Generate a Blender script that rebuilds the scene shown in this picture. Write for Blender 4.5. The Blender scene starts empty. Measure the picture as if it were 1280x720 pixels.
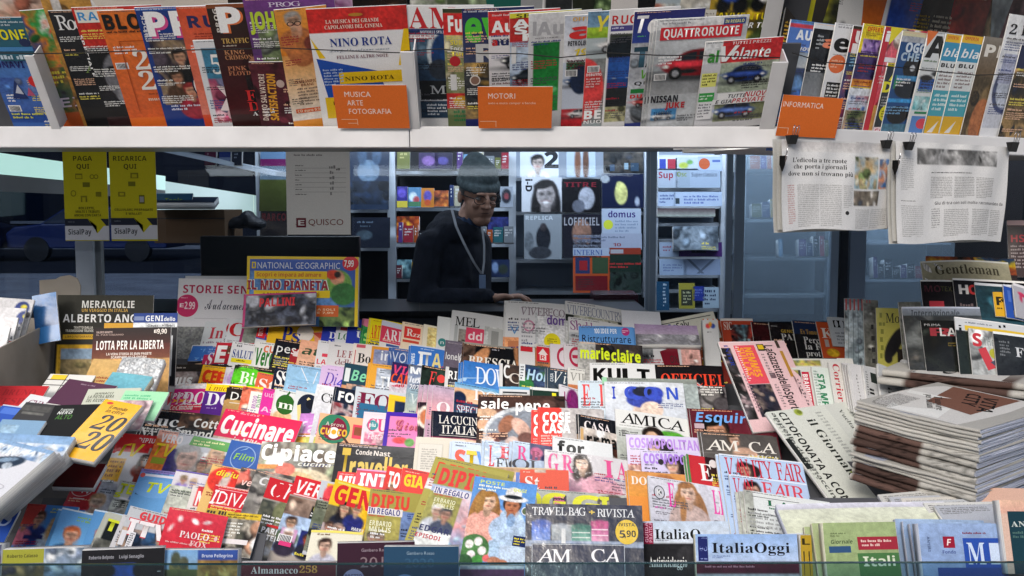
import bpy, math, random, re
import numpy as np
from mathutils import Matrix, Vector
random.seed(7)
RNG = np.random.default_rng(11)
SC = bpy.context.scene
COL = SC.collection

# ------------------------------------------------------------------ camera
F = 1244.4
PITCH = math.radians(5.0)
EYE = np.array([0.0, 0.0, 1.6])
FWD = np.array([0.0, math.cos(PITCH), -math.sin(PITCH)])
UPV = np.array([0.0, math.sin(PITCH), math.cos(PITCH)])
cam = bpy.data.cameras.new('camera')
cam.sensor_width = 36.0
cam.lens = 36.0 * F / 1280.0
cam.clip_start = 0.05
cam.clip_end = 500.0
cam_ob = bpy.data.objects.new('camera', cam)
COL.objects.link(cam_ob)
cam_ob.location = EYE
cam_ob.rotation_euler = (math.radians(90) - PITCH, 0, 0)
SC.camera = cam_ob

# ------------------------------------------------------------------ world, sun, exposure
world = bpy.data.worlds.new('World')
SC.world = world
world.use_nodes = True
wn = world.node_tree
wn.nodes.clear()
sky = wn.nodes.new('ShaderNodeTexSky')
sky.sky_type = 'NISHITA'
sky.sun_disc = False
SUN_EL, SUN_AZ = 32.0, 200.0
sky.sun_elevation = math.radians(SUN_EL)
sky.sun_rotation = math.radians(SUN_AZ)
sky.air_density = 1.0
sky.dust_density = 3.0
bg_ = wn.nodes.new('ShaderNodeBackground')
bg_.inputs['Strength'].default_value = 0.10
wo = wn.nodes.new('ShaderNodeOutputWorld')
wn.links.new(sky.outputs[0], bg_.inputs[0])
wn.links.new(bg_.outputs[0], wo.inputs[0])
sun = bpy.data.lights.new('sun', 'SUN')
sun.energy = 1.35
sun.angle = math.radians(22)
sun.color = (1.0, 0.96, 0.91)
sun_ob = bpy.data.objects.new('sun', sun)
COL.objects.link(sun_ob)
_sd = Vector((math.sin(math.radians(SUN_AZ)) * math.cos(math.radians(SUN_EL)),
              math.cos(math.radians(SUN_AZ)) * math.cos(math.radians(SUN_EL)),
              math.sin(math.radians(SUN_EL))))
sun_ob.rotation_euler = _sd.to_track_quat('Z', 'Y').to_euler()
sun_ob.location = (0, -5, 8)
SC.view_settings.view_transform = 'Standard'
SC.view_settings.look = 'None'
SC.view_settings.exposure = 0.64
SC.view_settings.gamma = 1.0
SC.cycles.max_bounces = 8
SC.cycles.transparent_max_bounces = 12
SC.cycles.use_denoising = True
SC.cycles.sample_clamp_indirect = 4.0

# ------------------------------------------------------------------ small maths
def ray(px, py):
    return FWD + np.array([1.0, 0, 0]) * (px - 640.0) / F + UPV * (360.0 - py) / F
def at(px, py, D):
    return EYE + ray(px, py) * D
def proj(p):
    d = np.asarray(p, float) - EYE
    k = d @ FWD
    return 640 + F * d[0] / k, 360 - F * (d @ UPV) / k, k
def srgb(c):
    if isinstance(c, str):
        if len(c) == 3:
            c = ''.join(a + a for a in c)
        c = [int(c[i:i + 2], 16) / 255 for i in (0, 2, 4)]
    return np.array(c, float)
def lin(a):
    a = np.clip(np.asarray(a, float), 0, 1)
    return np.where(a <= 0.04045, a / 12.92, ((a + 0.055) / 1.055) ** 2.4) * 0.86

# ------------------------------------------------------------------ materials
def mat(name):
    m = bpy.data.materials.new(name)
    m.use_nodes = True
    nt = m.node_tree
    return m, nt, nt.nodes['Principled BSDF']
def nnode(nt, kind, **kw):
    n = nt.nodes.new(kind)
    for k, v in kw.items():
        n.inputs[k].default_value = v
    return n
def bump(nt, b, scale, strength, dist=0.001, detail=3.0, stretch=None):
    tc = nt.nodes.new('ShaderNodeTexCoord')
    mp = nt.nodes.new('ShaderNodeMapping')
    if stretch:
        mp.inputs['Scale'].default_value = stretch
    no = nnode(nt, 'ShaderNodeTexNoise', Scale=scale, Detail=detail)
    bu = nnode(nt, 'ShaderNodeBump', Strength=strength, Distance=dist)
    nt.links.new(tc.outputs['Object'], mp.inputs['Vector'])
    nt.links.new(mp.outputs[0], no.inputs['Vector'])
    nt.links.new(no.outputs[0], bu.inputs['Height'])
    nt.links.new(bu.outputs[0], b.inputs['Normal'])
    return no
def print_mat(name, rough, spec, bs, bstr, dist, coat=0.0, grain=0.06):
    m, nt, b = mat(name)
    at_ = nt.nodes.new('ShaderNodeAttribute')
    at_.attribute_name = 'Col'
    b.inputs['Roughness'].default_value = rough
    b.inputs['Specular IOR Level'].default_value = spec
    if coat:
        b.inputs['Coat Weight'].default_value = coat
        b.inputs['Coat Roughness'].default_value = 0.06
    no = bump(nt, b, bs, bstr, dist)
    if coat:
        nt.links.new(b.inputs['Normal'].links[0].from_socket, b.inputs['Coat Normal'])
    tc = nt.nodes.new('ShaderNodeTexCoord')
    n2 = nnode(nt, 'ShaderNodeTexNoise', Scale=420.0, Detail=2.0)
    nt.links.new(tc.outputs['Object'], n2.inputs['Vector'])
    mr = nnode(nt, 'ShaderNodeMapRange')
    mr.inputs['From Min'].default_value = 0.3
    mr.inputs['From Max'].default_value = 0.7
    mr.inputs['To Min'].default_value = 1 - grain
    mr.inputs['To Max'].default_value = 1 + grain
    nt.links.new(n2.outputs[0], mr.inputs[0])
    mx = nt.nodes.new('ShaderNodeVectorMath')
    mx.operation = 'MULTIPLY'
    nt.links.new(at_.outputs['Color'], mx.inputs[0])
    nt.links.new(mr.outputs[0], mx.inputs[1])
    nt.links.new(mx.outputs[0], b.inputs['Base Color'])
    return m
M = {}
M['print'] = print_mat('glossy_print', 0.24, 0.38, 16.0, 0.35, 0.004)
M['matte'] = print_mat('matte_print', 0.6, 0.25, 12.0, 0.3, 0.003)
M['film'] = print_mat('film_wrapped_print', 0.35, 0.5, 30.0, 0.6, 0.005, coat=0.75)
M['news'] = print_mat('newsprint', 0.9, 0.12, 22.0, 0.5, 0.004, grain=0.1)
def paper_edge(name, c1, c2, axis=(0, 0, 1)):
    m, nt, b = mat(name)
    tc = nt.nodes.new('ShaderNodeTexCoord')
    mp = nt.nodes.new('ShaderNodeMapping')
    mp.inputs['Scale'].default_value = [1800.0 if a else 6.0 for a in axis]
    no = nnode(nt, 'ShaderNodeTexNoise', Scale=1.0, Detail=2.0)
    cr = nt.nodes.new('ShaderNodeValToRGB')
    cr.color_ramp.elements[0].position = 0.36
    cr.color_ramp.elements[1].position = 0.58
    cr.color_ramp.elements[0].color = (*lin(srgb(c1)), 1)
    cr.color_ramp.elements[1].color = (*lin(srgb(c2)), 1)
    nt.links.new(tc.outputs['Object'], mp.inputs['Vector'])
    nt.links.new(mp.outputs[0], no.inputs['Vector'])
    nt.links.new(no.outputs[0], cr.inputs[0])
    nt.links.new(cr.outputs[0], b.inputs['Base Color'])
    b.inputs['Roughness'].default_value = 0.75
    return m
M['pages'] = paper_edge('page_edges', '9a9aa0', 'eeeeea')
M['pages_thick'] = paper_edge('thick_book_page_edges', 'a8a8a8', 'dcdcd8')
M['pages_cream'] = paper_edge('cream_page_edges', 'a8a48c', 'ecead2')
M['pages_blue'] = paper_edge('newspaper_page_edges', '75809c', 'dde2f0')
def plain(name, col, rough=0.5, spec=0.5, metal=0.0, bs=None, bstr=0.2, dist=0.002, var=0.0, vs=5.0, stretch=None):
    m, nt, b = mat(name)
    c = lin(srgb(col))
    b.inputs['Base Color'].default_value = (*c, 1)
    b.inputs['Roughness'].default_value = rough
    b.inputs['Specular IOR Level'].default_value = spec
    b.inputs['Metallic'].default_value = metal
    if bs:
        bump(nt, b, bs, bstr, dist, stretch=stretch)
    if var:
        tc = nt.nodes.new('ShaderNodeTexCoord')
        no = nnode(nt, 'ShaderNodeTexNoise', Scale=vs, Detail=6.0)
        cr = nt.nodes.new('ShaderNodeValToRGB')
        cr.color_ramp.elements[0].position = 0.3
        cr.color_ramp.elements[1].position = 0.7
        cr.color_ramp.elements[0].color = (*(c * (1 - var)), 1)
        cr.color_ramp.elements[1].color = (*np.clip(c * (1 + var), 0, .9), 1)
        nt.links.new(tc.outputs['Object'], no.inputs['Vector'])
        nt.links.new(no.outputs[0], cr.inputs[0])
        nt.links.new(cr.outputs[0], b.inputs['Base Color'])
    return m
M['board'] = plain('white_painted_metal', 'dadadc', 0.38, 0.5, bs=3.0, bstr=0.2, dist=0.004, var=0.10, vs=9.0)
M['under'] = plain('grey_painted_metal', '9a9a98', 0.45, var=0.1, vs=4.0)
M['shelf'] = plain('shelf_white_laminate', 'ccd4de', 0.4, var=0.06, vs=4.0)
M['shelfb'] = plain('shelf_back_blue', '98a4b4', 0.5, var=0.1, vs=2.0)
M['frame'] = plain('pale_blue_aluminium', 'b4c0cc', 0.32, metal=0.2, var=0.06)
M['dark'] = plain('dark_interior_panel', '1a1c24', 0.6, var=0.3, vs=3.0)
M['black'] = plain('black_plastic', '0b0b0d', 0.35)
M['cord'] = plain('black_elastic', '0c0c0e', 0.8)
M['steel'] = plain('clip_wire_steel', 'c8c8cc', 0.22, metal=1.0)
M['card'] = plain('grey_cardboard', '9a948c', 0.85, 0.2, bs=260.0, bstr=0.25, dist=0.0006, var=0.12, vs=9.0)
M['brown'] = plain('brown_cardboard', '5e4a38', 0.85, 0.2, var=0.15)
M['white'] = plain('white_card', 'e6e6e6', 0.6, var=0.03)
M['tier'] = plain('grey_display_step', '4a4c52', 0.6, var=0.2)
M['pave'] = plain('grey_stone_paving', 'b8b4ac', 0.85, bs=9.0, bstr=0.4, dist=0.01, var=0.25, vs=1.3)

# ------------------------------------------------------------------ meshes
def newmesh(name, V, Fc, cols=None, material=None, smooth=False):
    me = bpy.data.meshes.new(name)
    V = np.asarray(V, np.float32).reshape(-1, 3)
    if isinstance(Fc, np.ndarray):
        k = Fc.shape[1]
        me.vertices.add(len(V)); me.vertices.foreach_set('co', V.ravel())
        me.loops.add(Fc.size); me.loops.foreach_set('vertex_index', Fc.astype(np.int32).ravel())
        me.polygons.add(len(Fc))
        me.polygons.foreach_set('loop_start', np.arange(0, Fc.size, k, dtype=np.int32))
    else:
        me.from_pydata([tuple(map(float, v)) for v in V], [], Fc)
    if cols is not None:
        a = me.color_attributes.new('Col', 'FLOAT_COLOR', 'POINT')
        c = np.ones((len(V), 4), np.float32)
        c[:, :3] = cols
        a.data.foreach_set('color', c.ravel())
    if material:
        me.materials.append(material)
    me.update(calc_edges=True)
    me.validate()
    if smooth:
        me.polygons.foreach_set('use_smooth', [True] * len(me.polygons))
    return me
def link(name, me, parent=None, mw=None, loc=None, kind=None):
    o = bpy.data.objects.new(name, me)
    COL.objects.link(o)
    if parent is not None:
        o.parent = parent
    if mw is not None:
        o.matrix_world = mw
    if loc is not None:
        o.location = loc
    if kind:
        o['kind'] = kind
    return o
USED = set()
def tag(o, label, cat, group=None):
    w = label.split()
    if len(w) > 16:
        label = ' '.join(w[:16])
    if label in USED:
        for extra in ('lower one', 'right-hand one', 'left-hand one', 'further one', 'nearer one'):
            l2 = ' '.join(label.split()[:14]) + ' ' + extra
            if l2 not in USED:
                label = l2
                break
    USED.add(label)
    o['label'] = label
    o['category'] = cat
    if group:
        o['group'] = group
    return o
def thing(name, label, cat, loc=(0, 0, 0), group=None, mw=None):
    o = bpy.data.objects.new(name, None)
    COL.objects.link(o)
    o.empty_display_size = 0.02
    if mw is not None:
        o.matrix_world = mw
    else:
        o.location = loc
    return tag(o, label, cat, group)
class MB:
    """collects simple solids in one mesh"""
    def __init__(s):
        s.v, s.f = [], []
    def quadbox(s, P):
        n = len(s.v)
        s.v += [tuple(map(float, p)) for p in P]
        for q in ((0, 3, 2, 1), (4, 5, 6, 7), (0, 1, 5, 4), (1, 2, 6, 5), (2, 3, 7, 6), (3, 0, 4, 7)):
            s.f.append(tuple(n + i for i in q))
        return s
    def box(s, x0, x1, y0, y1, z0, z1):
        return s.quadbox([(x0, y0, z0), (x1, y0, z0), (x1, y1, z0), (x0, y1, z0),
                          (x0, y0, z1), (x1, y0, z1), (x1, y1, z1), (x0, y1, z1)])
    def slab(s, A, B, up, th):
        """box from edge A-B, extruded along up and th vectors"""
        A, B, up, th = (np.asarray(q, float) for q in (A, B, up, th))
        return s.quadbox([A, B, B + th, A + th, A + up, B + up, B + th + up, A + th + up])
    def tube(s, pts, r, n=8, cap=True):
        pts = [np.asarray(p, float) for p in pts]
        rs = r if isinstance(r, (list, tuple)) else [r] * len(pts)
        base = len(s.v)
        prev = None
        for i, p in enumerate(pts):
            d = pts[min(i + 1, len(pts) - 1)] - pts[max(i - 1, 0)]
            d = d / (np.linalg.norm(d) + 1e-9)
            if prev is None:
                a = np.cross(d, [0, 0, 1] if abs(d[2]) < 0.9 else [1, 0, 0])
            else:
                a = prev - d * (prev @ d)
            a = a / (np.linalg.norm(a) + 1e-9)
            prev = a
            b = np.cross(d, a)
            for k in range(n):
                t = 2 * math.pi * k / n
                s.v.append(tuple(p + (a * math.cos(t) + b * math.sin(t)) * rs[i]))
        for i in range(len(pts) - 1):
            for k in range(n):
                k2 = (k + 1) % n
                s.f.append((base + i * n + k, base + i * n + k2, base + (i + 1) * n + k2, base + (i + 1) * n + k))
        if cap:
            s.f.append(tuple(base + k for k in range(n))[::-1])
            s.f.append(tuple(base + (len(pts) - 1) * n + k for k in range(n)))
        return s
    def ell(s, c, r, nu=14, nv=9, R=None):
        c = np.asarray(c, float)
        r = np.asarray(r, float) * np.ones(3)
        base = len(s.v)
        for j in range(nv + 1):
            ph = math.pi * j / nv
            for i in range(nu):
                th = 2 * math.pi * i / nu
                q = np.array([math.sin(ph) * math.cos(th), math.sin(ph) * math.sin(th), math.cos(ph)]) * r
                if R is not None:
                    q = R @ q
                s.v.append(tuple(c + q))
        for j in range(nv):
            for i in range(nu):
                i2 = (i + 1) % nu
                s.f.append((base + j * nu + i, base + (j + 1) * nu + i, base + (j + 1) * nu + i2, base + j * nu + i2))
        return s
    def build(s, name, material, parent=None, smooth=False, bevel=0.0, kind=None):
        me = bpy.data.meshes.new(name)
        me.from_pydata(s.v, [], s.f)
        me.materials.append(material)
        me.validate()
        if smooth:
            me.polygons.foreach_set('use_smooth', [True] * len(me.polygons))
        o = link(name, me, parent, kind=kind)
        if bevel:
            b = o.modifiers.new('bevel', 'BEVEL')
            b.width = bevel
            b.segments = 2
            b.limit_method = 'ANGLE'
        return o

# ------------------------------------------------------------------ lettering
FONTS = {'n': None, 's': (0x1d400, 0x1d41a, 0x1d7ce), 'i': (0x1d434, 0x1d44e, 0x1d7ce), 'r': (0x1d434, 0x1d44e, 0x1d7ce),
         'b': (0x1d468, 0x1d482, 0x1d7ce), 'c': (0x1d4d0, 0x1d4ea, 0x1d7ce), 'S': (0x1d5d4, 0x1d5ee, 0x1d7ec),
         'X': (0x1d5d4, 0x1d5ee, 0x1d7ec), 'T': (0x1d63c, 0x1d656, 0x1d7ec)}
OFFS = {'X': 0.022, 'r': 0.006}
GC = {}
RAW = {}
def _tmesh(ch, off):
    k = (ch, off)
    if k in RAW:
        return RAW[k]
    cu = bpy.data.curves.new('t', 'FONT')
    cu.body = ch
    cu.size = 1
    cu.resolution_u = 2
    cu.offset = off
    ob = bpy.data.objects.new('t', cu)
    me = ob.to_mesh()
    v = np.zeros(len(me.vertices) * 3)
    me.vertices.foreach_get('co', v)
    me.calc_loop_triangles()
    t = np.zeros(len(me.loop_triangles) * 3, np.int32)
    me.loop_triangles.foreach_get('vertices', t)
    ob.to_mesh_clear()
    bpy.data.objects.remove(ob)
    bpy.data.curves.remove(cu)
    RAW[k] = (v.reshape(-1, 3)[:, :2].copy(), t.reshape(-1, 3).copy())
    return RAW[k]
def glyph(f, ch):
    k = (f, ch)
    if k in GC:
        return GC[k]
    if ch == ' ':
        GC[k] = (np.zeros((0, 2)), np.zeros((0, 3), int), 0.26)
        return GC[k]
    base, slant = {'T': ('S', .2), 'b': ('s', .22)}.get(f, (f, 0.0))
    R = FONTS[base]
    c = ch
    if R:
        if 'A' <= ch <= 'Z': c = chr(R[0] + ord(ch) - 65)
        elif 'a' <= ch <= 'z': c = chr(R[1] + ord(ch) - 97)
        elif '0' <= ch <= '9': c = chr(R[2] + ord(ch) - 48)
        if base in 'ir' and ch == 'h': c = '\u210e'
    v, t = _tmesh(c, OFFS.get(base, 0.0) if c != ch else (.02 if base in 'SXs' else 0.0))
    if base == 'r' and c != ch and not ch.isdigit(): slant = -.27
    v = v.copy()
    lo, hi = v[:, 0].min(), v[:, 0].max()
    adv = hi + min(max(lo, .03), .09)
    if slant < 0: adv = hi - .10 + .03
    v[:, 0] += v[:, 1] * slant
    GC[k] = (v, t, adv)
    return GC[k]

# ------------------------------------------------------------------ printed pictures (painted on a fine lattice of vertex colours)
def smooth_noise(nx, ny, sc, rng):
    gx, gy = max(2, int(nx / sc) + 2), max(2, int(ny / sc) + 2)
    g = rng.random((gy, gx))
    x = np.linspace(0, gx - 1.001, nx); y = np.linspace(0, gy - 1.001, ny)
    xi, yi = x.astype(int), y.astype(int)
    fx, fy = x - xi, (y - yi)[:, None]
    a = g[yi][:, xi] * (1 - fx) + g[yi][:, xi + 1] * fx
    b = g[yi + 1][:, xi] * (1 - fx) + g[yi + 1][:, xi + 1] * fx
    return a * (1 - fy) + b * fy
SKINS = ['e8b896', 'f0c8a8', 'd8a080', 'c88c6c']
HAIRS = ['2a1c14', '5a3a22', '8c6238', '15110f', 'b88a50', '6e6a66']
class Paint:
    def __init__(s, w, h, cell, bg, rng):
        s.nx, s.ny = max(4, int(w / cell) + 1), max(4, int(h / cell) + 1)
        s.w, s.h, s.rng = w, h, rng
        s.X, s.Y = np.meshgrid(np.linspace(0, w, s.nx), np.linspace(0, h, s.ny))
        s.c = np.ones((s.ny, s.nx, 3)) * srgb(bg)
        s.px = w / s.nx
        s.m = np.zeros((s.ny, s.nx))
    def mix(s, m, col):
        s.m = np.maximum(s.m, np.clip(m, 0, 1))
        m = np.clip(m, 0, 1)[..., None]
        s.c = s.c * (1 - m) + (srgb(col) if isinstance(col, str) else col) * m
    def emask(s, cx, cy, rx, ry, rot=0.0, soft=1.0):
        dx, dy = s.X - cx, s.Y - cy
        if rot:
            a, b = math.cos(rot), math.sin(rot)
            dx, dy = dx * a + dy * b, -dx * b + dy * a
        r = np.sqrt((dx / rx) ** 2 + (dy / ry) ** 2)
        return (1 - r) * min(rx, ry) / (s.px * soft) + 0.5
    def ell(s, cx, cy, rx, ry, col, rot=0.0, soft=1.0, op=1.0):
        s.mix(np.clip(s.emask(cx, cy, rx, ry, rot, soft), 0, 1) * op, col)
    def rmask(s, x, y, w, h):
        return ((s.X >= x) & (s.X <= x + w) & (s.Y >= y) & (s.Y <= y + h)).astype(float)
    def face(s, cx, top, sz, hair, skin, cloth, long=False, turn=0.0):
        """portrait: sz = head width"""
        sk = srgb(skin); W = sz
        cy = top + W * 0.68
        s.ell(cx, cy + W * 1.75, W * 1.25, W * 1.05, cloth, soft=1.5)
        if long:
            s.ell(cx - W * .3, cy + W * .45, W * .42, W * 1.05, hair, .12, 2)
            s.ell(cx + W * .32, cy + W * .45, W * .42, W * 1.05, hair, -.12, 2)
        s.ell(cx, cy + W * .68, W * .26, W * .48, sk * .78)
        s.ell(cx, cy - W * .12, W * .6, W * .62, hair, soft=1.5)
        s.ell(cx + turn * W * .1, cy + W * .05, W * .45, W * .6, sk)
        s.ell(cx + W * .3, cy + W * .15, W * .2, W * .5, sk * .8, op=.6, soft=4)
        s.ell(cx - W * .12, cy - W * .2, W * .2, W * .18, np.clip(sk * 1.12, 0, 1), op=.6, soft=4)
        s.ell(cx - W * .1, cy - W * .47, W * .5, W * .2, hair, -.2, 1.2)
        t = turn * W * .12
        for d in (-1, 1):
            s.ell(cx + t + d * W * .19, cy - W * .01, W * .13, W * .08, sk * .72, d * .1, 2.5, .7)
            s.ell(cx + t + d * W * .19, cy - W * .08, W * .11, W * .025, sk * .4, d * .12, 1.5, .8)
            s.ell(cx + t + d * W * .19, cy + W * .01, W * .07, W * .03, sk * .28, 0, 1.5)
        s.ell(cx + t + W * .05, cy + W * .14, W * .05, W * .13, sk * .74, 0, 2, .7)
        s.ell(cx + t, cy + W * .22, W * .08, W * .025, sk * .62, 0, 1.5, .7)
        s.ell(cx + t, cy + W * .36, W * .14, W * .035, sk * [.72, .42, .42], 0, 1.5)
        s.ell(cx, cy + W * .56, W * .2, W * .05, sk * .7, 0, 3, .6)
        k = smooth_noise(s.nx, s.ny, max(1.6, .006 / s.px), s.rng) - .5
        q = (s.emask(cx, cy + W * .4, W * .9, W * 1.3, soft=3) > .5) & (s.c.sum(2) < sk.sum() * .8)
        s.c = np.clip(s.c * (1 + (k * q * .28)[..., None]), 0, 1)
    def finish(s):
        k = smooth_noise(s.nx, s.ny, 1.3, s.rng) - .5
        k2 = smooth_noise(s.nx, s.ny, 7, s.rng) - .5
        s.c = np.clip(s.c * (1 + ((k * .30 + k2 * .22) * s.m)[..., None]), 0, 1)
    def car(s, cx, cy, w, col):
        c = srgb(col); h = w * .42
        s.ell(cx, cy + h * .42, w * .55, h * .12, srgb('26282c'), op=.8, soft=3)
        s.ell(cx, cy, w * .5, h * .36, c * .8)
        s.ell(cx + w * .04, cy - h * .3, w * .33, h * .34, c * .7)
        s.ell(cx + w * .04, cy - h * .3, w * .28, h * .25, srgb('1c242e'))
        s.mix(s.rmask(cx - w * .02, cy - h * .6, w * .03, h * .5), c * .6)
        s.ell(cx - w * .05, cy - h * .1, w * .42, h * .12, np.clip(c * 1.35 + .08, 0, 1), soft=2)
        for d in (-.3, .3):
            s.ell(cx + d * w, cy + h * .25, w * .095, w * .1, srgb('121214'))
            s.ell(cx + d * w, cy + h * .25, w * .05, w * .055, srgb('a8aab0'))
        for d in (-.45, .4):
            s.ell(cx + d * w, cy - h * .02, w * .05, h * .07, srgb('f4f4ee'))
        s.ell(cx - w * .12, cy + h * .18, w * .12, h * .08, srgb('15171a'))
    def noise(s, x, y, w, h, pal, sc=5):
        m = s.rmask(x, y, w, h)
        if sc > 2.6:
            a = smooth_noise(s.nx, s.ny, sc * 4, s.rng) * .6 + smooth_noise(s.nx, s.ny, sc * 1.4, s.rng) * .3 + smooth_noise(s.nx, s.ny, 1.8, s.rng) * .1
        else:
            a = smooth_noise(s.nx, s.ny, sc, s.rng) * .65 + smooth_noise(s.nx, s.ny, 1.6, s.rng) * .35
        a = (a - a.min()) / (np.ptp(a) + 1e-9)
        P = np.array([srgb(p) for p in pal])
        t = np.clip(a, 0, .9999) * (len(P) - 1)
        i = t.astype(int)
        f = (t - i)[..., None]
        col = P[i] * (1 - f) + P[np.minimum(i + 1, len(P) - 1)] * f
        s.m = np.maximum(s.m, m)
        s.c = s.c * (1 - m[..., None]) + col * m[..., None]
        if sc > 2.6 and w > .03:
            for q in range(int(8 + 10 * s.rng.random())):      # things in the picture: lit forms with a dark side
                c = P[int(s.rng.integers(len(P)))] * (.55 + .9 * s.rng.random())
                cx, cy = x + w * s.rng.random(), y + h * s.rng.random()
                r = (.04 + .13 * s.rng.random()) * min(w, h * 1.4)
                rr, e = s.rng.random() * 3.1, .3 + .7 * s.rng.random()
                mm = np.clip(s.emask(cx, cy, r, r * e, rr, 1.3), 0, 1) * m
                s.mix(mm, np.clip(c * .6, 0, 1))
                s.mix(np.clip(s.emask(cx - r * .15, cy - r * .2, r * .8, r * e * .75, rr, 2.2), 0, 1) * m, np.clip(c * 1.15, 0, 1))
    def grad(s, x, y, w, h, a, b):
        m = s.rmask(x, y, w, h)[..., None]
        s.m = np.maximum(s.m, m[..., 0] * .5)
        t = np.clip((s.Y - y) / max(h, 1e-6), 0, 1)[..., None]
        s.c = s.c * (1 - m) + (srgb(a) * (1 - t) + srgb(b) * t) * m
    def blobs(s, x, y, w, h, pal, n=14):
        for k in range(n):
            u, v = s.rng.random(2)
            r = (.08 + .14 * s.rng.random()) * w
            s.ell(x + u * w, y + v * h, r, r * (.5 + .5 * s.rng.random()), pal[k % len(pal)], s.rng.random() * 3, 1.5)
            s.ell(x + u * w - r * .2, y + v * h - r * .2, r * .4, r * .25, np.clip(srgb(pal[k % len(pal)]) * 1.3 + .1, 0, 1), 0, 3, .6)
    def land(s, x, y, w, h, sky_='8ab4dc', far='6a86a0', near='5a7040'):
        s.grad(x, y, w, h, sky_, 'e4ecf2')
        n = smooth_noise(s.nx, s.ny, 6, s.rng)[0] * .3
        m = s.rmask(x, y, w, h)
        s.mix(m * (s.Y > y + h * (.35 + n[None, :] * .8)), far)
        s.mix(m * (s.Y > y + h * (.6 + n[None, ::-1] * .6)), near)
        k = smooth_noise(s.nx, s.ny, 3, s.rng)
        s.mix(m * (s.Y > y + h * .5) * (k > .6) * .5, srgb(near) * .6)

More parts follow.
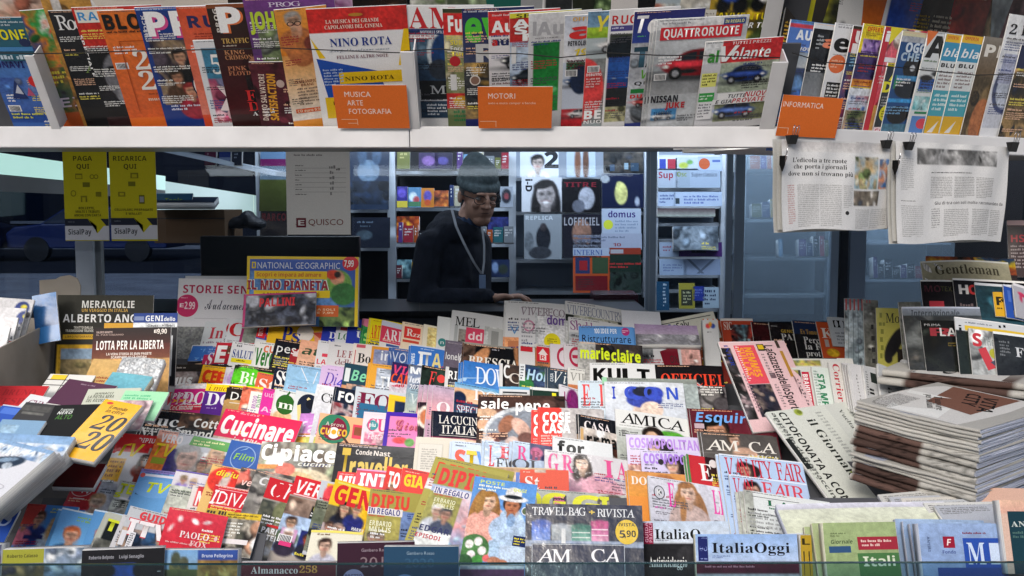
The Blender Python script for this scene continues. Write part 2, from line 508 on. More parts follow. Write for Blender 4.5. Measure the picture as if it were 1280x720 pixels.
LAYER = 0.00012
class Art:
    """a printed sheet: painted lattice + crisp polygons and letters; local frame x right, y up, z out"""
    def __init__(s, w, h, sx, sy, bg, dsl='', cell=0.0045, bend=0.001, seed=0, z=0.0, curl=0.0):
        s.curl = curl
        s.w, s.h, s.sx, s.sy, s.z, s.bend, s.bg = w, h, sx, sy, z, bend, bg
        s.rng = np.random.default_rng(seed + 101)
        s.V, s.T, s.C = [], [], []
        s.n = 0
        s.layer = 1
        s.P = Paint(w, h, cell, bg, s.rng)
        ops = [o.strip() for o in dsl.split('|') if o.strip()]
        crisp = []
        for o in ops:
            t = o.split()
            if t[0] in 'FVZABLDE':
                s.paint(t)
            else:
                crisp.append((t, o))
        s.P.finish()
        s.grid()
        for t, o in crisp:
            s.crisp(t, o)
    def paint(s, t):
        k = t[0]; P = s.P
        g = lambda i: float(t[i])
        X, Y = (lambda i: g(i) * s.sx), (lambda i: g(i) * s.sy)
        if k == 'F':
            hair = t[4] if len(t) > 4 else s.rng.choice(HAIRS)
            skin = t[5] if len(t) > 5 else s.rng.choice(SKINS)
            cloth = t[6] if len(t) > 6 else '555a66'
            P.face(X(1), Y(2), X(3), hair, skin, cloth, len(t) > 7 and 'L' in t[7], -1 if len(t) > 7 and 'l' in t[7] else (1 if len(t) > 7 and 'r' in t[7] else 0))
        elif k == 'V': P.grad(X(1), Y(2), X(3), Y(4), t[5], t[6])
        elif k == 'Z': P.noise(X(1), Y(2), X(3), Y(4), t[6:], float(t[5]))
        elif k == 'A': P.car(X(1), Y(2), X(3), t[4])
        elif k == 'B': P.blobs(X(1), Y(2), X(3), Y(4), t[5:])
        elif k == 'L': P.land(X(1), Y(2), X(3), Y(4), *t[5:])
        elif k == 'D': P.mix(P.rmask(X(1), Y(2), X(3), Y(4)), t[5])
        elif k == 'E': P.ell(X(1), Y(2), X(3), Y(4), t[5], float(t[6]) if len(t) > 6 else 0)
    def add(s, V, T, c):
        s.V.append(V); s.T.append(np.asarray(T, int) + s.n); s.n += len(V)
        c = np.asarray(c, float)
        s.C.append(np.ones((len(V), 3)) * c if c.ndim == 1 else c)
    def zb(s, x, y):
        return s.z + s.bend * np.sin(np.pi * np.clip(x / s.w, 0, 1)) * (1 + 0.5 * np.sin(3.0 * y / s.h + s.bend * 4000)) + s.curl * np.maximum(0, 1 - 1.5 * x / s.w - 2.4 * y / s.h) ** 2
    def grid(s):
        P = s.P
        x = P.X.ravel(); y = P.Y.ravel()
        V = np.stack([x, -y, s.zb(x, y)], 1)
        i = np.arange((P.ny - 1) * (P.nx - 1))
        r, c = i // (P.nx - 1), i % (P.nx - 1)
        a = r * P.nx + c
        T = np.concatenate([np.stack([a, a + P.nx, a + P.nx + 1], 1), np.stack([a, a + P.nx + 1, a + 1], 1)])
        s.add(V, T, lin(P.c.reshape(-1, 3)))
    def poly(s, pts, col, extra=0):
        """small convex polygon in metres"""
        p = np.array(pts, float)
        z = s.zb(p[:, 0], -p[:, 1]) + LAYER * (s.layer + extra)
        T = [(0, i, i + 1) for i in range(1, len(p) - 1)]
        s.add(np.column_stack([p, z]), T, lin(srgb(col)))
    def rect(s, x, y, w, h, col):
        x1, y1 = min(x + w, s.w), min(y + h, s.h)
        x, y = max(x, 0), max(y, 0)
        if x1 <= x or y1 <= y:
            return
        nx, ny = max(1, int((x1 - x) / .015)) + 1, max(1, int((y1 - y) / .02)) + 1
        X, Y = np.meshgrid(np.linspace(x, x1, nx), np.linspace(y, y1, ny))
        X, Y = X.ravel(), Y.ravel()
        V = np.stack([X, -Y, s.zb(X, Y) + LAYER * s.layer], 1)
        i = np.arange((ny - 1) * (nx - 1)); r, c = i // (nx - 1), i % (nx - 1); a = r * nx + c
        T = np.concatenate([np.stack([a, a + nx, a + nx + 1], 1), np.stack([a, a + nx + 1, a + 1], 1)])
        s.add(V, T, lin(srgb(col)))
    def text(s, f, x, y, w, h, col, txt, rot=0.0):
        cap = 0.72
        vs, ts, n, pen = [], [], 0, 0.0
        for ch in txt:
            v, t, a = glyph(f, ch)
            if len(v):
                vs.append(v + [pen, 0]); ts.append(t + n); n += len(v)
            pen += a
        if not vs:
            return
        v = np.concatenate(vs); t = np.concatenate(ts)
        ky = h / cap
        kx = (w / max(v[:, 0].max() - v[:, 0].min(), 1e-3)) if w > 0 else ky
        X = (v[:, 0] - v[:, 0].min()) * kx
        Y = h - v[:, 1] * ky
        if rot:
            a, b = math.cos(rot), math.sin(rot)
            X, Y = X * a - Y * b, X * b + Y * a
        X = X + x; Y = Y + y
        ok = (X > -1e-4) & (X < s.w + 1e-4) & (Y > -1e-4) & (Y < s.h + 1e-4)
        keep = ok[t].all(1) | ((X[t].mean(1) < s.w) & ok[t].any(1))
        X = np.clip(X, 0, s.w); Y = np.clip(Y, 0, s.h)
        t = t[keep]
        if not len(t):
            return
        V = np.stack([X, -Y, s.zb(X, Y) + LAYER * s.layer], 1)
        # blender text winds either way: make all face out
        A, B, C = V[t[:, 0]], V[t[:, 1]], V[t[:, 2]]
        ar = (B[:, 0] - A[:, 0]) * (C[:, 1] - A[:, 1]) - (B[:, 1] - A[:, 1]) * (C[:, 0] - A[:, 0])
        t = np.where((ar < 0)[:, None], t[:, ::-1], t)
        s.add(V, t, lin(srgb(col)))
    def greek(s, x, y, w, h, n, col, fill=0.6):
        """rows of tiny illegible print"""
        lh = h / n
        V, T = [], []
        for k in range(n):
            px = x + lh * .2 * s.rng.random()
            end = x + w * (1 if k < n - 1 else .6)
            while px < end:
                for q in range(int(s.rng.integers(2, 8))):
                    gw = lh * (.22 + .2 * s.rng.random())
                    if px + gw > end or px + gw > s.w: break
                    t0 = y + lh * (k + .12 + .18 * (s.rng.random() > .4)); b0 = y + lh * (k + .12 + fill)
                    if b0 > s.h: break
                    i = len(V)
                    V += [(px, t0), (px, b0), (px + gw, b0), (px + gw, t0)]
                    T += [(i, i + 1, i + 2), (i, i + 2, i + 3)]
                    px += gw + lh * .11
                px += lh * .35
        if V:
            V = np.array(V)
            z = s.zb(V[:, 0], V[:, 1]) + LAYER * s.layer
            s.add(np.stack([V[:, 0], -V[:, 1], z], 1), T, lin(srgb(col)))
    def disc(s, cx, cy, rx, ry, col, n=28, inner=0.0, a0=0.0, a1=2 * math.pi):
        t = np.linspace(a0, a1, n + 1)
        X1, Y1 = cx + rx * np.cos(t), cy + ry * np.sin(t)
        X0, Y0 = cx + rx * inner * np.cos(t), cy + ry * inner * np.sin(t)
        X = np.clip(np.concatenate([X0, X1]), 0, s.w); Y = np.clip(np.concatenate([Y0, Y1]), 0, s.h)
        V = np.stack([X, -Y, s.zb(X, Y) + LAYER * s.layer], 1)
        m = n + 1
        T = []
        for i in range(n):
            T += [(i, i + 1 + m, i + m), (i, i + 1, i + 1 + m)]
        T = np.array(T)
        s.add(V, T, lin(srgb(col)))
    def crisp(s, t, o):
        k = t[0]
        g = lambda i: float(t[i])
        X, Y = (lambda i: g(i) * s.sx), (lambda i: g(i) * s.sy)
        if k == 'R': s.rect(X(1), Y(2), X(3), Y(4), t[5])
        elif k == 'O': s.disc(X(1), Y(2), X(3), Y(4), t[5], inner=float(t[6]) if len(t) > 6 else 0)
        elif k == 'K': s.greek(X(1), Y(2), X(3), Y(4), int(t[5]), t[6])
        elif k == 'P':
            q = [float(a) for a in t[2:]]
            s.poly([(q[i] * s.sx, -q[i + 1] * s.sy) for i in range(0, len(q), 2)], t[1])
        elif k == '^':   # ^ font x y w h col angle text   (rotated lettering)
            s.text(t[1], X(2), Y(3), g(4) * s.sx, g(5) * s.sx, t[6], ' '.join(t[8:]), math.radians(g(7)))
        else:
            s.text(k, X(1), Y(2), X(3), Y(4), t[5], ' '.join(t[6:]))
        if k in 'ROPX': s.layer += 1
    def mesh(s, name, material, shift=(0, 0, 0)):
        V = np.concatenate(s.V) + np.asarray(shift, float)
        return newmesh(name, V, np.concatenate(s.T), np.concatenate(s.C), material)

def pages_mesh(w, h, th, bend, zf, shift, material, nx=9, ny=5, drop=.0002):
    """bent block of leaves: front and back sheets plus sides"""
    X, Y = np.meshgrid(np.linspace(0, w, nx), np.linspace(0, h, ny))
    x, y = X.ravel(), Y.ravel()
    zt = zf(x, y) - drop
    top = np.stack([x, -y, zt], 1); bot = np.stack([x, -y, zt - th], 1)
    N = nx * ny
    f = []
    for r in range(ny - 1):
        for c in range(nx - 1):
            a = r * nx + c
            f.append((a, a + nx, a + nx + 1, a + 1)); f.append((N + a, N + a + 1, N + a + nx + 1, N + a + nx))
    for c in range(nx - 1):
        f.append((c + 1, N + c + 1, N + c, c)); a = (ny - 1) * nx + c; f.append((a, N + a, N + a + 1, a + 1))
    for r in range(ny - 1):
        a = r * nx; f.append((a, N + a, N + a + nx, a + nx)); a = r * nx + nx - 1; f.append((a + nx, N + a + nx, N + a, a))
    V = np.concatenate([top, bot]) + np.asarray(shift, float)
    return newmesh('pages', V, np.array(f), None, material)

# ------------------------------------------------------------------ rows of leaning magazines
class Row:
    def __init__(s, D, y, lean, az=0.0, xc=640.0, ybot=None, gap=.0035):
        s.gap = gap
        a, l = math.radians(az), math.radians(lean)
        s.U = np.array([math.cos(a), math.sin(a), 0.0])
        B = np.array([-math.sin(a), math.cos(a), 0.0])
        s.Vv = B * math.sin(l) + np.array([0, 0, 1.0]) * math.cos(l)
        s.N = -B * math.cos(l) + np.array([0, 0, 1.0]) * math.sin(l)
        s.p0 = at(xc, y, D)
        s.D, s.y, s.ybot = D, y, ybot
        s.laid = []
    def hit(s, px, py, off=0.0):
        d = ray(px, py)
        k = ((s.p0 + s.N * off - EYE) @ s.N) / (d @ s.N)
        return EYE + d * k
    def uv(s, p):
        q = p - s.p0
        return q @ s.U, q @ s.Vv
COUNT = {'n': 0}
def auto_print(w, bg, rng, top):
    """small cover lines, boxes and barcode that fill the space under a heading"""
    dark = srgb(bg).sum() < 1.5
    inks = ['f4f4f0', 'f0e060', 'f0c0a0'] if dark else ['202024', 'a82838', '304080', '505058']
    o = []
    y = 34 if top else 25
    lim = 140 if top else 92
    side = rng.random() < .5
    if rng.random() < .6:
        o.append('K 3 %.1f %.1f 1.8 1 %s' % (.8, w * .8, inks[-1]))
    while y < lim:
        ww = w * rng.uniform(.26, .46)
        n = rng.randint(2, 4)
        x = 3 if side else w - ww - 3
        o.append('K %.1f %.1f %.1f %.1f %d %s' % (x, y, ww, n * rng.uniform(2.4, 3.4), n, rng.choice(inks)))
        if rng.random() < .45:
            o.append('K %.1f %.1f %.1f %.1f 1 %s' % (x, y - 5, ww, 4.2, rng.choice(inks)))
        y += n * 3 + rng.uniform(7, 20)
    if rng.random() < .4:
        bx, by = (w * .62 if side else 4), rng.uniform(40, 60)
        o.append('D %.1f %.1f %.1f 18 %s' % (bx, by, w * .3, rng.choice(['c83038', '3058a0', 'e8d040', 'e4e4e4', '308858'])))
        o.append('K %.1f %.1f %.1f 12 3 %s' % (bx + 2, by + 3, w * .26, 'f4f4f4' if rng.random() < .6 else '282828'))
    if rng.random() < .4:
        bx = w - 20 if side else 3
        by = 70
        o.append('R %.1f %.1f 16 9 f0f0f0' % (bx, by))
        for i in range(8):
            o.append('R %.1f %.1f .8 7 181818' % (bx + 1.5 + i * 1.7, by + 1))
    return '|'.join(o) + '|'
def place(row, x, y, w, rot, desc, bg, dsl, th=0.005, hpx=None, asp=1.31, name='magazine', cat='magazine', group=None,
          mt='print', pm='pages', cell=0.0034, bend=None, flat=False, label=None, lift=0.0, stack=True, auto=True):
    COUNT['n'] += 1
    rng = random.Random(COUNT['n'] * 13 + 5)
    P = row.hit(x, y)
    r = math.radians(rot)
    # size of a pixel here
    e = 0.01
    x0, y0, k0 = proj(P)
    Ux = row.U * math.cos(r) - row.Vv * math.sin(r)
    Vx = row.Vv * math.cos(r) + row.U * math.sin(r)
    a = proj(P + Ux * e); b = proj(P - Vx * e)
    sx = e / math.hypot(a[0] - x0, a[1] - y0); sy = e / math.hypot(b[0] - x0, b[1] - y0)
    wm = w * sx
    if hpx: hm = hpx * sy
    elif row.ybot: 
        Q = row.hit(x, row.ybot); hm = abs((P - Q) @ row.Vv)
    else: hm = wm * asp
    u0, v0 = row.uv(P)
    u1 = u0 + wm * math.cos(r)
    # shingle: rise over what already lies there
    def surf(u):
        m = 0.0
        for (p, q, a_, b_, t_) in row.laid:
            if p - 0.002 <= u <= q + 0.002:
                m = max(m, a_ + (b_ - a_) * (u - p) / max(q - p, 1e-6) + t_)
        return m
    if stack:
        ha, hb = surf(u0) + .0012, surf(u1)
        ha = max(ha, surf(min(u1, u0 + .01)) + .0012)
        for _ in range(3):
            for (p, q, a_, b_, t_) in row.laid:
                for u in (p + .0005, q - .0005, (p + q) / 2):
                    if u0 < u < u1:
                        d = surf(u) + .0008 - (ha + (hb - ha) * (u - u0) / (u1 - u0))
                        if d > 0:
                            f_ = (u - u0) / (u1 - u0)
                            if f_ < .5: ha += d / (1 - f_) * .999
                            else: hb += d / f_ * .999
        ha = min(ha, .075); hb = min(hb, .07)
        row.laid.append((u0, u1, ha, hb, th + row.gap))
    else:
        ha = hb = 0.0
    ha += lift; hb += lift
    if row.ybot and not hpx:
        hm = abs((row.hit(x, y, ha) - row.hit(x, row.ybot - 1, ha)) @ row.Vv)
    P = row.hit(x, y, ha)
    Xa = Ux * wm + row.N * (hb - ha); Xa = Xa / np.linalg.norm(Xa)
    Za = row.N - Xa * (row.N @ Xa); Za /= np.linalg.norm(Za)
    Ya = np.cross(Za, Xa)
    base = P + Xa * wm / 2 - Ya * hm
    mw = Matrix(((Xa[0], Ya[0], Za[0], base[0]), (Xa[1], Ya[1], Za[1], base[1]), (Xa[2], Ya[2], Za[2], base[2]), (0, 0, 0, 1)))
    if bend is None: bend = 0.0 if flat else rng.uniform(.0004, .0012) if row.gap < .002 else rng.uniform(.001, .0034)
    if auto and name == 'magazine' and not flat and w > 44 and 'plain' not in desc and 'booklet' not in desc and 'sheet' not in desc:
        dsl = auto_print(w, bg, rng, row.gap < .002) + dsl
    art = Art(wm, hm, sx, sy, bg, dsl, cell=cell, bend=bend, seed=COUNT['n'], z=th, curl=rng.uniform(.0015, .005) if (bend > .001 and row.gap > .002 and rng.random() < .5) else 0.0)
    t = thing(name, label or desc, cat, mw=mw, group=group)
    sh = (-wm / 2, hm, 0)
    link('cover', art.mesh('cover', M[mt], sh), t)
    link('pages', pages_mesh(wm, hm, th, bend, art.zb, sh, M[pm], 9, 9 if art.curl else 5, .001 if art.curl else .0002), t)
    return t
REPR = random.Random(3)
def run_row(row, items, group, density=0.0, **kw):
    prev = None
    for it in items:
        x, y, w, rot, desc, bg, dsl = it[:7]
        k = dict(kw)
        if len(it) > 7: k.update(it[7])
        own = k.pop('solo', False)
        rep = k.pop('rep', None)
        if rep is None and density and 'magazine' in desc and len(it) <= 8 and REPR.random() < density and 'lift' not in k:
            rep = (1, REPR.choice([2, 3, 4]), REPR.choice([0, 1, -1]))
        label = desc if (own or prev is None) else desc + ', right of the ' + prev
        if len(label.split()) > 16:
            label = desc + ', beside the ' + ' '.join(prev.split()[:max(3, 13 - len(desc.split()))])
        if rep:
            n, dx, dy = rep
            for j in range(n, 0, -1):
                place(row, x - dx * j, y - dy * j, w, rot, 'rear copy %s behind the %s' % ({1: 'directly', 2: 'second', 3: 'third', 4: 'fourth', 5: 'fifth'}[j], desc), bg, dsl, group=group, **k)
        place(row, x, y, w, rot, label, bg, dsl, group=group, **k)
        prev = desc
# ================================================================== upper overhanging rack
GT = 'magazines held on the overhanging upper rack'
GT2 = 'magazines on the second tier above the upper rack'
CO = '2a3550 c8a070 8a5040 e0d0c0 405a80 30343c'
T2 = Row(2.72, 50, -38, 0, ybot=64)
t2 = [
 (-60,-105,96,0,'magazine with a pink face at the top left edge','e8e0dc','Z 0 0 100 180 5 c87860 e8b8a0 f0e0d8 a05040',dict(solo=1)),
 (14,-105,100,0,'white magazine with pale face photo','ded8d4','Z 0 0 100 180 7 e8e4e0 c8a088 f0eeea 803028|R 20 140 60 20 eee'),
 (50,-100,280,0,'wide cream poster with orange capitals','f0e6da','S 4 140 200 22 e8963c MUSICA|S 4 118 200 16 c88430 SUONI|K 60 90 120 20 3 c87840'),
 (208,-100,90,0,'film wrapped silver magazine','8a8a90','Z 0 0 100 180 4 404048 c8c8d0 707078 e8e8f0 303038',dict(mt='film')),
 (258,-100,80,0,'dark brown magazine tip','30241c','K 4 140 60 14 3 c8a060'),
 (300,-100,110,0,'mauve magazine tip','8c6c98','Z 0 0 110 180 5 9a78a8 c8a8d0 6a4878'),
 (344,-100,96,0,'pink patterned magazine with small white heading','c8a0c4','Z 0 0 110 190 4 c89cc4 f0e0ee 8a5080 e8d0e8|S 8 160 30 8 fff RocK'),
 (420,-110,80,0,'dark painting magazine with pale face','1c1816','Z 0 0 90 190 6 14100e 2a221c 181412|F 52 112 34 2a1c14 e0b090 201c1a'),
 (505,-100,60,0,'green and white magazine tip','c8ccc0','Z 0 0 90 180 6 6a8050 e8e8e0 405030'),
 (548,-100,70,0,'magazine with a motorcycle photo','6a7a60','Z 0 0 90 180 6 607050 90a080 303828|K 4 148 60 16 3 e8e040'),
 (590,-100,70,0,'teal magazine with yellow strapline','20685c','S 2 150 66 8 e8e040 PER LA GUIDA|K 2 136 60 10 2 d8e8d0'),
 (640,-100,64,0,'grey magazine with black wheel','a8aaac','E 30 150 22 26 141416|E 30 150 12 14 909498'),
 (676,-100,52,0,'white framed magazine with tyre photo','e8e8e8','D 8 20 36 144 303234|E 26 150 18 20 787c80'),
 (700,-100,56,0,'white framed magazine with yellow helmet','e8e8e8','D 6 20 46 150 282c20|Z 8 120 40 40 4 e0d820 303418 c8b820'),
 (738,-100,46,0,'green framed magazine','d8dcd8','D 4 20 36 150 486040|Z 4 100 36 60 4 5c7848 384c30 809868'),
 (764,-100,50,0,'white magazine with pink corner','e8e4e2','D 0 140 12 40 e85c60|K 14 140 30 16 3 b0a8a8'),
 (795,-100,46,0,'black magazine with dark wheel','15171a','E 30 150 20 26 303438 |E 30 150 10 12 808488'),
 (818,-100,70,0,'light blue magazine with orange bike','b8c8d0','Z 0 110 70 70 5 b8c8d0 e0e4e0 c85838 d8a090'),
 (855,-100,60,0,'cream and grey magazine tip','c8c4ba','Z 0 100 60 80 5 a0a09a e0dcd0 6a6a66'),
 (880,-100,120,0,'adventure motorcycling magazine with yellow heading','8a7c40','Z 0 90 124 100 4 8a8c40 c8a030 4a5428 705c30 303c20|E 40 112 10 12 181a1c|E 62 112 10 12 181a1c|E 86 110 10 12 181a1c|E 108 112 10 12 181a1c|E 48 98 12 10 2848a0|E 96 98 12 10 e8e8e8|R 2 118 30 22 e8e4dc|K 4 122 26 12 3 908a80|S 34 122 86 10 f0d820 AVVENTURE|T 64 136 56 8 fff PER TUTTI'),
]
run_row(T2, t2, GT2, stack=False, cell=.006)
T2w = Row(2.72, 50, -14, 29, xc=985, ybot=84)
t2w = [
 (1000,-90,60,0,'book with orange and yellow text spine','383430','K 2 120 22 40 8 e0b040|R 24 0 10 190 d8d020',dict(solo=1)),
 (1022,-90,60,0,'yellow and black magazine tip','c8c020','Z 14 0 60 200 5 e0d820 282a20 788038|'),
 (1050,-90,60,0,'white magazine with dark figure','dcdcdc','D 4 0 8 200 707684|E 26 150 8 30 383c40'),
 (1078,-90,80,0,'magazine with a ship against orange sunset','c86428','V 0 0 80 170 803818 e87c30|E 40 168 30 16 303c48|D 34 146 10 16 283440|D 0 172 80 30 283048'),
 (1120,-90,60,0,'white book with blue sailing photo','e0e2e6','D 10 0 60 190 2848a0|E 34 170 20 16 c0c8d8'),
 (1156,-90,50,0,'black and yellow book spine','201c18','R 0 0 6 200 f0c820|K 10 110 20 40 8 a08830'),
 (1176,-90,50,0,'dark book with yellow edge','2c2018','R 0 0 6 200 f0c820|K 12 110 30 54 8 c8c0b0|R 36 0 20 200 b82c2c'),
 (1206,-90,60,0,'crimson magazine with film sleeve','902828','Z 0 0 60 200 5 902828 c04838 482020'),
 (1228,-90,60,0,'magazine with a classical painting','4a3424','Z 0 0 60 200 4 30241c c8a060 5a3020 e0c090 283020'),
 (1252,-90,60,0,'grey blue magazine in film sleeve','707c84','Z 0 0 60 200 4 586470 a8b4b8 384048',dict(mt='film')),
 (1275,-90,60,0,'dark red magazine tip at right edge','602c34','Z 0 0 60 200 4 602c34 a0787c 381c20'),
]
run_row(T2w, t2w, GT2, stack=False, cell=.006)

T1 = Row(2.41, 160, -38, 0, ybot=163, gap=.001)
T0 = Row(2.36, 160, -38, 0, ybot=163, gap=.001)
t1 = [
 (-18,68,66,0,'blue mountain peaks magazine','3a68b8','V 0 0 90 96 5a8cd0 2c50a0|Z 0 30 90 26 5 2c4488 4a70b8 8090b8|S 2 8 42 9 28286c LUNAVI|P 28386c 14 60 24 34 34 60|P c8ccd8 20 52 26 40 30 54|P b85878 34 56 39 44 44 56|O 50 36 8 8 d83030|K 4 80 50 10 2 d8d850',dict(hpx=104,solo=1)),
 (-20,21,64,0,'teal magazine with yellow capitals','2c6478','K 4 4 44 8 2 c0d4dc|S 2 16 42 14 f0e820 ZONE|O 40 34 7 6 243058|R 0 40 60 6 4888c0|K 2 50 50 30 3 c8dce8',dict(hpx=60)),
 (24,13,44,0,'orange and green comic magazine','c85c28','Z 0 0 46 80 4 d84828 f0e8e0 30a048 e08030 284088 f0c040|Z 0 80 46 66 3 302830 c87838 486030 303848|K 6 84 32 20 3 f0e040|S 8 124 30 14 d8c8d8 EI'),
 (47,-12,60,0,'ochre kraft magazine','c08c40','Z 0 0 60 180 9 c08c40 cc9848 b07c38|D 12 10 10 60 d8d4d0|K 18 60 8 90 22 584020'),
 (60,13,110,0,'black magazine with white serif heading and green word','1a1a1c','V 0 0 110 150 26262a 121214|F 62 34 34 101012 4a4644 101012|r 6 5 40 20 f0f0f0 Rock|r 22 74 66 11 7c9850 ALGIERS|K 40 134 50 8 2 8a9870'),
 (89,9,110,0,'red and black magazine with shadowed face','301c1e','P 101012 110 24 110 150 40 150 40 80|D 0 0 110 54 c82c24|Z 0 54 110 100 8 101012 181416 101012|E 36 96 22 34 6a6a70|E 28 84 8 4 101012|E 44 124 22 14 8a8a90|R 3 3 60 17 f0ece0|S 5 6 36 11 4098d8 RAR|^ S 3 36 60 4 fff 90 SPECIALE|R 30 128 40 20 e8d8d8|X 30 132 34 16 111 KING'),
 (121,13,116,0,'orange magazine with white 20 20','e8742c','V 0 0 120 150 ec7c30 d85c20|X 4 5 46 19 141414 BLO|K 4 26 80 4 1 302018|R 16 40 90 1 b04c18|n 30 54 54 0 f4ece0 2|s 28 53 42 27 f6f0e6 20|s 28 82 44 27 f6f0e6 20|s 32 120 60 5 f4e0c8 musica, cinema|R 16 40 1 100 b04c18|K 34 114 60 3 1 803818'),
 (168,9,116,0,'navy magazine with big white letters and pink shadow','1c3a84','Z 6 44 110 90 4 141c40 383038 a08868 202858 181c30|F 40 56 16 1c1814 d0a080 181818|F 30 86 14 3a2c20 c89070 503828|F 44 104 16 8c2c2c d8a080 a02838|F 62 46 14 dcdcdc c8c8c8 202020|R 0 0 60 4 3064b8|K 1 1 56 3 1 c8d4f0|X 12 9 60 31 d84c90 PR|X 9 6 60 31 ffffff PR|^ S 5 38 30 4 e8e8f0 -90 ROCK|O 74 108 27 27 181c3c|O 74 108 25 25 e8e6e4|X 58 90 40 12 303060 SPE|X 56 102 46 15 c02c40 BATT|K 60 120 30 12 3 303040|K 12 134 40 10 2 d8dcf0'),
 (220,8,110,0,'coral red magazine with navy letters','d8502c','V 0 0 110 150 dc5430 e08470|X 10 12 60 15 2c2c5c RUM|K 14 34 60 10 3 902c1c|P dcdad8 16 90 110 90 110 160 24 160|Z 22 100 40 50 4 c0b8b0 888078 d8d0cc'),
 (241,50,100,0,'white bordered magazine with number 50','e4e6ea','D 8 10 90 100 4080a0|Z 8 50 90 60 5 c86880 d89098 a84868 585870|s 16 18 30 26 f4f4f0 50|P f0e0e0 16 60 38 62 26 76|P f0e0e0 26 76 38 96 14 94|O 30 100 8 8 d8b0b8|O 30 100 2 2 802838',dict(lift=.003)),
 (257,5,112,0,'maroon magazine with huge white letters','381c1c','V 0 0 112 152 2c2420 4a1418|Z 30 70 80 80 6 301416 20181a 501c20|E 62 96 18 22 b8826c|E 46 84 8 14 c08c74|R 0 0 112 5 8a4a28|^ S 7 36 32 5 e8e0d8 -90 PROG|X 14 6 70 31 e87840 PR|X 11 4 70 32 fff PR|s 10 44 34 7 d8b060 TRAFFIC|K 10 53 30 3 1 d0c0b0|s 10 60 26 6 c88c60 KING|s 10 67 34 6 c88c60 CRIMSON|s 10 82 24 6 c8805c PINK|s 10 89 28 6 c8805c FLOYD|s 26 116 40 16 d83030 FRI|s 26 133 40 14 d83030 DIO|s 30 148 30 6 f0f0f0 ANTO'),
 (303,-2,112,0,'purple magazine with lime lettering','6c3c78','V 0 0 112 74 78408a 5a3870|Z 12 40 100 50 6 48503c 70805a 303428 8a9088|r 30 5 40 6 e8d8f0 PROG|X 3 17 46 22 c4dc3c JOHN',dict(lift=.002)),
 (311,77,60,0,'dark red book with vertical orange title','401c24','Z 0 0 60 80 3 401c24 5a2430 301418|^ S 4 76 68 7 e8d8c8 -86 DARIO SALVATORI|^ X 14 76 68 10 e0a030 -86 SATISFACTION|O 34 28 5 5 c0a8a0',dict(hpx=84,lift=.004,mt='matte')),
 (342,12,64,0,'orange cover with grey haired man in glasses','ec9c3c','V 0 0 64 60 f0a040 e88828|V 0 60 64 90 f0a858 ece8e2|E 26 50 20 26 b0683c|F 21 4 17 a8a4a0 d8a888 c87840|E 23 33 7 5 c88c68|E 27 26 3 8 d8a080|O 17 19 4.4 3 222 .7|O 26 19 4.4 3 222 .7|S 10 94 30 4 803818 25 MAGNIFICI|S 18 99 16 3.5 803818 BRANI|K 12 104 30 26 6 887060|R 6 134 36 6 e06030|S 8 135 32 4 f8e0c0 CD euro 9.90|E 40 46 10 10 803c30'),
 (382,11,124,0,'film music boxed set with red, white, blue and yellow panels','f0f0f2','D 0 0 124 31 d02c28|P 2050b0 4 64 80 84 92 118 12 118|P f0c820 0 36 16 64 8 64|P f0c820 118 30 124 30 124 78 108 78|R 8 118 116 30 e8c020|R 30 84 94 16 f0c820|O 60 9 9 2 c08830|s 22 14 66 5 f8e8d8 LA MUSICA DEI GRANDI|s 20 21 72 5 f8e8d8 CAPOLAVORI DEL CINEMA|s 24 38 78 11 203c90 NINO ROTA|c 22 52 76 4 8090a0 Per palle colonne sonore|s 30 61 66 4.5 804858 FELLINI E ALTRE NOTE|K 10 78 26 24 6 a8c0e8|s 37 90 64 6 604810 NINO ROTA|S 18 124 10 5 503c10 E+',dict(lift=.003,flat=1)),
]
run_row(T1, t1, GT, cell=.003, th=.003)
T1b = Row(2.41, 160, -38, 0, ybot=163, gap=.001)
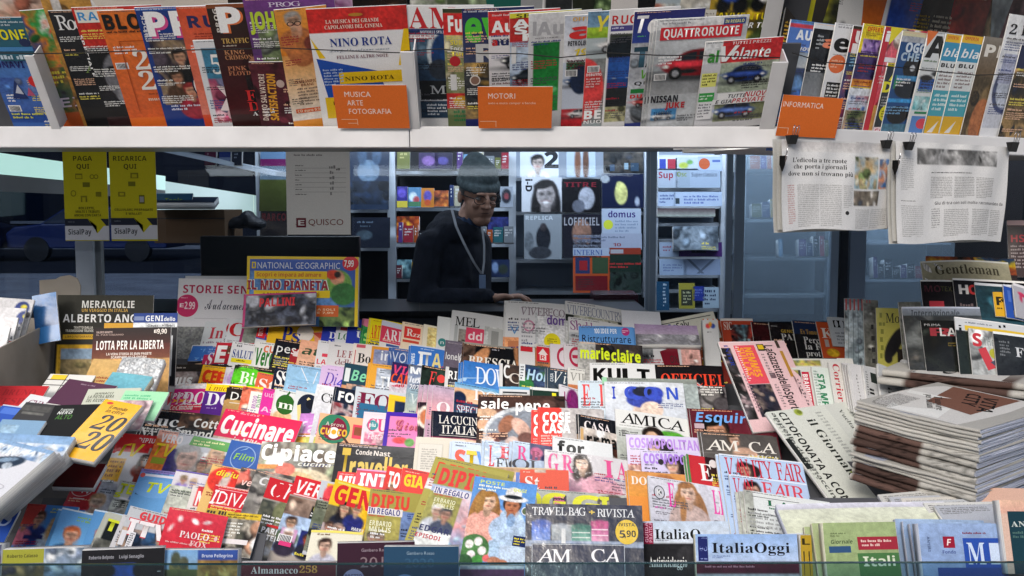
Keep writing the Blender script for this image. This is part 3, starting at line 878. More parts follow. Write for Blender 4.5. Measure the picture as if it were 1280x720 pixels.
t1b = [
 (505,6,112,0,'white magazine with huge red serif letters and car photos','f0f0f2','D 0 30 112 8 1c2c58|D 0 42 112 82 28405a|Z 4 44 108 40 5 30506c 90b0c8 183048|E 34 62 9 24 d0d8dc|E 46 66 16 30 183c70|E 40 84 14 14 2c3440|D 0 100 112 26 202428|D 0 128 112 26 284058|s 4 1 60 28 c82830 AM|S 18 32 30 3.5 d8dcec MOTORI E STILI|r 26 106 50 12 b8bcc0 Mont|R 8 112 5 16 e8e8e8|K 20 132 30 18 4 d8e0e8',dict(solo=1)),
 (553,10,90,0,'red headed off-road magazine with green photo','6c7c50','D 0 5 90 28 d42c2c|Z 0 33 90 110 6 607038 c8c0a0 808858 a0a088|D 0 112 90 22 c83030|E 20 124 12 8 d8a830|R 0 0 90 5 384028|X 6 9 40 20 fff Fuori|S 8 40 32 6 f0e040 SUBARU|S 8 48 32 6 f0f0f0 Forester|S 8 55 32 6 f0e040 Turbo|O 13 68 7 7 b82830|R 6 86 8 22 e8e8e8|K 8 136 30 18 3 308050'),
 (577,10,90,0,'navy magazine with bright green letters','28306c','V 0 0 90 70 242c64 3c4460|Z 0 70 90 78 6 3c3a34 c8a058 2a2c30 484a4c|K 2 2 70 4 1 c8ccdc|X 3 4 46 38 50c83c ev|X 16 46 60 23 ccc RE|S 16 72 40 5 302820 AVVENTURA|O 14 94 7 7 e8e0d8|O 14 94 5.5 5.5 907060'),
 (610,14,90,0,'red and white motoring weekly','e8e4e6','D 0 0 90 31 d83030|A 46 64 60 1c1e24|X 4 12 50 14 fff Auto|K 4 3 40 4 1 f0c0c0|X 4 34 42 9 283060 auto|X 4 34 7 9 d03030 a|S 3 86 34 4 303030 035 DAKTE|K 3 92 40 4 1 806060'),
 (637,16,90,0,'pale blue and red motorsport paper','a8c0dc','D 0 6 90 30 d83430|Z 0 40 90 110 7 a8c0dc c8d4e4 8098b8|A 28 84 50 1c2028|S 8 1 60 5 303818 SPRINT|R 0 0 90 6 e8e040|X 4 8 40 9 fff AU|X 6 17 36 9 fff SP|X 16 26 30 9 fff M|R 2 42 6 22 e8e8e8'),
 (661,17,92,0,'pale grey magazine with green panel','d8d8da','V 0 0 92 34 e4e4e6 d0d0d2|D 6 36 34 94 24803c|V 6 36 34 94 187030 30a048|X 5 11 66 16 b0b0b4 lAuto|K 8 30 50 2 1 606064|E 24 100 14 6 70c080'),
 (706,19,100,0,'magazine with round red letter a and blue jeep','c8d0e0','V 0 0 100 60 c4ccdc e8e8ea|A 26 86 44 28406c|E 24 84 14 20 202c48|D 0 124 100 26 c02c34|A 24 132 30 e8e8e8|S 10 2 40 5 e8b030 OFFERTA|X 6 10 34 19 d83030 a|X 5 32 30 6 303038 PETROLEUM|T 14 42 40 9 e0c828 1968|K 4 56 30 14 4 602830'),
 (735,14,90,0,'magazine with yellow lettering over white hatchback','b8c4c8','D 0 0 90 30 78a0c0|V 0 20 90 14 a8c838 88b030|A 40 44 50 e8e8ea|D 0 60 90 90 888c8c|E 0 104 26 44 e04848|T 12 5 30 20 f0e048 Yo|S 2 80 20 3.5 fff DEBUTTO|K 2 86 20 14 4 f0d0d0|K 2 118 36 14 4 f0e0e0|X 2 132 50 12 fff BERL|S 2 146 40 5 fff NUOVA'),
 (762,12,90,0,'white magazine with blue classic roadster','ececee','D 2 30 88 44 3c4438|E 24 52 26 18 182028|D 2 62 88 30 2858a8|E 12 96 6 7 e0e4e8|E 30 96 6 7 e0e4e8|D 2 90 88 12 1c4488|D 2 102 88 32 282c30|Z 2 130 88 22 4 8a8c50 b8b490 585c38|S 4 7 50 11 d03030 RUOTE|R 3 20 30 7 504c90|K 4 21 28 4 1 d0d0e8'),
 (793,14,90,0,'navy magazine with white italic heading and huge letters','3c4890','V 0 0 90 40 28286c 30489c|Z 0 40 90 110 7 a0a4ac c8ccd4 687078|A 26 122 34 c83838|T 4 5 46 22 f0f0f4 Top|K 6 30 20 3 1 50b068|X 4 46 22 26 284858 T|X 20 46 26 26 181c24 A|T 16 76 18 12 60a838 VS|S 8 92 50 5 303438 QUALE|R 4 102 24 6 20803c|X 4 110 30 5 d03030 DUEL'),
 (822,24,116,0,'white magazine with red banner and red crossover car','c0c4c8','D 0 0 116 14 e8eaec|V 0 26 116 50 d0d4d8 90989c|V 0 66 116 40 787c80 a8aaac|A 58 62 92 a81c28|V 0 100 116 46 b8bcc0 c8ccd0|D 4 118 34 18 4890c8|A 20 130 28 e8ecf0|R 5 10 104 16 d82c38|S 9 12 96 11 fff QUATTRORUOTE|R 84 2 28 8 385090|S 86 4 24 4 f0f0a0 IN REGALO|X 2 100 36 9 303038 NISSAN|X 22 110 26 8 c03038 JUKE|S 8 122 24 5 1c4878 ELECTRIC|K 40 128 26 10 3 606468|K 6 3 60 4 1 a0a0a8',dict(rep=(2,4,-1))),
 (882,52,100,0,'magazine with two blue cars and red heading','d8d8dc','D 0 0 100 28 d03034|D 0 0 22 28 e4e6e8|D 24 28 78 40 a8b4a0|A 58 46 58 1c3478|D 24 82 78 26 88906c|A 52 94 54 3c5898|X 5 12 14 14 40983c al|T 20 6 24 20 fff V|T 36 10 50 14 fff olante|S 34 1 50 4 f8d8d8 TUTTI I PREZZI|R 1 40 20 18 f0f080|K 2 41 18 16 4 605820|R 1 58 20 8 e8e8e8|R 1 66 20 12 40a850|K 2 68 18 8 2 e8f8e8|R 1 78 20 24 e8e8ea|K 2 80 18 20 5 707078|R 26 68 72 8 f4f4f4|T 40 70 24 5 303038 TUTTE|T 62 68 34 7 c82c38 NUOVE|R 20 76 76 7 f0f0f0|T 24 77 22 5 303038 E GIA|T 46 76 44 6 c82c38 PROVATE'),
]
run_row(T1b, t1b, GT, cell=.003, th=.003)
T1w = Row(2.41, 166, -14, 29, xc=985, ybot=190, gap=.001)
t1w = [
 (988,24,84,0,'blue and silver magazine in film sleeve','4878c8','D 0 0 84 4 4888d0|D 0 4 84 5 c03040|V 0 40 84 20 8898a8 c0c4c8|D 0 62 84 30 285090|Z 0 60 84 90 5 2c4c80 5c86b4 1c3058 a8b4b0|X 10 12 30 12 f0f4f8 AUD|T 8 32 30 6 e8e8e8 nuova',dict(solo=1,mt='film')),
 (1018,28,84,0,'black magazine with pink letter','181a1e','R 0 0 84 7 d8dce0|Z 2 12 84 60 5 181a1e 2a2e34 14161a|V 0 64 84 80 707478 b8bcc0|X 14 16 20 14 e88868 a|K 6 14 10 20 4 a8acb0|X 10 96 40 9 e0e0e4 Eq|X 10 108 40 9 e0e0e4 Li'),
 (1044,28,84,0,'white magazine with black letter e and orange disc','e6e6e8','K 4 3 40 4 1 909094|X 3 14 44 22 141414 eu|O 12 52 11 12 e07040|K 4 46 16 12 3 f0c0a0|R 4 76 30 22 181818|K 5 78 26 18 4 e8e8e8|K 4 39 40 2 1 606060'),
 (1066,32,84,0,'red headed puzzle magazine','b83038','D 0 0 84 4 302818|D 0 34 84 24 28486c|Z 0 56 84 80 5 a83038 283c70 c04850|X 5 6 30 15 f0e8e8 UF|X 3 22 24 12 f0e8e8 F|K 4 40 16 12 3 90c0e0'),
 (1079,29,84,0,'yellow magazine with purple gem photo','e8d030','D 0 0 84 36 f0d828|Z 4 18 24 18 3 704898 c0a0d8 402868|Z 0 36 84 34 5 302850 50386c 283060|D 0 70 84 10 d88830|D 0 82 84 10 d8dce4|Z 0 92 84 20 4 304878 d0d8e8 a03848|Z 0 112 84 40 4 384028 c8a890 506038 202418|S 6 3 24 6 d84020 OFFERTA|K 5 10 24 5 2 a07818|K 3 39 40 3 1 e0c850|K 4 50 26 12 3 a83840|K 3 72 40 4 1 903820'),
 (1106,33,84,0,'red and yellow striped cooking weekly','d84860','Z 0 0 84 150 6 c83848 e87080 f0c8c0|R 0 0 8 150 c83040|D 0 34 8 50 4890c0|D 0 100 84 60 c8a060|P f0e030 8 0 26 0 10 22|X 24 14 26 22 f0f0f0 L|X 3 6 6 12 fff i|R 8 38 30 6 f0f0f4'),
 (1109,78,80,0,'dark blue magazine with yellow capitals','2a3440','D 0 0 80 4 30405c|Z 0 42 80 50 7 2c343c 383c40|R 0 0 80 5 d8c828|K 2 1 50 3 1 404020|X 6 9 34 13 e8e030 AS|X 0 24 40 13 e8e030 DIH|K 2 42 30 14 4 a0a0a0|O 14 64 11 11 e0d820|K 6 60 16 10 3 706810|R 0 82 80 9 f0d8dc|S 2 84 36 6 c03048 GOOGLE',dict(lift=.004,hpx=96)),
 (1128,38,84,0,'deep blue magazine with record player photo','1c4c84','R 0 0 84 6 e0d8b0|Z 0 0 84 5 4 e0d0a0 303030|D 0 6 84 8 b8bcc4|E 26 46 14 14 16181c|E 26 46 4 4 d0d4d8|D 6 56 60 6 50a0d8|E 26 74 20 12 14202c|D 0 86 70 6 3898d8|E 20 108 16 12 101418|D 0 120 60 28 487890|X 9 14 36 12 d8e4f0 OGGI|X 5 27 40 10 b0c8dc CHE T|K 0 96 40 12 3 80b0d8'),
 (1160,38,84,0,'white magazine with black letter A and small photos','dfe3e4','P e87838 -2 0 14 0 2 20|X 2 6 30 27 141414 A|S 24 4 20 7 404040 JOU|K 2 36 34 4 1 608060|E 12 60 9 4 282828|E 30 54 12 4 303438|Z 2 84 40 18 3 48a0a8 90c8cc d8e8e8|R 4 110 30 24 5888c8|O 20 120 8 7 d84858|K 2 74 34 6 2 80a088|K 2 46 40 6 2 909494|R 6 104 30 3 308858'),
 (1182,42,60,0,'teal and yellow diet magazine','48a0b0','R 0 0 60 10 f0c030|S 2 2 16 4 d84828 OFFERTA|R 0 10 60 24 3c98c0|T 2 18 24 10 f4f8f8 bla|R 0 34 60 38 e8ecec|X 2 37 20 5 282c2c BLU|K 2 46 22 24 5 806868|R 0 72 60 34 48a8b8|K 3 76 24 24 4 d8f0f0|R 0 106 60 46 e0b028|P e8e4dc 4 128 18 112 12 128|K 2 134 24 12 2 c83828'),
 (1203,43,60,0,'front copy of the teal and yellow diet magazine','48a0b0','R 0 0 60 10 f0c030|S 4 2 20 4 d84828 OFFERTA|R 0 10 60 24 3c98c0|T 4 18 26 11 f4f8f8 bla|R 0 34 60 38 e8ecec|X 4 37 22 5 282c2c BLU|K 4 46 24 24 5 806868|R 0 72 60 34 48a8b8|K 4 76 24 24 4 d8f0f0|R 0 106 60 46 e0b028|P e8e4dc 6 128 20 112 14 128|K 4 134 24 12 2 c83828'),
 (1230,45,90,0,'brown magazine with white letters','706040','V 0 0 90 60 8a8278 604c34|Z 0 50 90 100 8 584830 383020 786448|E 20 110 12 30 a86840|X 5 10 30 15 e8e4dc PL'),
 (1262,17,110,0,'white magazine with wrist watch photo','e4e6ea','V 0 0 110 150 eceef0 c8ccd8|E 22 96 20 34 485070|E 22 96 15 28 b8c0d0|D 6 50 22 40 a8aec8|s 4 12 30 13 202024 2 H|K 4 32 30 6 3 a8a8ac'),
 (1276,56,90,0,'navy and gold magazine at the right edge','20284c','Z 0 30 90 120 5 20242c a88858 383020 181c28|^ r 12 40 36 10 e0e0e8 -90 LO'),
]
run_row(T1w, t1w, GT, cell=.003, th=.003)
# front cards
TC = Row(2.33, 160, -38, 0, ybot=161)
GC_ = 'orange category cards on the upper rack'
run_row(TC, [
 (415,106,93,0,'orange section card reading MUSICA ARTE FOTOGRAFIA','e2702a','n 14 8 33 7 f8e8dc MUSICA|n 16 19 20 7 f8e8dc ARTE|n 17 30 54 7 f8e8dc FOTOGRAFIA|R 6 44 20 .7 f0c8a8|R 26 44 .7 8 f0c8a8|R 14 49 12 .7 f0c8a8',dict(solo=1)),
 (597,108,94,0,'orange section card reading MOTORI','e2702a','n 13 8 34 7 f8e8dc MOTORI|n 13 19 60 3 f8d8c0 auto e moto     camper e barche|R 2 44 21 .7 f0c8a8|R 22 44 .7 8 f0c8a8',dict(solo=1)),
], GC_, cat='card', name='card', th=.0012, stack=False, mt='matte', pm='white', flat=1)
TCw = Row(2.33, 165, -14, 29, xc=985, ybot=171)
run_row(TCw, [(979,118,78,0,'orange section card reading INFORMATICA','e2702a','n 2 8 52 7 f8e8dc INFORMATICA|R 2 42 12 .7 f0c8a8|R 14 42 .7 8 f0c8a8',dict(solo=1))],
 GC_, cat='card', name='card', th=.0012, stack=False, mt='matte', pm='white', flat=1)
# ================================================================== stepped front display
G_ = 'magazines on the stepped front display'
# row A: back of the display
RA = Row(3.5, 402, 47)
run_row(RA, [
 (224,392,84,0,'grey stone texture booklet','8a8c8c','Z 0 0 90 110 1.6 8a8c8c a0a29e 74767a b4b4ae',dict(solo=1,mt='matte')),
 (262,404,66,0,'white magazine with thin red serif heading','e0e6ea','s 4 6 36 15 d04858 In C|K 2 24 50 4 1 a090a0|D 0 40 66 50 5870a0'),
 (288,400,64,0,'white magazine with red serif C','e0e4ea','s 2 3 17 17 c82c34 C|K 2 25 40 4 2 909098'),
 (304,404,60,0,'magenta edged magazine with arch photo','c0b0a8','Z 3 4 57 80 5 a89c8c d0c8bc 8a8478|E 12 14 10 12 909890|R 0 0 60 3 a84878|R 0 0 3 80 a83c70'),
 (324,402,66,0,'red and white weekly with blue words','e8e8ec','D 0 0 66 22 4054a8|R 0 2 10 18 e03038|^ S 2 18 14 5 fff -90 TUTTO|S 12 5 18 9 e8ecf4 ILN|P e03038 8 12 30 30 22 34|K 4 24 20 5 1 202028'),
 (346,402,88,0,'yellow magazine with dark blue serif letters','f0c030','R 0 0 88 3 f0b020|s 9 4 12 20 303c90 P|s 21 6 10 16 303c90 s|O 36 10 10 10 f0e8e0|Z 30 6 10 10 4 e8e4e0 d0c8c8|P e8a080 46 8 62 2 86 4 84 22 50 24|P c05040 44 8 60 6 54 14',dict(rep=(2,4,0))),
 (405,400,60,0,'plain royal blue booklet with white capitals','3040b0','s 9 14 14 8 f0f0f4 DI|s 9 24 14 8 f0f0f4 NA'),
 (422,400,60,0,'white booklet with red label and green capitals','dcdee4','R 5 9 12 4 e04858|s 3 16 20 8 307848 LOT'),
 (436,399,60,0,'second royal blue booklet with lime strip','3040b0','R 12 10 10 3 c8d840|s 11 14 20 8 f0f0f4 US'),
 (455,400,50,0,'green magazine with pink flower','389850','O 4 4 6 5 e080a0|X 0 12 12 14 2c8048 S|X 2 16 12 10 a8e078 S'),
 (463,399,66,0,'yellow crafts magazine with big red A','e8d820','s 2 6 15 17 d83030 ARTE|K 3 1 40 2 1 c09018|S 1 28 16 6 303030 PROG|R 0 24 60 1 c8a818'),
 (477,402,66,0,'pink red magazine with serif capitals','d8405c','R 0 0 66 6 c8cce0|s 4 8 30 13 f0e8ec ARIA|K 3 22 40 2 1 e0a0b0|R 0 25 66 9 e8e4e0|R 8 26 16 5 4060a0'),
 (503,403,66,0,'cream weekly with red square logo','f0dcc0','R 3 5 20 14 e03c38|s 6 7 8 9 f4e8e0 R|s 14 10 9 6 f4e8e0 zz|R 2 21 20 3 d85040|i 8 26 20 7 302820 Ann'),
 (529,407,44,0,'cream booklet with gold pattern','ece4d0','Z 5 2 20 60 2.5 d0b060 f0e0a0 b08c40'),
 (547,397,60,0,'white magazine with small teal disc','dfe3e4','O 7 31 5 5 3c8888|n 5 28 4 5 e0e8e8 n',dict(th=.008)),
 (565,389,76,2,'white home magazine with pink square logo','d4d6d8','R 5 18 4 20 b0b4b4|Z 10 22 14 30 4 504c48 807870 a8a49c|Z 42 14 34 60 5 b8bab8 d8dad8 989a98|R 46 16 28 60 c0c2c0|R 50 19 9 50 9a9c9a|r 5 7 30 11 202024 MEL|R 19 19 22 20 e04c6c|S 22 24 17 9 f8e4e8 dd',dict(th=.007)),
 (632,378,80,1,'tall white magazine with blue and orange prints','dcdee0','D 0 44 18 30 e8a070|n 6 30 20 10 6898c8 W|R 4 48 12 20 c88058',dict(th=.010,rep=(1,2,0))),
 (649,383,80,1,'film wrapped white magazine with yellow price disc','e0e0e4','D 20 8 60 80 c4c8cc|Z 22 8 50 80 2 c4c8cc e8e8ec a8acb0|r 2 2 54 9 806c7c VIVERECO|O 12 24 7 7 c880a0|O 12 24 5 5 e8dce0|K 2 14 16 30 6 a0a0a8|S 34 10 38 11 5c2c90 domus|O 40 41 10 10 f0e020|K 34 37 12 7 3 807818|R 4 49 70 .6 888',dict(mt='film')),
 (706,377,75,1,'white country home magazine with grey serif heading','dfe0e0','D 0 16 75 10 303430|Z 10 16 56 12 4 303430 c8c8b8 505840|D 0 24 75 60 c4c6c8|K 30 17 40 4 1 d0d0c8|r 2 4 70 11 8088a0 VIVERECOUNTRY'),
 (710,397,75,1,'pale magazine with mauve serif heading','e0e0e2','r 2 4 60 11 905890 Shabby style|D 0 18 75 50 c0c4c8',dict(lift=.004,hpx=60)),
], G_, density=.4)
RB = Row(3.36, 432, 47)
run_row(RB, [
 (241,433,64,0,'white puzzle magazine with blue outlined letters','e4e8f0','P 3c70c0 1 1 26 1 24 20 -1 20|X 4 4 20 14 f0f4fc UP|X 6 5 16 12 68a0e0 UP|D 0 20 64 60 383034|F 14 20 10 202020 e0b898 383034',dict(solo=1)),
 (258,435,64,0,'magenta and blue magazine with white S','b8305c','D 0 0 64 10 4068b0|b 4 7 16 16 f4e8f0 So|K 4 2 16 6 2 90b0e0'),
 (272,430,64,0,'red magazine with tall white capital','c83040','X 2 4 12 20 fff E|R 14 4 40 10 6c4838|K 15 5 20 10 2 e8d8c8|D 0 26 64 30 283054|K 4 26 20 5 1 e0e0e8'),
 (291,428,66,0,'white health magazine with blue serif capitals','ececee','K 5 3 15 4 1 707078|s 3 9 28 10 284890 SALUTE|R 3 20 30 5 f0e030|K 9 21 20 3 1 806808|E 22 30 5 4 d8405c'),
 (322,428,66,0,'white cookery magazine with big green letters','ececea','X 9 4 20 8 e87c58 CUC|X 1 8 22 20 388038 Vero|D 0 30 66 40 e8e0d8',dict(rep=(1,2,0))),
 (345,424,76,2,'black magazine with white lowercase heading and red box','202028','Z 0 18 80 40 4 282830 383840 202028|n 4 4 38 12 f4f4f4 pesca|R 21 9 14 22 a83038|R 24 12 8 6 e8d8d8|K 4 22 16 10 3 909098'),
 (376,426,76,1,'peach cover with green script heading','f0b090','V 0 0 76 60 f0b090 ecc8b0|T 4 7 40 10 405840 atir|i 16 26 12 6 383028 Z'),
 (398,427,76,0,'pale grey newspaper supplement with red words','e4e4e8','R 7 15 9 4 e04058|S 2 22 11 6 d83048 LA|K 2 30 30 3 1 a0a0a4',dict(mt='matte')),
 (412,428,78,0,'grey booklet with dark red serif heading','dcdadc','K 6 3 16 3 1 707078|s 11 9 40 9 903038 LE FIABE|r 10 20 24 7 906468 della',dict(mt='matte')),
 (442,430,70,0,'cream booklet with red bar and black serif letters','e8e0da','R 3 8 1 18 c84850|s 7 11 16 12 202020 Bo|R 4 1 11 4 c85868',dict(mt='matte')),
 (465,434,66,0,'orange framed geography supplement','e09838','D 3 4 60 70 8898c0|V 3 4 60 60 8c98c0 c8b8b8|S 12 5 12 11 e8ecf4 in'),
 (490,436,66,0,'slate blue magazine with thin white letters','4868a8','V 0 0 66 50 4868a8 3c5080|n 1 4 20 13 d0d8e8 VOI|K 12 4 14 3 1 a0b0d0'),
 (513,432,64,0,'bright blue magazine with white capitals and sand glyph','3c78cc','R 0 0 64 1.5 d8e0f0|D 0 30 64 40 c8b8a0|^ X 2 26 20 4 d8e8f8 -90 TIMES|S 10 7 8 18 f0f4f8 I|S 16 7 10 18 f0f4f8 T|S 27 7 12 18 e8d890 A|K 12 3 30 2 1 c0d4f0',dict(rep=(1,2,0))),
 (557,426,80,2,'mauve grey travel guide with white lettering and circle','706878','V 0 0 80 60 706878 605868|O 28 22 10 12 c8c8d0 .86|n 2 14 20 9 f4f4f4 lonely|K 3 2 60 2 1 a8a0a8',dict(flat=1)),
 (580,430,100,2,'dark magazine with white serif capitals over a brown horse','302824','Z 0 0 100 60 5 302824 6c5044 483830 8c6c58|E 44 10 30 24 14161a|E 18 20 8 20 c88c60 .5|E 74 20 8 26 b88058 -.3|K 34 3 16 3 1 b0b0b8|s 7 14 60 11 f0ece4 BRESCIA|R 0 0 60 1 a0a098'),
 (648,432,66,0,'white magazine with red roof logo','dcdadc','R 2 2 15 6 c82c38',dict(th=.006)),
 (668,431,70,0,'magazine with red house logo and wooden floor','dad6d2','D 0 4 20 40 b07850|R 2 3 16 18 d02c38|P f0e0e0 4 12 10 5 16 12|R 6 12 8 7 f0e0e0|S 7 13 6 5 d02c38 R'),
 (687,431,66,0,'pale pink magazine with red ring logo','dcd4dc','O 17 15 9 12 b83050 .7'),
 (704,431,66,0,'second pale pink magazine with red ring','dcd6dc','O 15 15 9 12 b83050 .7|R 10 13 10 4 b83050'),
], G_, density=.4)
RB2 = Row(3.27, 425, 47)
run_row(RB2, [
 (723,409,68,1,'blue renovation magazine with black rounded heading','5c94d4','S 19 3 28 6 e8f0f8 100 IDEE PER|n 4 10 60 10 10141c Ristrutturare|O 58 6 5 5 b03878|K 54 4 8 4 2 f0c8e0|D 0 22 68 40 c0c8cc',dict(solo=1,rep=(1,-2,-1))),
 (722,428,80,2,'dark magazine with lime green rounded heading','363238','Z 0 0 22 60 2.4 909090 b8b8b4 6c6c70|Z 22 0 60 60 5 363238 48403c 242428|X 3 7 36 13 dcf030 marie|X 41 8 36 13 dcf030 claire|T 40 22 20 6 d8e848 Mars'),
], G_, density=.4)
RC = Row(3.2, 462, 47)
run_row(RC, [
 (218,458,72,0,'magazine with white lowercase letters over dark table','d0ccca','D 0 0 72 10 302c2a|Z 0 8 72 50 4 d0ccca 9a8a88 504850 e8e4e0|K 4 2 20 3 1 c8c0b8|X 2 13 26 13 f8f8f8 gus',dict(solo=1)),
 (254,457,72,1,'orange yellow magazine with red capitals','f4b428','V 0 0 72 34 f8c028 f09830|D 0 24 72 2 408838|n 4 6 42 15 e03c20 CELI|X 3 6 26 15 e03c20 CEL'),
 (286,460,60,0,'white magazine with pale violet disc','e0dce4','E 10 14 9 11 c0a0d0'),
 (297,457,80,1,'black edged magazine with lime panel and white serif','242820','D 3 5 40 50 60d030|E 14 14 16 14 60d030|s 6 7 26 15 f0fce8 Bio|K 4 25 24 3 1 c8f0b0|D 45 5 60 40 d8dade|K 2 1 60 3 1 60645c'),
 (322,467,66,1,'coral orange magazine with white serif letters','e06848','s 4 6 18 14 f4ece8 St',dict(lift=.002)),
 (344,459,66,0,'navy magazine with two tall white S letters','1c2438','s 3 4 8 18 f0f0f0 S|s 10 4 8 18 f0f0f0 S|K 4 24 20 8 3 909ab0'),
 (362,456,80,0,'pale sky blue magazine with thin white lines','98c8ec','V 0 0 80 60 98c4e8 a8d4f0|P f0f4f8 14 3 15.2 3 26 20 24.8 20|P f0f4f8 34 5 35 5 32 20 31 20|P 80b0d8 6 18 30 18 30 18.8 6 18.8',dict(rep=(1,2,0))),
 (402,458,72,0,'lilac magazine with violet serif letters','d8bce4','K 8 3 20 2 1 806890|i 5 7 16 15 6040b0 Di|S 21 14 8 9 5048c8 4',dict(rep=(1,-6,0))),
 (431,455,76,1,'dark teal magazine with pale green italic heading','284858','D 0 26 76 40 c89068|Z 6 24 76 30 4 283c50 e0b090 483048|R 2 6 6 16 e0e8e8|T 10 7 36 13 88d8b0 Bene'),
 (463,455,70,0,'orange framed magazine with grey blue photo','e8a840','D 9 5 60 60 a8b8cc|Z 10 5 56 30 4 8c9cb4 c8d0dc 707c90|S 14 14 20 14 f0f4f8 TIT|K 12 6 10 5 2 505868',dict(rep=(1,3,0))),
 (490,454,66,1,'navy magazine with red and blue jumbled capitals','302858','T 3 3 24 10 e04878 VIA|T 1 13 26 11 e85828 CAM|K 2 26 24 4 1 c83858|D 0 24 66 30 d8d0dc|K 8 24 18 5 1 c02840'),
 (511,456,50,0,'grey blue magazine with white capitals and 2020','8ca0c0','Z 0 0 50 50 4 8ca0c0 a8b4c8 68789c|X 2 3 13 8 f0f4f8 M|T 2 15 15 7 e8ecf4 lux|T 2 24 16 7 e8ecf4 2020'),
 (527,458,66,1,'dark green magazine with red letter and dot','283830','Z 0 0 66 60 5 283830 1c2824 38463c|i 9 5 10 19 e04848 F|O 25 13 5 5 e04c48'),
 (557,460,66,1,'dark charcoal magazine with white capitals','34343c','R 0 0 4 50 dcdcdc|S 4 4 30 10 f0f0f0 RIFAT|K 5 17 20 8 3 b0b0b8'),
 (579,453,76,0,'bright blue travel magazine with thin white serif capitals','3c78c8','V 0 0 76 50 3474c4 5c94d8|r 15 5 50 20 e8f0fc DOVE|P a8ccec 0 20 30 17 76 26 76 28 0 24',dict(rep=(2,3,-1),th=.007)),
 (624,455,80,0,'black food magazine with white letter','201c1e','Z 8 0 76 50 4 201c20 504038 383030 c09878|R 0 0 4 50 e0e0e0|S 5 1 8 16 f0f0f0 C|r 12 10 24 12 e0d8d0 Ca'),
 (649,456,84,1,'dark blue magazine with pale blue script heading','24385c','Z 0 0 84 50 6 24385c 3c4c6c 304c38|R 0 0 7 20 e8ecf0|K 1 2 5 17 5 303848|T 9 5 44 13 b8dcf4 Home|E 4 24 14 9 388048'),
 (684,461,80,1,'dark slate magazine with white italic heading','384858','^ S 3 16 12 4 d8e0e8 -90 CASA|i 8 3 40 14 f0f4f4 Vivere|Z 0 20 80 30 5 384858 506070'),
 (709,461,80,1,'white villas magazine with grey serif capitals','e0e0dc','r 3 5 44 10 90908c VILLEG|D 0 20 80 30 c87c50'),
], G_, density=.4)
RD = Row(3.04, 488, 47)
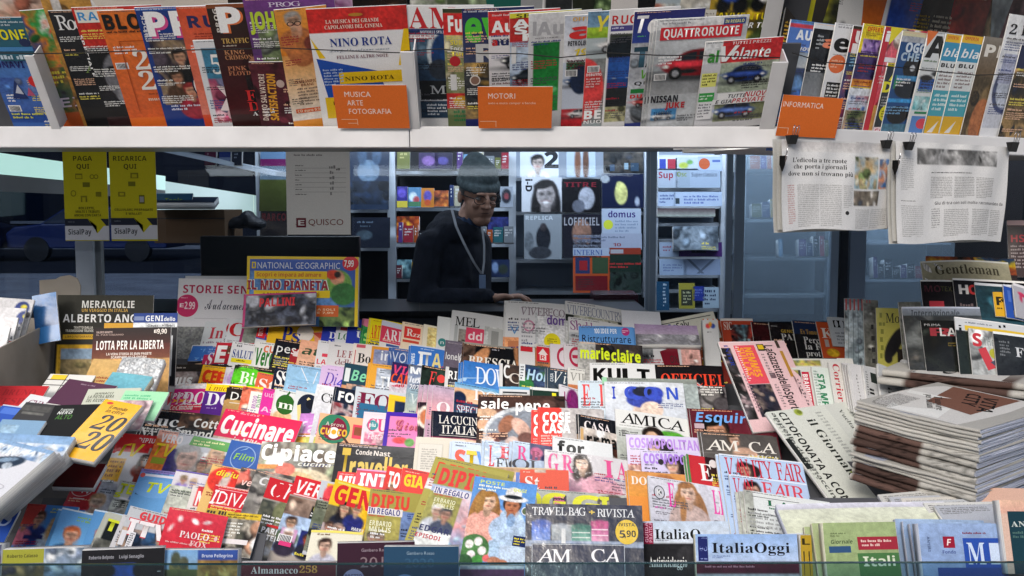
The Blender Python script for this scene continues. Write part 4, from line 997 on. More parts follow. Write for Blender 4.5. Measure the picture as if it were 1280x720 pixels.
run_row(RD, [
 (204,485,72,0,'silver film wrapped magazine with red letter','c8c8cc','Z 0 8 72 60 3 c8c8cc e8e8ec 909098 d04050|b 8 6 22 17 d84050 Vo',dict(solo=1,mt='film')),
 (229,481,78,0,'white topped magenta magazine with white serif letters','d02880','D 0 0 78 6 e8e8ec|D 0 26 78 8 d83048|s 5 10 46 16 f8f0f8 DOM|T 0 12 12 7 f0e8f0 Piu|T 0 27 20 6 f0d0d0 Cenone|S 0 18 10 6 f0a030 x',dict(rep=(1,8,0))),
 (259,481,74,0,'purple magazine with white serif letters and yellow strip','5c2890','R 0 0 74 9 f8d820|i 4 1 24 7 903020 i mici|s 4 10 46 16 f8f4fc DOP|K 6 28 20 3 1 c0a0e0'),
 (287,484,60,0,'dark brown magazine with thin white letters','2c2422','V 0 16 60 30 c8a060 806040|V 0 0 60 14 2c2422 201c1c|n 4 6 22 10 f0f0ec DO|R 4 19 16 1 d8d0c0'),
 (304,484,66,0,'coral patterned magazine with pink strip','e07050','Z 0 0 66 50 5 e07050 f0a080 d86048 f0c0b0|R 10 4 15 25 f0ece8|^ S 14 24 18 5 a050b0 -90 BRODO|^ S 19 22 18 5 58a068 -90 PUNTI'),
 (329,486,66,0,'bright pink magazine with small white letters','e038a0','n 3 3 12 7 f0c0e0 uuf|S 2 22 20 6 f4c8e8 Asi'),
 (346,487,72,0,'white magazine with green apple and white m','e6e8e6','O 13 17 11 12 306828|P 306828 12 6 15 0 17 2 14 7|s 5 12 18 10 f0f8e8 m|E 12 34 12 10 e8c090',dict(rep=(1,2,0))),
 (370,489,72,0,'pale magazine with black frying pan disc','dee2e4','O 17 16 13 14 20283c|P e8d890 4 18 8 16 12 36 8 38|P e8d8a0 16 6 28 14 26 18 14 9|O 20 14 6 6 181c28'),
 (400,483,70,2,'plain white magazine with thin black serif','e0e2e6','V 0 0 70 60 e4e6ea d0d2dc|r 4 8 26 11 202024 Civil'),
 (420,485,64,1,'dark navy magazine with bold white capitals','1c2436','Z 0 18 64 40 3 1c2436 c8b8b8 803038 404858|X 4 4 19 11 f4f4f4 FO'),
 (445,484,90,0,'pale grey magazine with maroon serif capitals and teal block','ccd4dc','s 4 5 20 19 782040 F|s 24 5 20 19 782040 O|s 44 5 20 19 782040 O|R 5 19 36 24 306c94|^ s 3 34 28 4 901c40 -90 FOOD'),
 (486,495,64,0,'yellow framed magazine with navy centre','f0c830','D 8 6 60 60 1c2848|R 1 0 60 6 f4c828|i 18 16 12 7 d8dce4 Q',dict(lift=.002)),
 (510,487,64,0,'misty grey blue magazine with thin letters','9cb0bc','V 0 0 64 40 88a4b4 d0d0b8|r 3 5 20 12 d0dcdc Vo',dict(th=.003)),
 (541,483,64,1,'pink and lilac gradient magazine with white letter O','c8a0b8','V 0 0 64 40 b8a8c0 e89ca0|s 6 18 16 14 f4e8ec O',dict(rep=(3,6,0),th=.008)),
 (568,479,84,0,'sunset coast magazine with white serif capitals','70a8d8','V 0 0 84 24 e8b080 f0c8a8|V 0 0 84 6 58a0dc a8c8d8|P 58a0dc 50 0 84 0 84 16 60 10|D 0 22 84 40 304868|r 24 4 44 13 f0f4f8 DOV|r 4 26 44 10 d8e4f0 SPECIALE|E 6 18 9 8 182848'),
 (624,485,84,0,'white edged magazine with red corner','d8dade','R 0 0 80 3 70b0d8|R 4 6 30 2 303438|D 4 9 70 30 b8b4b0',dict(th=.008,rep=(1,-14,0))),
 (665,486,60,0,'dark green magazine with yellow stripe','203830','R 24 5 5 22 e8e030|R 0 0 60 3 e0e4e4',dict(th=.006)),
 (698,481,60,0,'white magazine with magenta hair silhouette','e4e2ea','E 18 18 9 16 802870|^ n 6 22 14 1 000 0 .|n 6 7 9 12 a02878 U',dict()),
], G_, density=.4)
RD2 = Row(2.96, 488, 47)
run_row(RD2, [
 (722,477,86,1,'pale blue magazine with red serif capitals','ccdce8','s 5 3 10 28 e05050 E|s 26 3 10 28 e05050 L|K 4 34 20 6 2 6080a0',dict(solo=1)),
 (752,474,118,1,'grey cover peeking behind the white fashion magazine','c0c8cc','V 0 0 130 10 98a098 707878|R 0 0 6 8 98d0a8|D 96 6 30 40 a4b0b0',dict(th=.006)),
 (755,479,98,1,'white fashion magazine with blue capitals and woman in blue scarf','d8dee8','V 0 0 98 60 dce2ea c8d0dc|E 50 44 18 26 e0c8b8|E 48 22 22 10 3848a0|E 38 14 10 8 3c50c0|E 62 14 10 8 3c50c0|E 46 12 12 6 242838|E 56 34 14 10 f0d8c8|S 9 6 4 15 3048c0 I|S 24 6 15 15 4058c8 C|S 48 6 17 15 4058c8 O|S 76 6 14 15 3858c8 N',dict(lift=.009)),
 ], G_, stack=False)
run_row(Row(2.87, 520, 47), [
 (598,495,108,1,'brown cooking magazine with white lowercase heading','382824','Z 0 0 110 70 6 382824 48322c 302020|E 10 22 14 6 d8b090|E 8 36 8 7 d8a888|E 56 48 48 34 c8ced4|E 56 50 44 31 88909c|E 36 36 9 12 9c6850 .4|E 54 40 9 14 d8b0a0 -.6|E 22 52 9 6 6c3c38|E 44 56 9 6 e0c8c0|E 60 52 10 7 785048 |E 14 56 8 6 e8dcd8|E 32 50 6 5 382024|S 4 5 34 12 fff sale|S 47 6 42 14 fff pepe',dict(solo=1,hpx=90)),
], G_, stack=False)
RE = Row(2.93, 518, 47)
run_row(RE, [
 (188,512,112,7,'black cookery magazine with ornate white capitals','1c2026','Z 42 0 70 20 5 4c3028 70503c 2c2424|D 0 0 40 60 1c2026|K 1 1 40 3 1 808488|s 4 7 38 14 f4f4f4 cuc|s 0 24 38 12 d8d8d8 NATU|S 60 7 30 11 f4f4f0 Cott|S 50 21 36 10 f4f4f0 mand|n 42 16 9 13 e8e8e8 <',dict(solo=1,th=.007)),
 (374,518,66,1,'lilac magazine with white outlined letters','c888d0','V 0 0 66 34 c080cc e0a8d8|E 10 34 22 9 f0b040|E 24 32 14 6 d0d070|n 4 9 22 15 f0e0f4 fa|R 4 27 22 2 f0e8f0'),
 (400,518,72,1,'peach cookery book with green frying pan circle','f0b488','O 20 17 19 18 308060|O 20 17 15 14 801c3c|O 20 22 7 7 f4f0ec|O 20 21 3 3 f0a828|P 503028 30 26 32 24 40 32 38 34|n 9 9 22 5 e0d0c8 A prova|X 4 17 12 8 f0b838 CU|X 24 17 12 8 f0b838 CO|R 42 9 14 17 e04860|R 44 12 10 10 905038',dict(th=.006)),
 (455,516,66,0,'white magazine with pink serif letters and teal badge','ecdce4','Z 4 24 60 40 3 e06888 f0c8d0 c84068|s 6 7 24 16 d84880 CU|O 12 16 7 6 4898a0|S 8 13 8 5 f0f4f4 piu|T 8 26 18 7 f0e0e8 Festa|R 0 0 66 2 e8e0e8'),
 (483,516,76,1,'pink magazine with purple border and looping letters','e888c0','R 0 0 76 5 4828a8|R 0 0 5 44 4828a8|c 14 8 60 14 b04068 Giovanna|c 13 7 60 14 d88088 Giovanna|E 20 34 9 4 e05058|E 32 36 6 5 70a860'),
 (524,504,60,-3,'white rimmed magazine with a pasta plate','281824','E 8 18 10 14 e8dcd0|E 8 18 7 9 c87850',dict(th=.004)),
 (541,515,84,-2,'black cookery magazine with white spaced serif capitals','10182c','D 0 30 90 30 881c48|E 42 40 30 9 f0d0b8|E 56 42 14 7 e87048|E 34 42 10 5 e8a080|r 7 4 56 10 f0ece4 LA CUCINA|r 11 16 54 10 f0ece4 ITALIANA|R 8 28 50 .6 d0c8c0',dict()),
], G_, density=.4)
run_row(Row(2.885, 518, 47), [
 (283,512,96,11,'pink red cookery magazine with large white heading','e02858','R 0 0 96 36 e02858|K 20 2 40 3 1 f0a0b8|X 4 8 88 23 f8f4f4 Cucinare|Z 0 40 96 60 5 c85838 e8d0b0 484038|T 24 34 34 9 e8e8e4 in MiVe|D 0 36 96 60 d8c8b8',dict(th=.006,solo=1)),
], G_)
RE2 = Row(2.85, 520, 47)
run_row(RE2, [
 (664,514,62,1,'red homes magazine with white letters','e03c38','X 3 6 8 12 fff C|X 3 20 8 12 fff C|K 2 34 50 12 4 f0b0a8|D 28 0 40 60 b0a8a4',dict(solo=1)),
 (674,512,80,1,'front red homes magazine with two line heading','e04840','D 24 0 60 60 b4b0b0|D 0 0 28 60 e04038|X 4 5 34 12 fff COSE|X 4 18 34 12 fff CASA|K 2 32 24 12 4 f0c0b8'),
 (722,519,76,1,'black banner magazine with white serif capitals','141820','D 0 24 76 40 988878|K 8 2 30 2 1 808890|s 7 6 34 11 f0e8e8 CASA|P 141820 4 22 40 22 34 28 8 30',dict(th=.006)),
 (724,535,76,1,'magazine with black serif letters over window photo','a89c90','Z 0 0 76 40 4 a89c90 d8d0c8 786860|R 0 2 4 28 d8b078|X 8 6 16 14 181818 rr|X 27 5 26 14 181818 mar|E 46 20 8 9 482820',dict(lift=.003)),
 (768,512,95,1,'white fashion magazine with spaced black serif capitals','e4e6e4','V 0 22 95 40 c8ccc8 a8b0a8|E 70 28 20 10 58a838|E 46 26 14 10 241c18|E 45 34 10 12 e0b898|r 6 3 82 13 181818 AMICA|K 4 18 60 2 1 909490|K 6 24 8 8 3 707070|K 60 18 30 2 1 909490'),
 (861,512,105,1,'maroon magazine with blue script heading and man portrait','60202c','V 0 0 105 60 581c28 6c2834|F 30 10 28 14100e b88468 301c20|F 30 12 26 14100e b88468 301c20|T 6 4 76 12 70a8e8 Esquire|R 4 18 12 6 c0a8b0|K 14 1 60 2 1 c07050'),
], G_, density=.4)
RF = Row(2.7, 555, 47)
run_row(RF, [
 (151,543,70,5,'red television weekly with yellow letters','d8dce4','P d82c34 6 0 70 0 70 26 0 26|D 0 0 70 24 d82c34|Z 44 16 30 60 5 e8e8e8 c8ccd4 d0d4dc|F 42 26 9 201814 d8a080 803028 L|F 52 14 9 181412 e0b090 e8e8e8 L|D 38 40 16 30 783028|D 0 32 20 30 f0b828|D 0 60 16 14 6c7c8c|T 6 12 30 17 f8dc28 TV|S 26 4 20 6 f8f0f0 DIPIU|K 2 34 18 24 4 905010|K 2 60 14 8 2 e0e8f0|R 4 4 1 1 fff',dict(solo=1)),
 (201,540,100,7,'television weekly with silver haired man portrait','c8ccd4','Z 50 20 60 50 5 c8ccd0 a8a8a8 505050|D 0 0 24 30 f0b0a0|D 0 10 26 40 f08040|D 20 20 30 50 3c3480|F 44 13 26 a8a8a8 e0b8a8 404858|F 76 10 14 c8a078 e8c0a0 90887c L|F 64 30 11 302420 c89878 303030|X 5 4 26 10 f4ecec VERO|T 3 16 24 16 f8d828 TV|P 48a038 42 1 90 4 88 16 40 13|K 44 5 40 8 2 e8f0a0|R 4 34 16 8 a0b038',dict(th=.006)),
 (290,552,76,8,'blue film weekly with pale ring','2c5cac','O 21 20 15 15 88a8d8 .92|T 10 15 24 8 88c048 Film|P 88b0e0 14 12 24 6 22 9'),
 (328,553,100,0,'food magazine with large white rounded heading','9c9c90','Z 0 0 100 60 5 788068 b0ac98 584c40 c8c8bc|E 50 46 40 14 e8d8b8|E 44 44 24 8 d8c090|D 0 28 26 6 e8a058|E 34 34 12 8 e88070|X 2 4 18 18 fff Ci|X 25 5 68 18 fff piace|T 48 24 40 5 e8e8e0 cucina',dict(rep=(1,-4,-3))),
 (422,555,98,1,'black travel magazine with tall gold heading','26262a','V 0 0 98 14 26262a 1c1c1e|K 3 2 90 3 1 c8b8b8|S 24 7 20 6 e8e0d8 Conde|S 46 7 20 6 e8e0d8 Nast|X 8 7 10 36 d8b848 T|X 19 16 70 27 dcc060 raveller',dict(th=.006)),
 (520,551,60,1,'cream paperback block with printed back cover','dcd6c8','R 4 8 30 40 d0ccc0|R 5 9 28 38 dcd8ce|K 8 14 20 26 9 a8a49c',dict(th=.02,mt='matte',pm='pages_cream')),
 (565,552,76,1,'pale blue style magazine with rainbow capitals','c8d8ec','X 4 11 13 22 e85840 S|X 18 11 13 22 f0c828 T|X 30 11 13 22 5890d8 Y|K 4 4 24 3 1 6c7484|Z 0 30 80 30 5 c8d8ec a8bcd8'),
 (606,552,80,1,'glossy magazine with red capitals under film','a8c4e8','V 0 0 80 40 b8d0ec d8e4f0|s 5 4 7 26 d83040 L|s 18 4 16 15 d83848 E|r 14 19 46 14 303038 EVOL|R 9 8 10 10 c8dcf0',dict(mt='film',rep=(1,4,-1))),
 (640,553,76,1,'pale blue magazine with pink serif R','b8d0f0','V 0 0 76 40 c8dcf4 a0b0c8|s 6 4 12 17 e04890 R|s 23 8 12 12 8c3058 B|D 22 0 60 20 383868|E 30 10 8 6 c85888|r 0 20 40 12 404048 OL'),
 (690,547,76,1,'white magazine with bold black lowercase letters','e0e4e6','X 6 5 34 13 1c1c1e for|K 6 22 20 6 2 909090'),
 (680,564,105,1,'film wrapped fashion magazine with pink serif capitals and seated woman','dcdade','Z 0 28 105 60 4 dcdade f0e0e8 c8a8b8 e8e8ec|E 50 44 22 24 e8c0c8|F 46 2 17 3c3430 e8c8b0 e0b0c0 L|E 70 40 26 16 e0a8b8|E 28 52 20 12 d8a0b4|s 4 3 13 22 e85898 G|s 21 3 14 22 e85898 R|s 74 3 12 22 e85898 I|s 90 3 14 22 e85898 A|K 4 28 14 20 5 585860|K 82 30 20 10 3 786878',dict(mt='film',th=.007)),
 (782,544,96,1,'lilac magazine with violet capitals and dark haired woman','d4cce8','E 42 20 16 14 1c1418|F 34 8 14 1c1418 e8c0a8 c8c0e0|X 3 4 88 12 b890e0 COSMOPOLITAN|K 4 17 30 2 1 504860|Z 0 36 40 20 4 e0d0e0 c89080'),
 (800,564,92,1,'front lilac magazine with violet capitals','d0c8e8','E 46 18 14 12 1c1418|F 38 9 15 1c1418 e8c0a8 c8c0e0|X 3 4 84 12 a880dc COSMOPOLITAN|O 24 14 3.5 3.5 181818|K 4 17 20 2 1 504860',dict(lift=.004)),
 (875,542,96,0,'taupe fashion magazine with spaced white serif capitals','585450','V 0 0 96 60 504c4a 686460|F 40 0 13 3c3028 d0a890 706860 r|E 52 26 16 10 d0a890|r 4 8 42 13 e8e4dc AM|r 58 8 34 13 e8e4dc CA|R 0 24 60 1 706c68|^ r 50 24 44 8 d8d8d0 0 AMICA',dict(rep=(1,4,1))),
], G_, density=.4)
RG0 = Row(2.58, 590, 47)
run_row(RG0, [
 (423,591,60,5,'red weekly with white capitals','e04848','X 3 5 24 12 fff MIL|K 3 2 30 2 1 f8c0c0',dict(solo=1)),
 (447,588,60,5,'second red weekly with pink rim','e05868','X 5 5 34 15 fff INT|R 0 0 60 2 f0a8d0'),
 (484,584,60,6,'red weekly with one tall white T','e04840','X 4 6 14 18 fff TO|F 10 18 7 e0c8a0 e0b090 505050'),
 (503,586,60,4,'coral weekly with yellow capitals','e85048','X 4 7 24 14 f0d838 GIA|K 4 3 30 2 1 f8d0c0'),
], G_, density=.4)
RG = Row(2.47, 598, 47)
run_row(RG, [
 (96,600,62,8,'red television guide with outlined screen logo','c83038','O 14 14 13 9 e8c8cc .9|S 13 9 12 9 f0f0f4 TV|S 7 10 6 7 882028 in|R 8 25 14 1.5 e8d8dc|D 32 0 40 60 c8ccd4|F 38 16 16 c8a880 f0d0b8 d8d8dc|K 36 8 24 7 2 505868|D 0 28 20 20 c83038',dict(solo=1)),
 (152,602,80,8,'television weekly with lime letters and dark sports car','c8ccc8','X 3 4 16 12 d8e030 TE|P 303830 20 6 40 2 54 8 46 14 24 14|P 181c1a 24 8 40 4 52 8 40 12|D 0 20 80 12 e8e8ec|R 18 18 36 5 708cc0|Z 0 24 80 40 5 c8c8c0 a0a49c 404840|X 0 16 8 6 d8e030 S'),
 (178,587,72,5,'pale blue television guide with lime and yellow letters','6ca8e0','R 0 0 72 4 9084c8|R 2 6 60 3 e8e8f4|K 6 1 50 5 2 605898|O 24 24 26 12 78b0e8|T 14 16 28 13 e0f038 TV|O 4 8 3 3 e06060'),
 (221,588,78,5,'white television weekly with small portrait boxes','e0dce4','F 12 6 7 8c7c60 e0b8a0 8878c0|F 44 6 7 605048 e0b8a0 9888b8|F 24 8 7 c8b090 e8c8b0 d8d0d8|D 0 20 78 50 c8ccc0|K 20 12 20 10 3 8080b0|K 40 2 20 10 3 b04878|K 2 24 60 6 2 607058|R 0 0 60 2 7868b8'),
 (242,609,78,4,'red and white gossip weekly with tall letters','e4dcd8','D 6 0 72 24 d83840|X 8 6 28 17 f4f0f0 NUO|R 0 28 60 40 d8d0cc|K 4 26 50 10 3 404040',dict(lift=.002)),
 (266,581,76,6,'red disc magazine with golden script','e8c078','E 20 18 20 17 e03c30|E 20 20 5 14 c8b8b0 .2|T 8 6 26 7 f0e040 dipiu|K 4 34 40 6 2 a02828|Z 40 0 40 60 4 e8c078 d85040 f0e0a0'),
 (302,585,76,6,'magazine with red swirl and pale wool photo','d04c44','Z 0 0 76 60 3.4 d04c44 484440 a8a098 e87868|O 8 40 6 4 e8e4e0 .7|T 6 14 24 8 f8d0c8 vera'),
 (270,607,84,7,'crimson magazine with thin white italic capitals','d02c38','R 0 0 84 1 f0c0c4|T 0 6 7 18 f8f0f0 I|n 8 6 38 17 fcf4f4 DIVA|R 5 4 50 .8 f0b0b8|R 4 25 50 .8 f0b0b8|R 0 30 84 14 c8a840|K 0 30 60 30 4 403830',dict(lift=.004)),
 (320,588,80,8,'grey fashion weekly with white script','807c78','Z 0 0 80 60 5 807c78 a8a49c 585450|T 8 6 30 10 e8e8e8 Con'),
 (337,599,88,8,'red square celebrity weekly with white italic letters','b8b0a8','Z 0 26 88 90 4.5 6c6c54 8c8870 3c4038 a8a090 304048|R 0 0 40 25 d02830|i 6 3 34 18 fcf4f4 Chi|R 34 6 8 8 88a8d8|X 10 58 26 6 f0f0f0 PARLA|X 8 66 30 6 f0f0f0 INTERV|R 14 54 22 3 d03030|E 24 38 8 14 787c58|E 36 36 8 12 483828|E 16 84 14 5 e8e8e8 |E 40 36 6 10 3060a0',dict(th=.007,lift=.003)),
 (370,597,92,9,'red headed gossip weekly with portrait grid','b4aaa0','Z 0 24 92 30 4 584438 a89080 302824|D 30 30 30 40 1c1c18|D 0 46 60 44 b0c8e8|F 12 48 11 382820 d8b090 506048|D 4 62 18 20 c898c0|F 13 62 10 e8e8e8 e0b8a0 302838|D 26 60 20 24 202868|F 36 64 9 302018 c85838 202030|R 0 0 60 23 d82c34|T 5 4 44 16 f8f4f4 VERO|R 4 21 50 1.5 f0d0d0|S 32 31 20 5 e0d828 LUI E|K 30 38 22 6 2 e8e8e8|S 34 46 18 4 e0d828 MARIANA|R 6 78 14 5 e04080|K 26 86 20 5 1 e0d050',dict(th=.007,hpx=110)),
 (402,601,74,6,'silver weekly with yellow corner','c8ccd4','D 8 2 40 16 f0d030|E 14 16 8 12 e04850|Z 0 24 74 60 4 505844 888c78 383c30',dict(th=.004)),
 (419,601,84,8,'yellow weekly with red capitals and young couple','f0c828','Z 0 30 84 60 5 706850 908868 504c3c|D 34 26 14 40 f0c020|X 4 5 72 22 d82c30 GENTE|F 20 24 11 181010 e0b898 181c2c L|F 34 23 10 8c5030 e8c0a0 242c70|D 28 42 18 24 24286c|D 0 52 26 22 b8a8a8|F 8 50 9 382820 c89880 a0a0b0|F 19 50 9 9c8478 e8b8a0 c0c0d0|R 4 2 60 2 e8e070|S 34 50 14 4 f0f0f0 HARRY|S 32 57 16 4 f0f0f0 MEGHAN|S 30 67 16 5 f0e030 CONTESI',dict(th=.006,hpx=100)),
 (463,612,78,1,'gold weekly with red capitals and supplement panel','a8a050','D 40 24 40 70 7088b8|D 0 34 40 60 a8a058|R 0 22 42 9 e8e4e4|X 3 6 46 16 e04838 DIPIU|S 1 23 38 7 303480 IN REGALO|K 1 31 34 3 1 c84848|S 4 38 26 6 f0f0d0 ERBARIO|S 4 45 26 6 f0f0d0 MELLIS|F 8 52 9 484040 d8b8a0 807c48|F 18 52 9 484040 c8a890 807c48',dict(th=.006,hpx=100)),
], G_, density=.4)
RG2 = Row(2.5, 600, 47)
run_row(RG2, [
 (584,585,110,1,'kraft paper magazine with hand drawn blue capitals','c0a484','Z 0 0 110 40 7 c0a484 b89878 ccb498|S 8 6 68 19 7088d0 ASTR|S 10 8 66 16 90a8e8 ASTR|E 60 16 9 10 e0c8a8|R 0 0 110 1 d8c0a0',dict(solo=1,mt='matte')),
 (650,588,60,1,'coral red magazine with white St letters','e06450','s 6 8 18 16 f8ece8 St|K 4 2 16 3 1 f0c0b0|D 18 0 14 3 c8b8a8',dict(lift=.003)),
 (656,612,150,0,'film wrapped weekly with huge yellow letters and grey woman','b8bab0','V 0 0 150 60 b8bcb4 a0a09c|E 110 12 14 12 504840|F 100 4 17 4c443c c8c0b8 888884 L|X 0 4 20 22 e8e838 O|X 20 4 30 22 e8e838 G|X 58 4 34 22 e8e838 G|X 92 4 12 22 dce03c I|D 34 6 16 14 483840|K 35 7 14 11 3 e878a0|D 128 0 12 24 e0e048',dict(mt='film')),
 (783,590,80,0,'orange magazine with white serif heading','e89848','V 0 0 80 30 d89858 e8a048|s 4 6 40 10 f8ece0 DONN|E 46 8 14 6 b87848'),
 (856,570,50,0,'red magazine with white E and green edge','c83038','R 0 0 3 40 508850|s 15 8 16 22 f8f0f0 E|O 34 8 5 5 e8e0e0|D 24 0 30 30 301c1c|R 26 0 1 1 000'),
 (808,597,112,1,'white fashion magazine with pink capitals and blonde woman','dcdce6','V 0 0 112 60 e0e0ea ccccd8|E 50 52 28 20 c8b0a8|E 38 36 9 26 b07c4c .1|E 64 38 10 28 b07c4c -.1|F 50 1 21 a87444 f4ccb4 c8b0a8|E 42 34 4 16 b88450 .1|s 24 3 9 30 f050b0 E|s 82 3 17 30 f050b0 LE|O 13 18 7 8 202024|O 13 18 6 7 d0d0d8 .5|X 10 15 6 6 e8e8e8 K|K 6 34 24 4 1 d058b0|K 6 40 24 4 2 505058|K 80 40 14 3 1 707078|K 84 18 10 3 1 909098',dict(mt='film',th=.008,cell=.0024)),
 (897,569,108,0,'white and pale blue magazine with red capitals','b8d0f0','E 36 18 15 9 281c18|F 30 8 16 281c18 d8a890 c0d0e8|D 14 30 14 10 f0f4f8|r 6 3 30 26 c83040 VAN|r 40 3 66 22 c83040 ITY FAIR|R 0 0 108 1.5 e8f0fc',dict(rep=(1,4,-1))),
 (910,594,100,2,'front copy with red capitals and dark haired man','b8ccec','F 28 6 18 201814 e0b098 b0c4e4|r 4 3 26 24 c83040 VAN|r 40 4 56 18 d84858 FAIR|R 0 0 100 1.5 e8f0fc',dict(lift=.004)),
 (928,614,110,3,'white paper supplement with green serif heading','dfe4e4','s 28 8 30 7 206848 LA|K 30 16 40 4 1 206848|R 10 6 60 .6 303838|K 4 24 80 20 4 a0a4a4|D 0 0 12 60 b0b4ac',dict(mt='news',rep=(2,5,-1))),
], G_, density=.4)
RH = Row(2.3, 640, 47)
run_row(RH, [
 (37,632,62,3,'family magazine with smiling people and red block','5898e0','D 0 0 22 30 d04440|F 20 9 13 604030 e8b090 283878|F 44 16 13 e0b070 e8b898 c8d8e8 L|F 5 16 11 c89060 e8a888 d87890|D 10 40 24 6 24306c|R 4 4 1 1 fff|S 32 4 26 3 c8e060 PRIMO|S 1 6 18 18 e08880 F|K 30 8 24 3 1 d0e070|P e05048 2 2 20 2 12 26 0 26',dict(solo=1,rep=(1,-8,-4))),
 (78,638,60,2,'blue booklet fanned behind the family magazine','68a8e0','R 0 0 60 2 d8e8f0|F 20 20 16 c06030 e8b090 305070|K 20 6 30 8 2 90c060',dict(th=.012)),
 (118,640,60,2,'second blue booklet with orange haired figure','5c98d0','R 0 0 60 2 c8dcec|F 18 22 14 c86038 e8b090 305070|K 14 6 30 8 2 90c060',dict(th=.014)),
 (135,640,70,8,'magazine with lime letters on black band','b8bcb0','D 4 8 60 30 141814|X 4 8 26 14 d8e030 TE|Z 0 34 70 30 5 a8a8a0 484840 d0d0c8',dict(th=.003)),
 (154,644,80,7,'television guide rear copy with red letters','ccccd0','T 6 6 60 16 d83040 TV|R 6 26 8 20 e8e8e8'),
 (163,634,84,5,'television guide with rounded red letters and blue jacket','c4c8cc','Z 0 26 84 50 5 345880 5880a0 e0b898 284060|F 46 20 13 302018 e0b090 305888|X 14 4 40 9 e04048 GUIDA|X 4 14 52 20 d83040 ITV|X 5 15 50 18 f4eff0 ITV|R 10 30 7 20 e8e8ec|K 11 31 5 18 7 404040|R 1 30 6 18 e0e0e4',dict(lift=.003)),
 (212,639,70,2,'glossy red star sign book with white zodiac marks','d83040','V 0 0 74 46 e04050 d02c3c|s 20 26 34 8 f8e8e8 PAOLO|s 34 36 20 7 f0c8c8 FOX|E 16 12 3 4 f4d8d8|E 34 13 5 3 f8f0f0 .6|E 48 12 5 2 f8e8e8 -.3|E 8 24 2 5 f4d0d0 .4|O 62 30 2 3 f0c0c0|K 6 40 60 3 1 f0b0b0',dict(th=.018,hpx=64,lift=.002)),
 (284,641,44,5,'gossip weekly with black and yellow strips','a8a498','D 0 0 70 9 d8b830|Z 0 8 70 50 3.5 383830 c0b8a8 201c18 a07860|K 2 2 40 6 2 302820|K 4 12 20 20 5 f0f0e8|R 6 34 30 6 e8e0e0'),
 (390,664,64,3,'pale yellow card magazine with small woman portrait','e8e4d0','F 20 10 14 302018 e8c0a8 c8c8d8|R 0 0 64 3 f0e070|K 8 4 28 3 1 806040'),
], G_, density=.4)
# ================================================================== big pieces in front
GF = 'magazines in the front part of the display'
RJ = Row(2.36, 600, 47)
place(RJ, 552, 574, 92, 13, 'gold fronted celebrity weekly leaning at an angle, first of a fan of three', 'a8a050', 'D 0 24 60 12 e8e4e4|X 4 4 60 22 e04838 DIPIU', th=.009, hpx=110, group=GF)
RJ2 = Row(2.33, 600, 47)
place(RJ2, 545, 573, 92, 15, 'middle copy of the gold celebrity weekly in the fan', 'b0a858', 'D 0 28 60 12 e8e4e4|X 6 6 60 22 e04838 DIPIU', th=.009, hpx=112, group=GF)
RJ3 = Row(2.29, 620, 47)
place(RJ3, 550, 581, 92, 14, 'celebrity weekly with gold and red heading and small panel of two men', 'a09848',
 'D 0 26 92 90 a8b4d0|D 0 34 40 70 a09c50|F 16 50 12 e8e8ec e0b8a0 d8dce4|F 27 52 12 404040 c89880 3c4458|Z 40 30 60 80 5 8cacdc e8a0a0 c8d0e0|D 0 82 40 24 e8ece8|X 5 5 54 20 e03830 DIPIU|R 4 29 46 8 e8e4ea|S 5 29.5 42 7 303480 IN REGALO|K 6 37 38 3 1 c84848|S 8 42 26 5 e8e8c0 ERBARIO|S 8 48 26 5 e8e8c0 E MELLIS|S 2 76 36 7 282c60 EDGAR|S 0 86 30 5 c03040 EPISODI', th=.007, hpx=118, auto=False, group=GF, mt='film')
RJ4 = Row(2.24, 640, 47)
place(RJ4, 594, 598, 78, 8, 'celebrity weekly with blonde woman, man in a white hat and bouquet', '5c94dc',
 'V 0 0 80 120 6098dc 88b0e4|E 26 62 25 30 f0b8a0|E 22 70 22 22 f09c88|E 18 58 14 9 f0d050|E 8 60 10 16 f0c0b8|E 52 72 22 40 b8d4f0|E 60 82 16 40 c8dcf4|E 10 38 9 24 a87840 .15|E 31 34 6 18 94683a -.2|F 22 16 19 9c7038 f4c8a8 f0b0a0|E 12 30 5 14 b08448 .1|F 51 18 19 3c2c24 c8825c b8d0ec|E 51 21 18 4 f0f0f0|E 51 15 10 8 f0f0f0|E 51 19 11 2.4 202428|E 52 47 5 8 90b0d8|E 14 84 18 16 508048|E 8 80 5 5 f0f0e8|E 18 76 5 5 f4f0ec|E 24 86 5 5 f0ece8|E 12 92 5 5 f4e8e8|E 20 98 7 6 50a048|E 30 94 4 4 e87070|E 40 96 8 5 c88868|E 50 98 7 5 c08060|E 6 100 9 8 386038|S 8 3 30 4 d0e070 POSTE|K 6 8 40 8 2 f0f4e0|S 50 8 16 4 e0e860 OGGI|O 68 34 5 5 e8ecf0|O 68 34 4 4 607050|R 58 64 16 12 203060|K 59 66 14 9 3 f0e030', th=.006, hpx=124, cell=.0019, auto=False, group=GF, mt='print')
RK = Row(2.12, 690, 30)
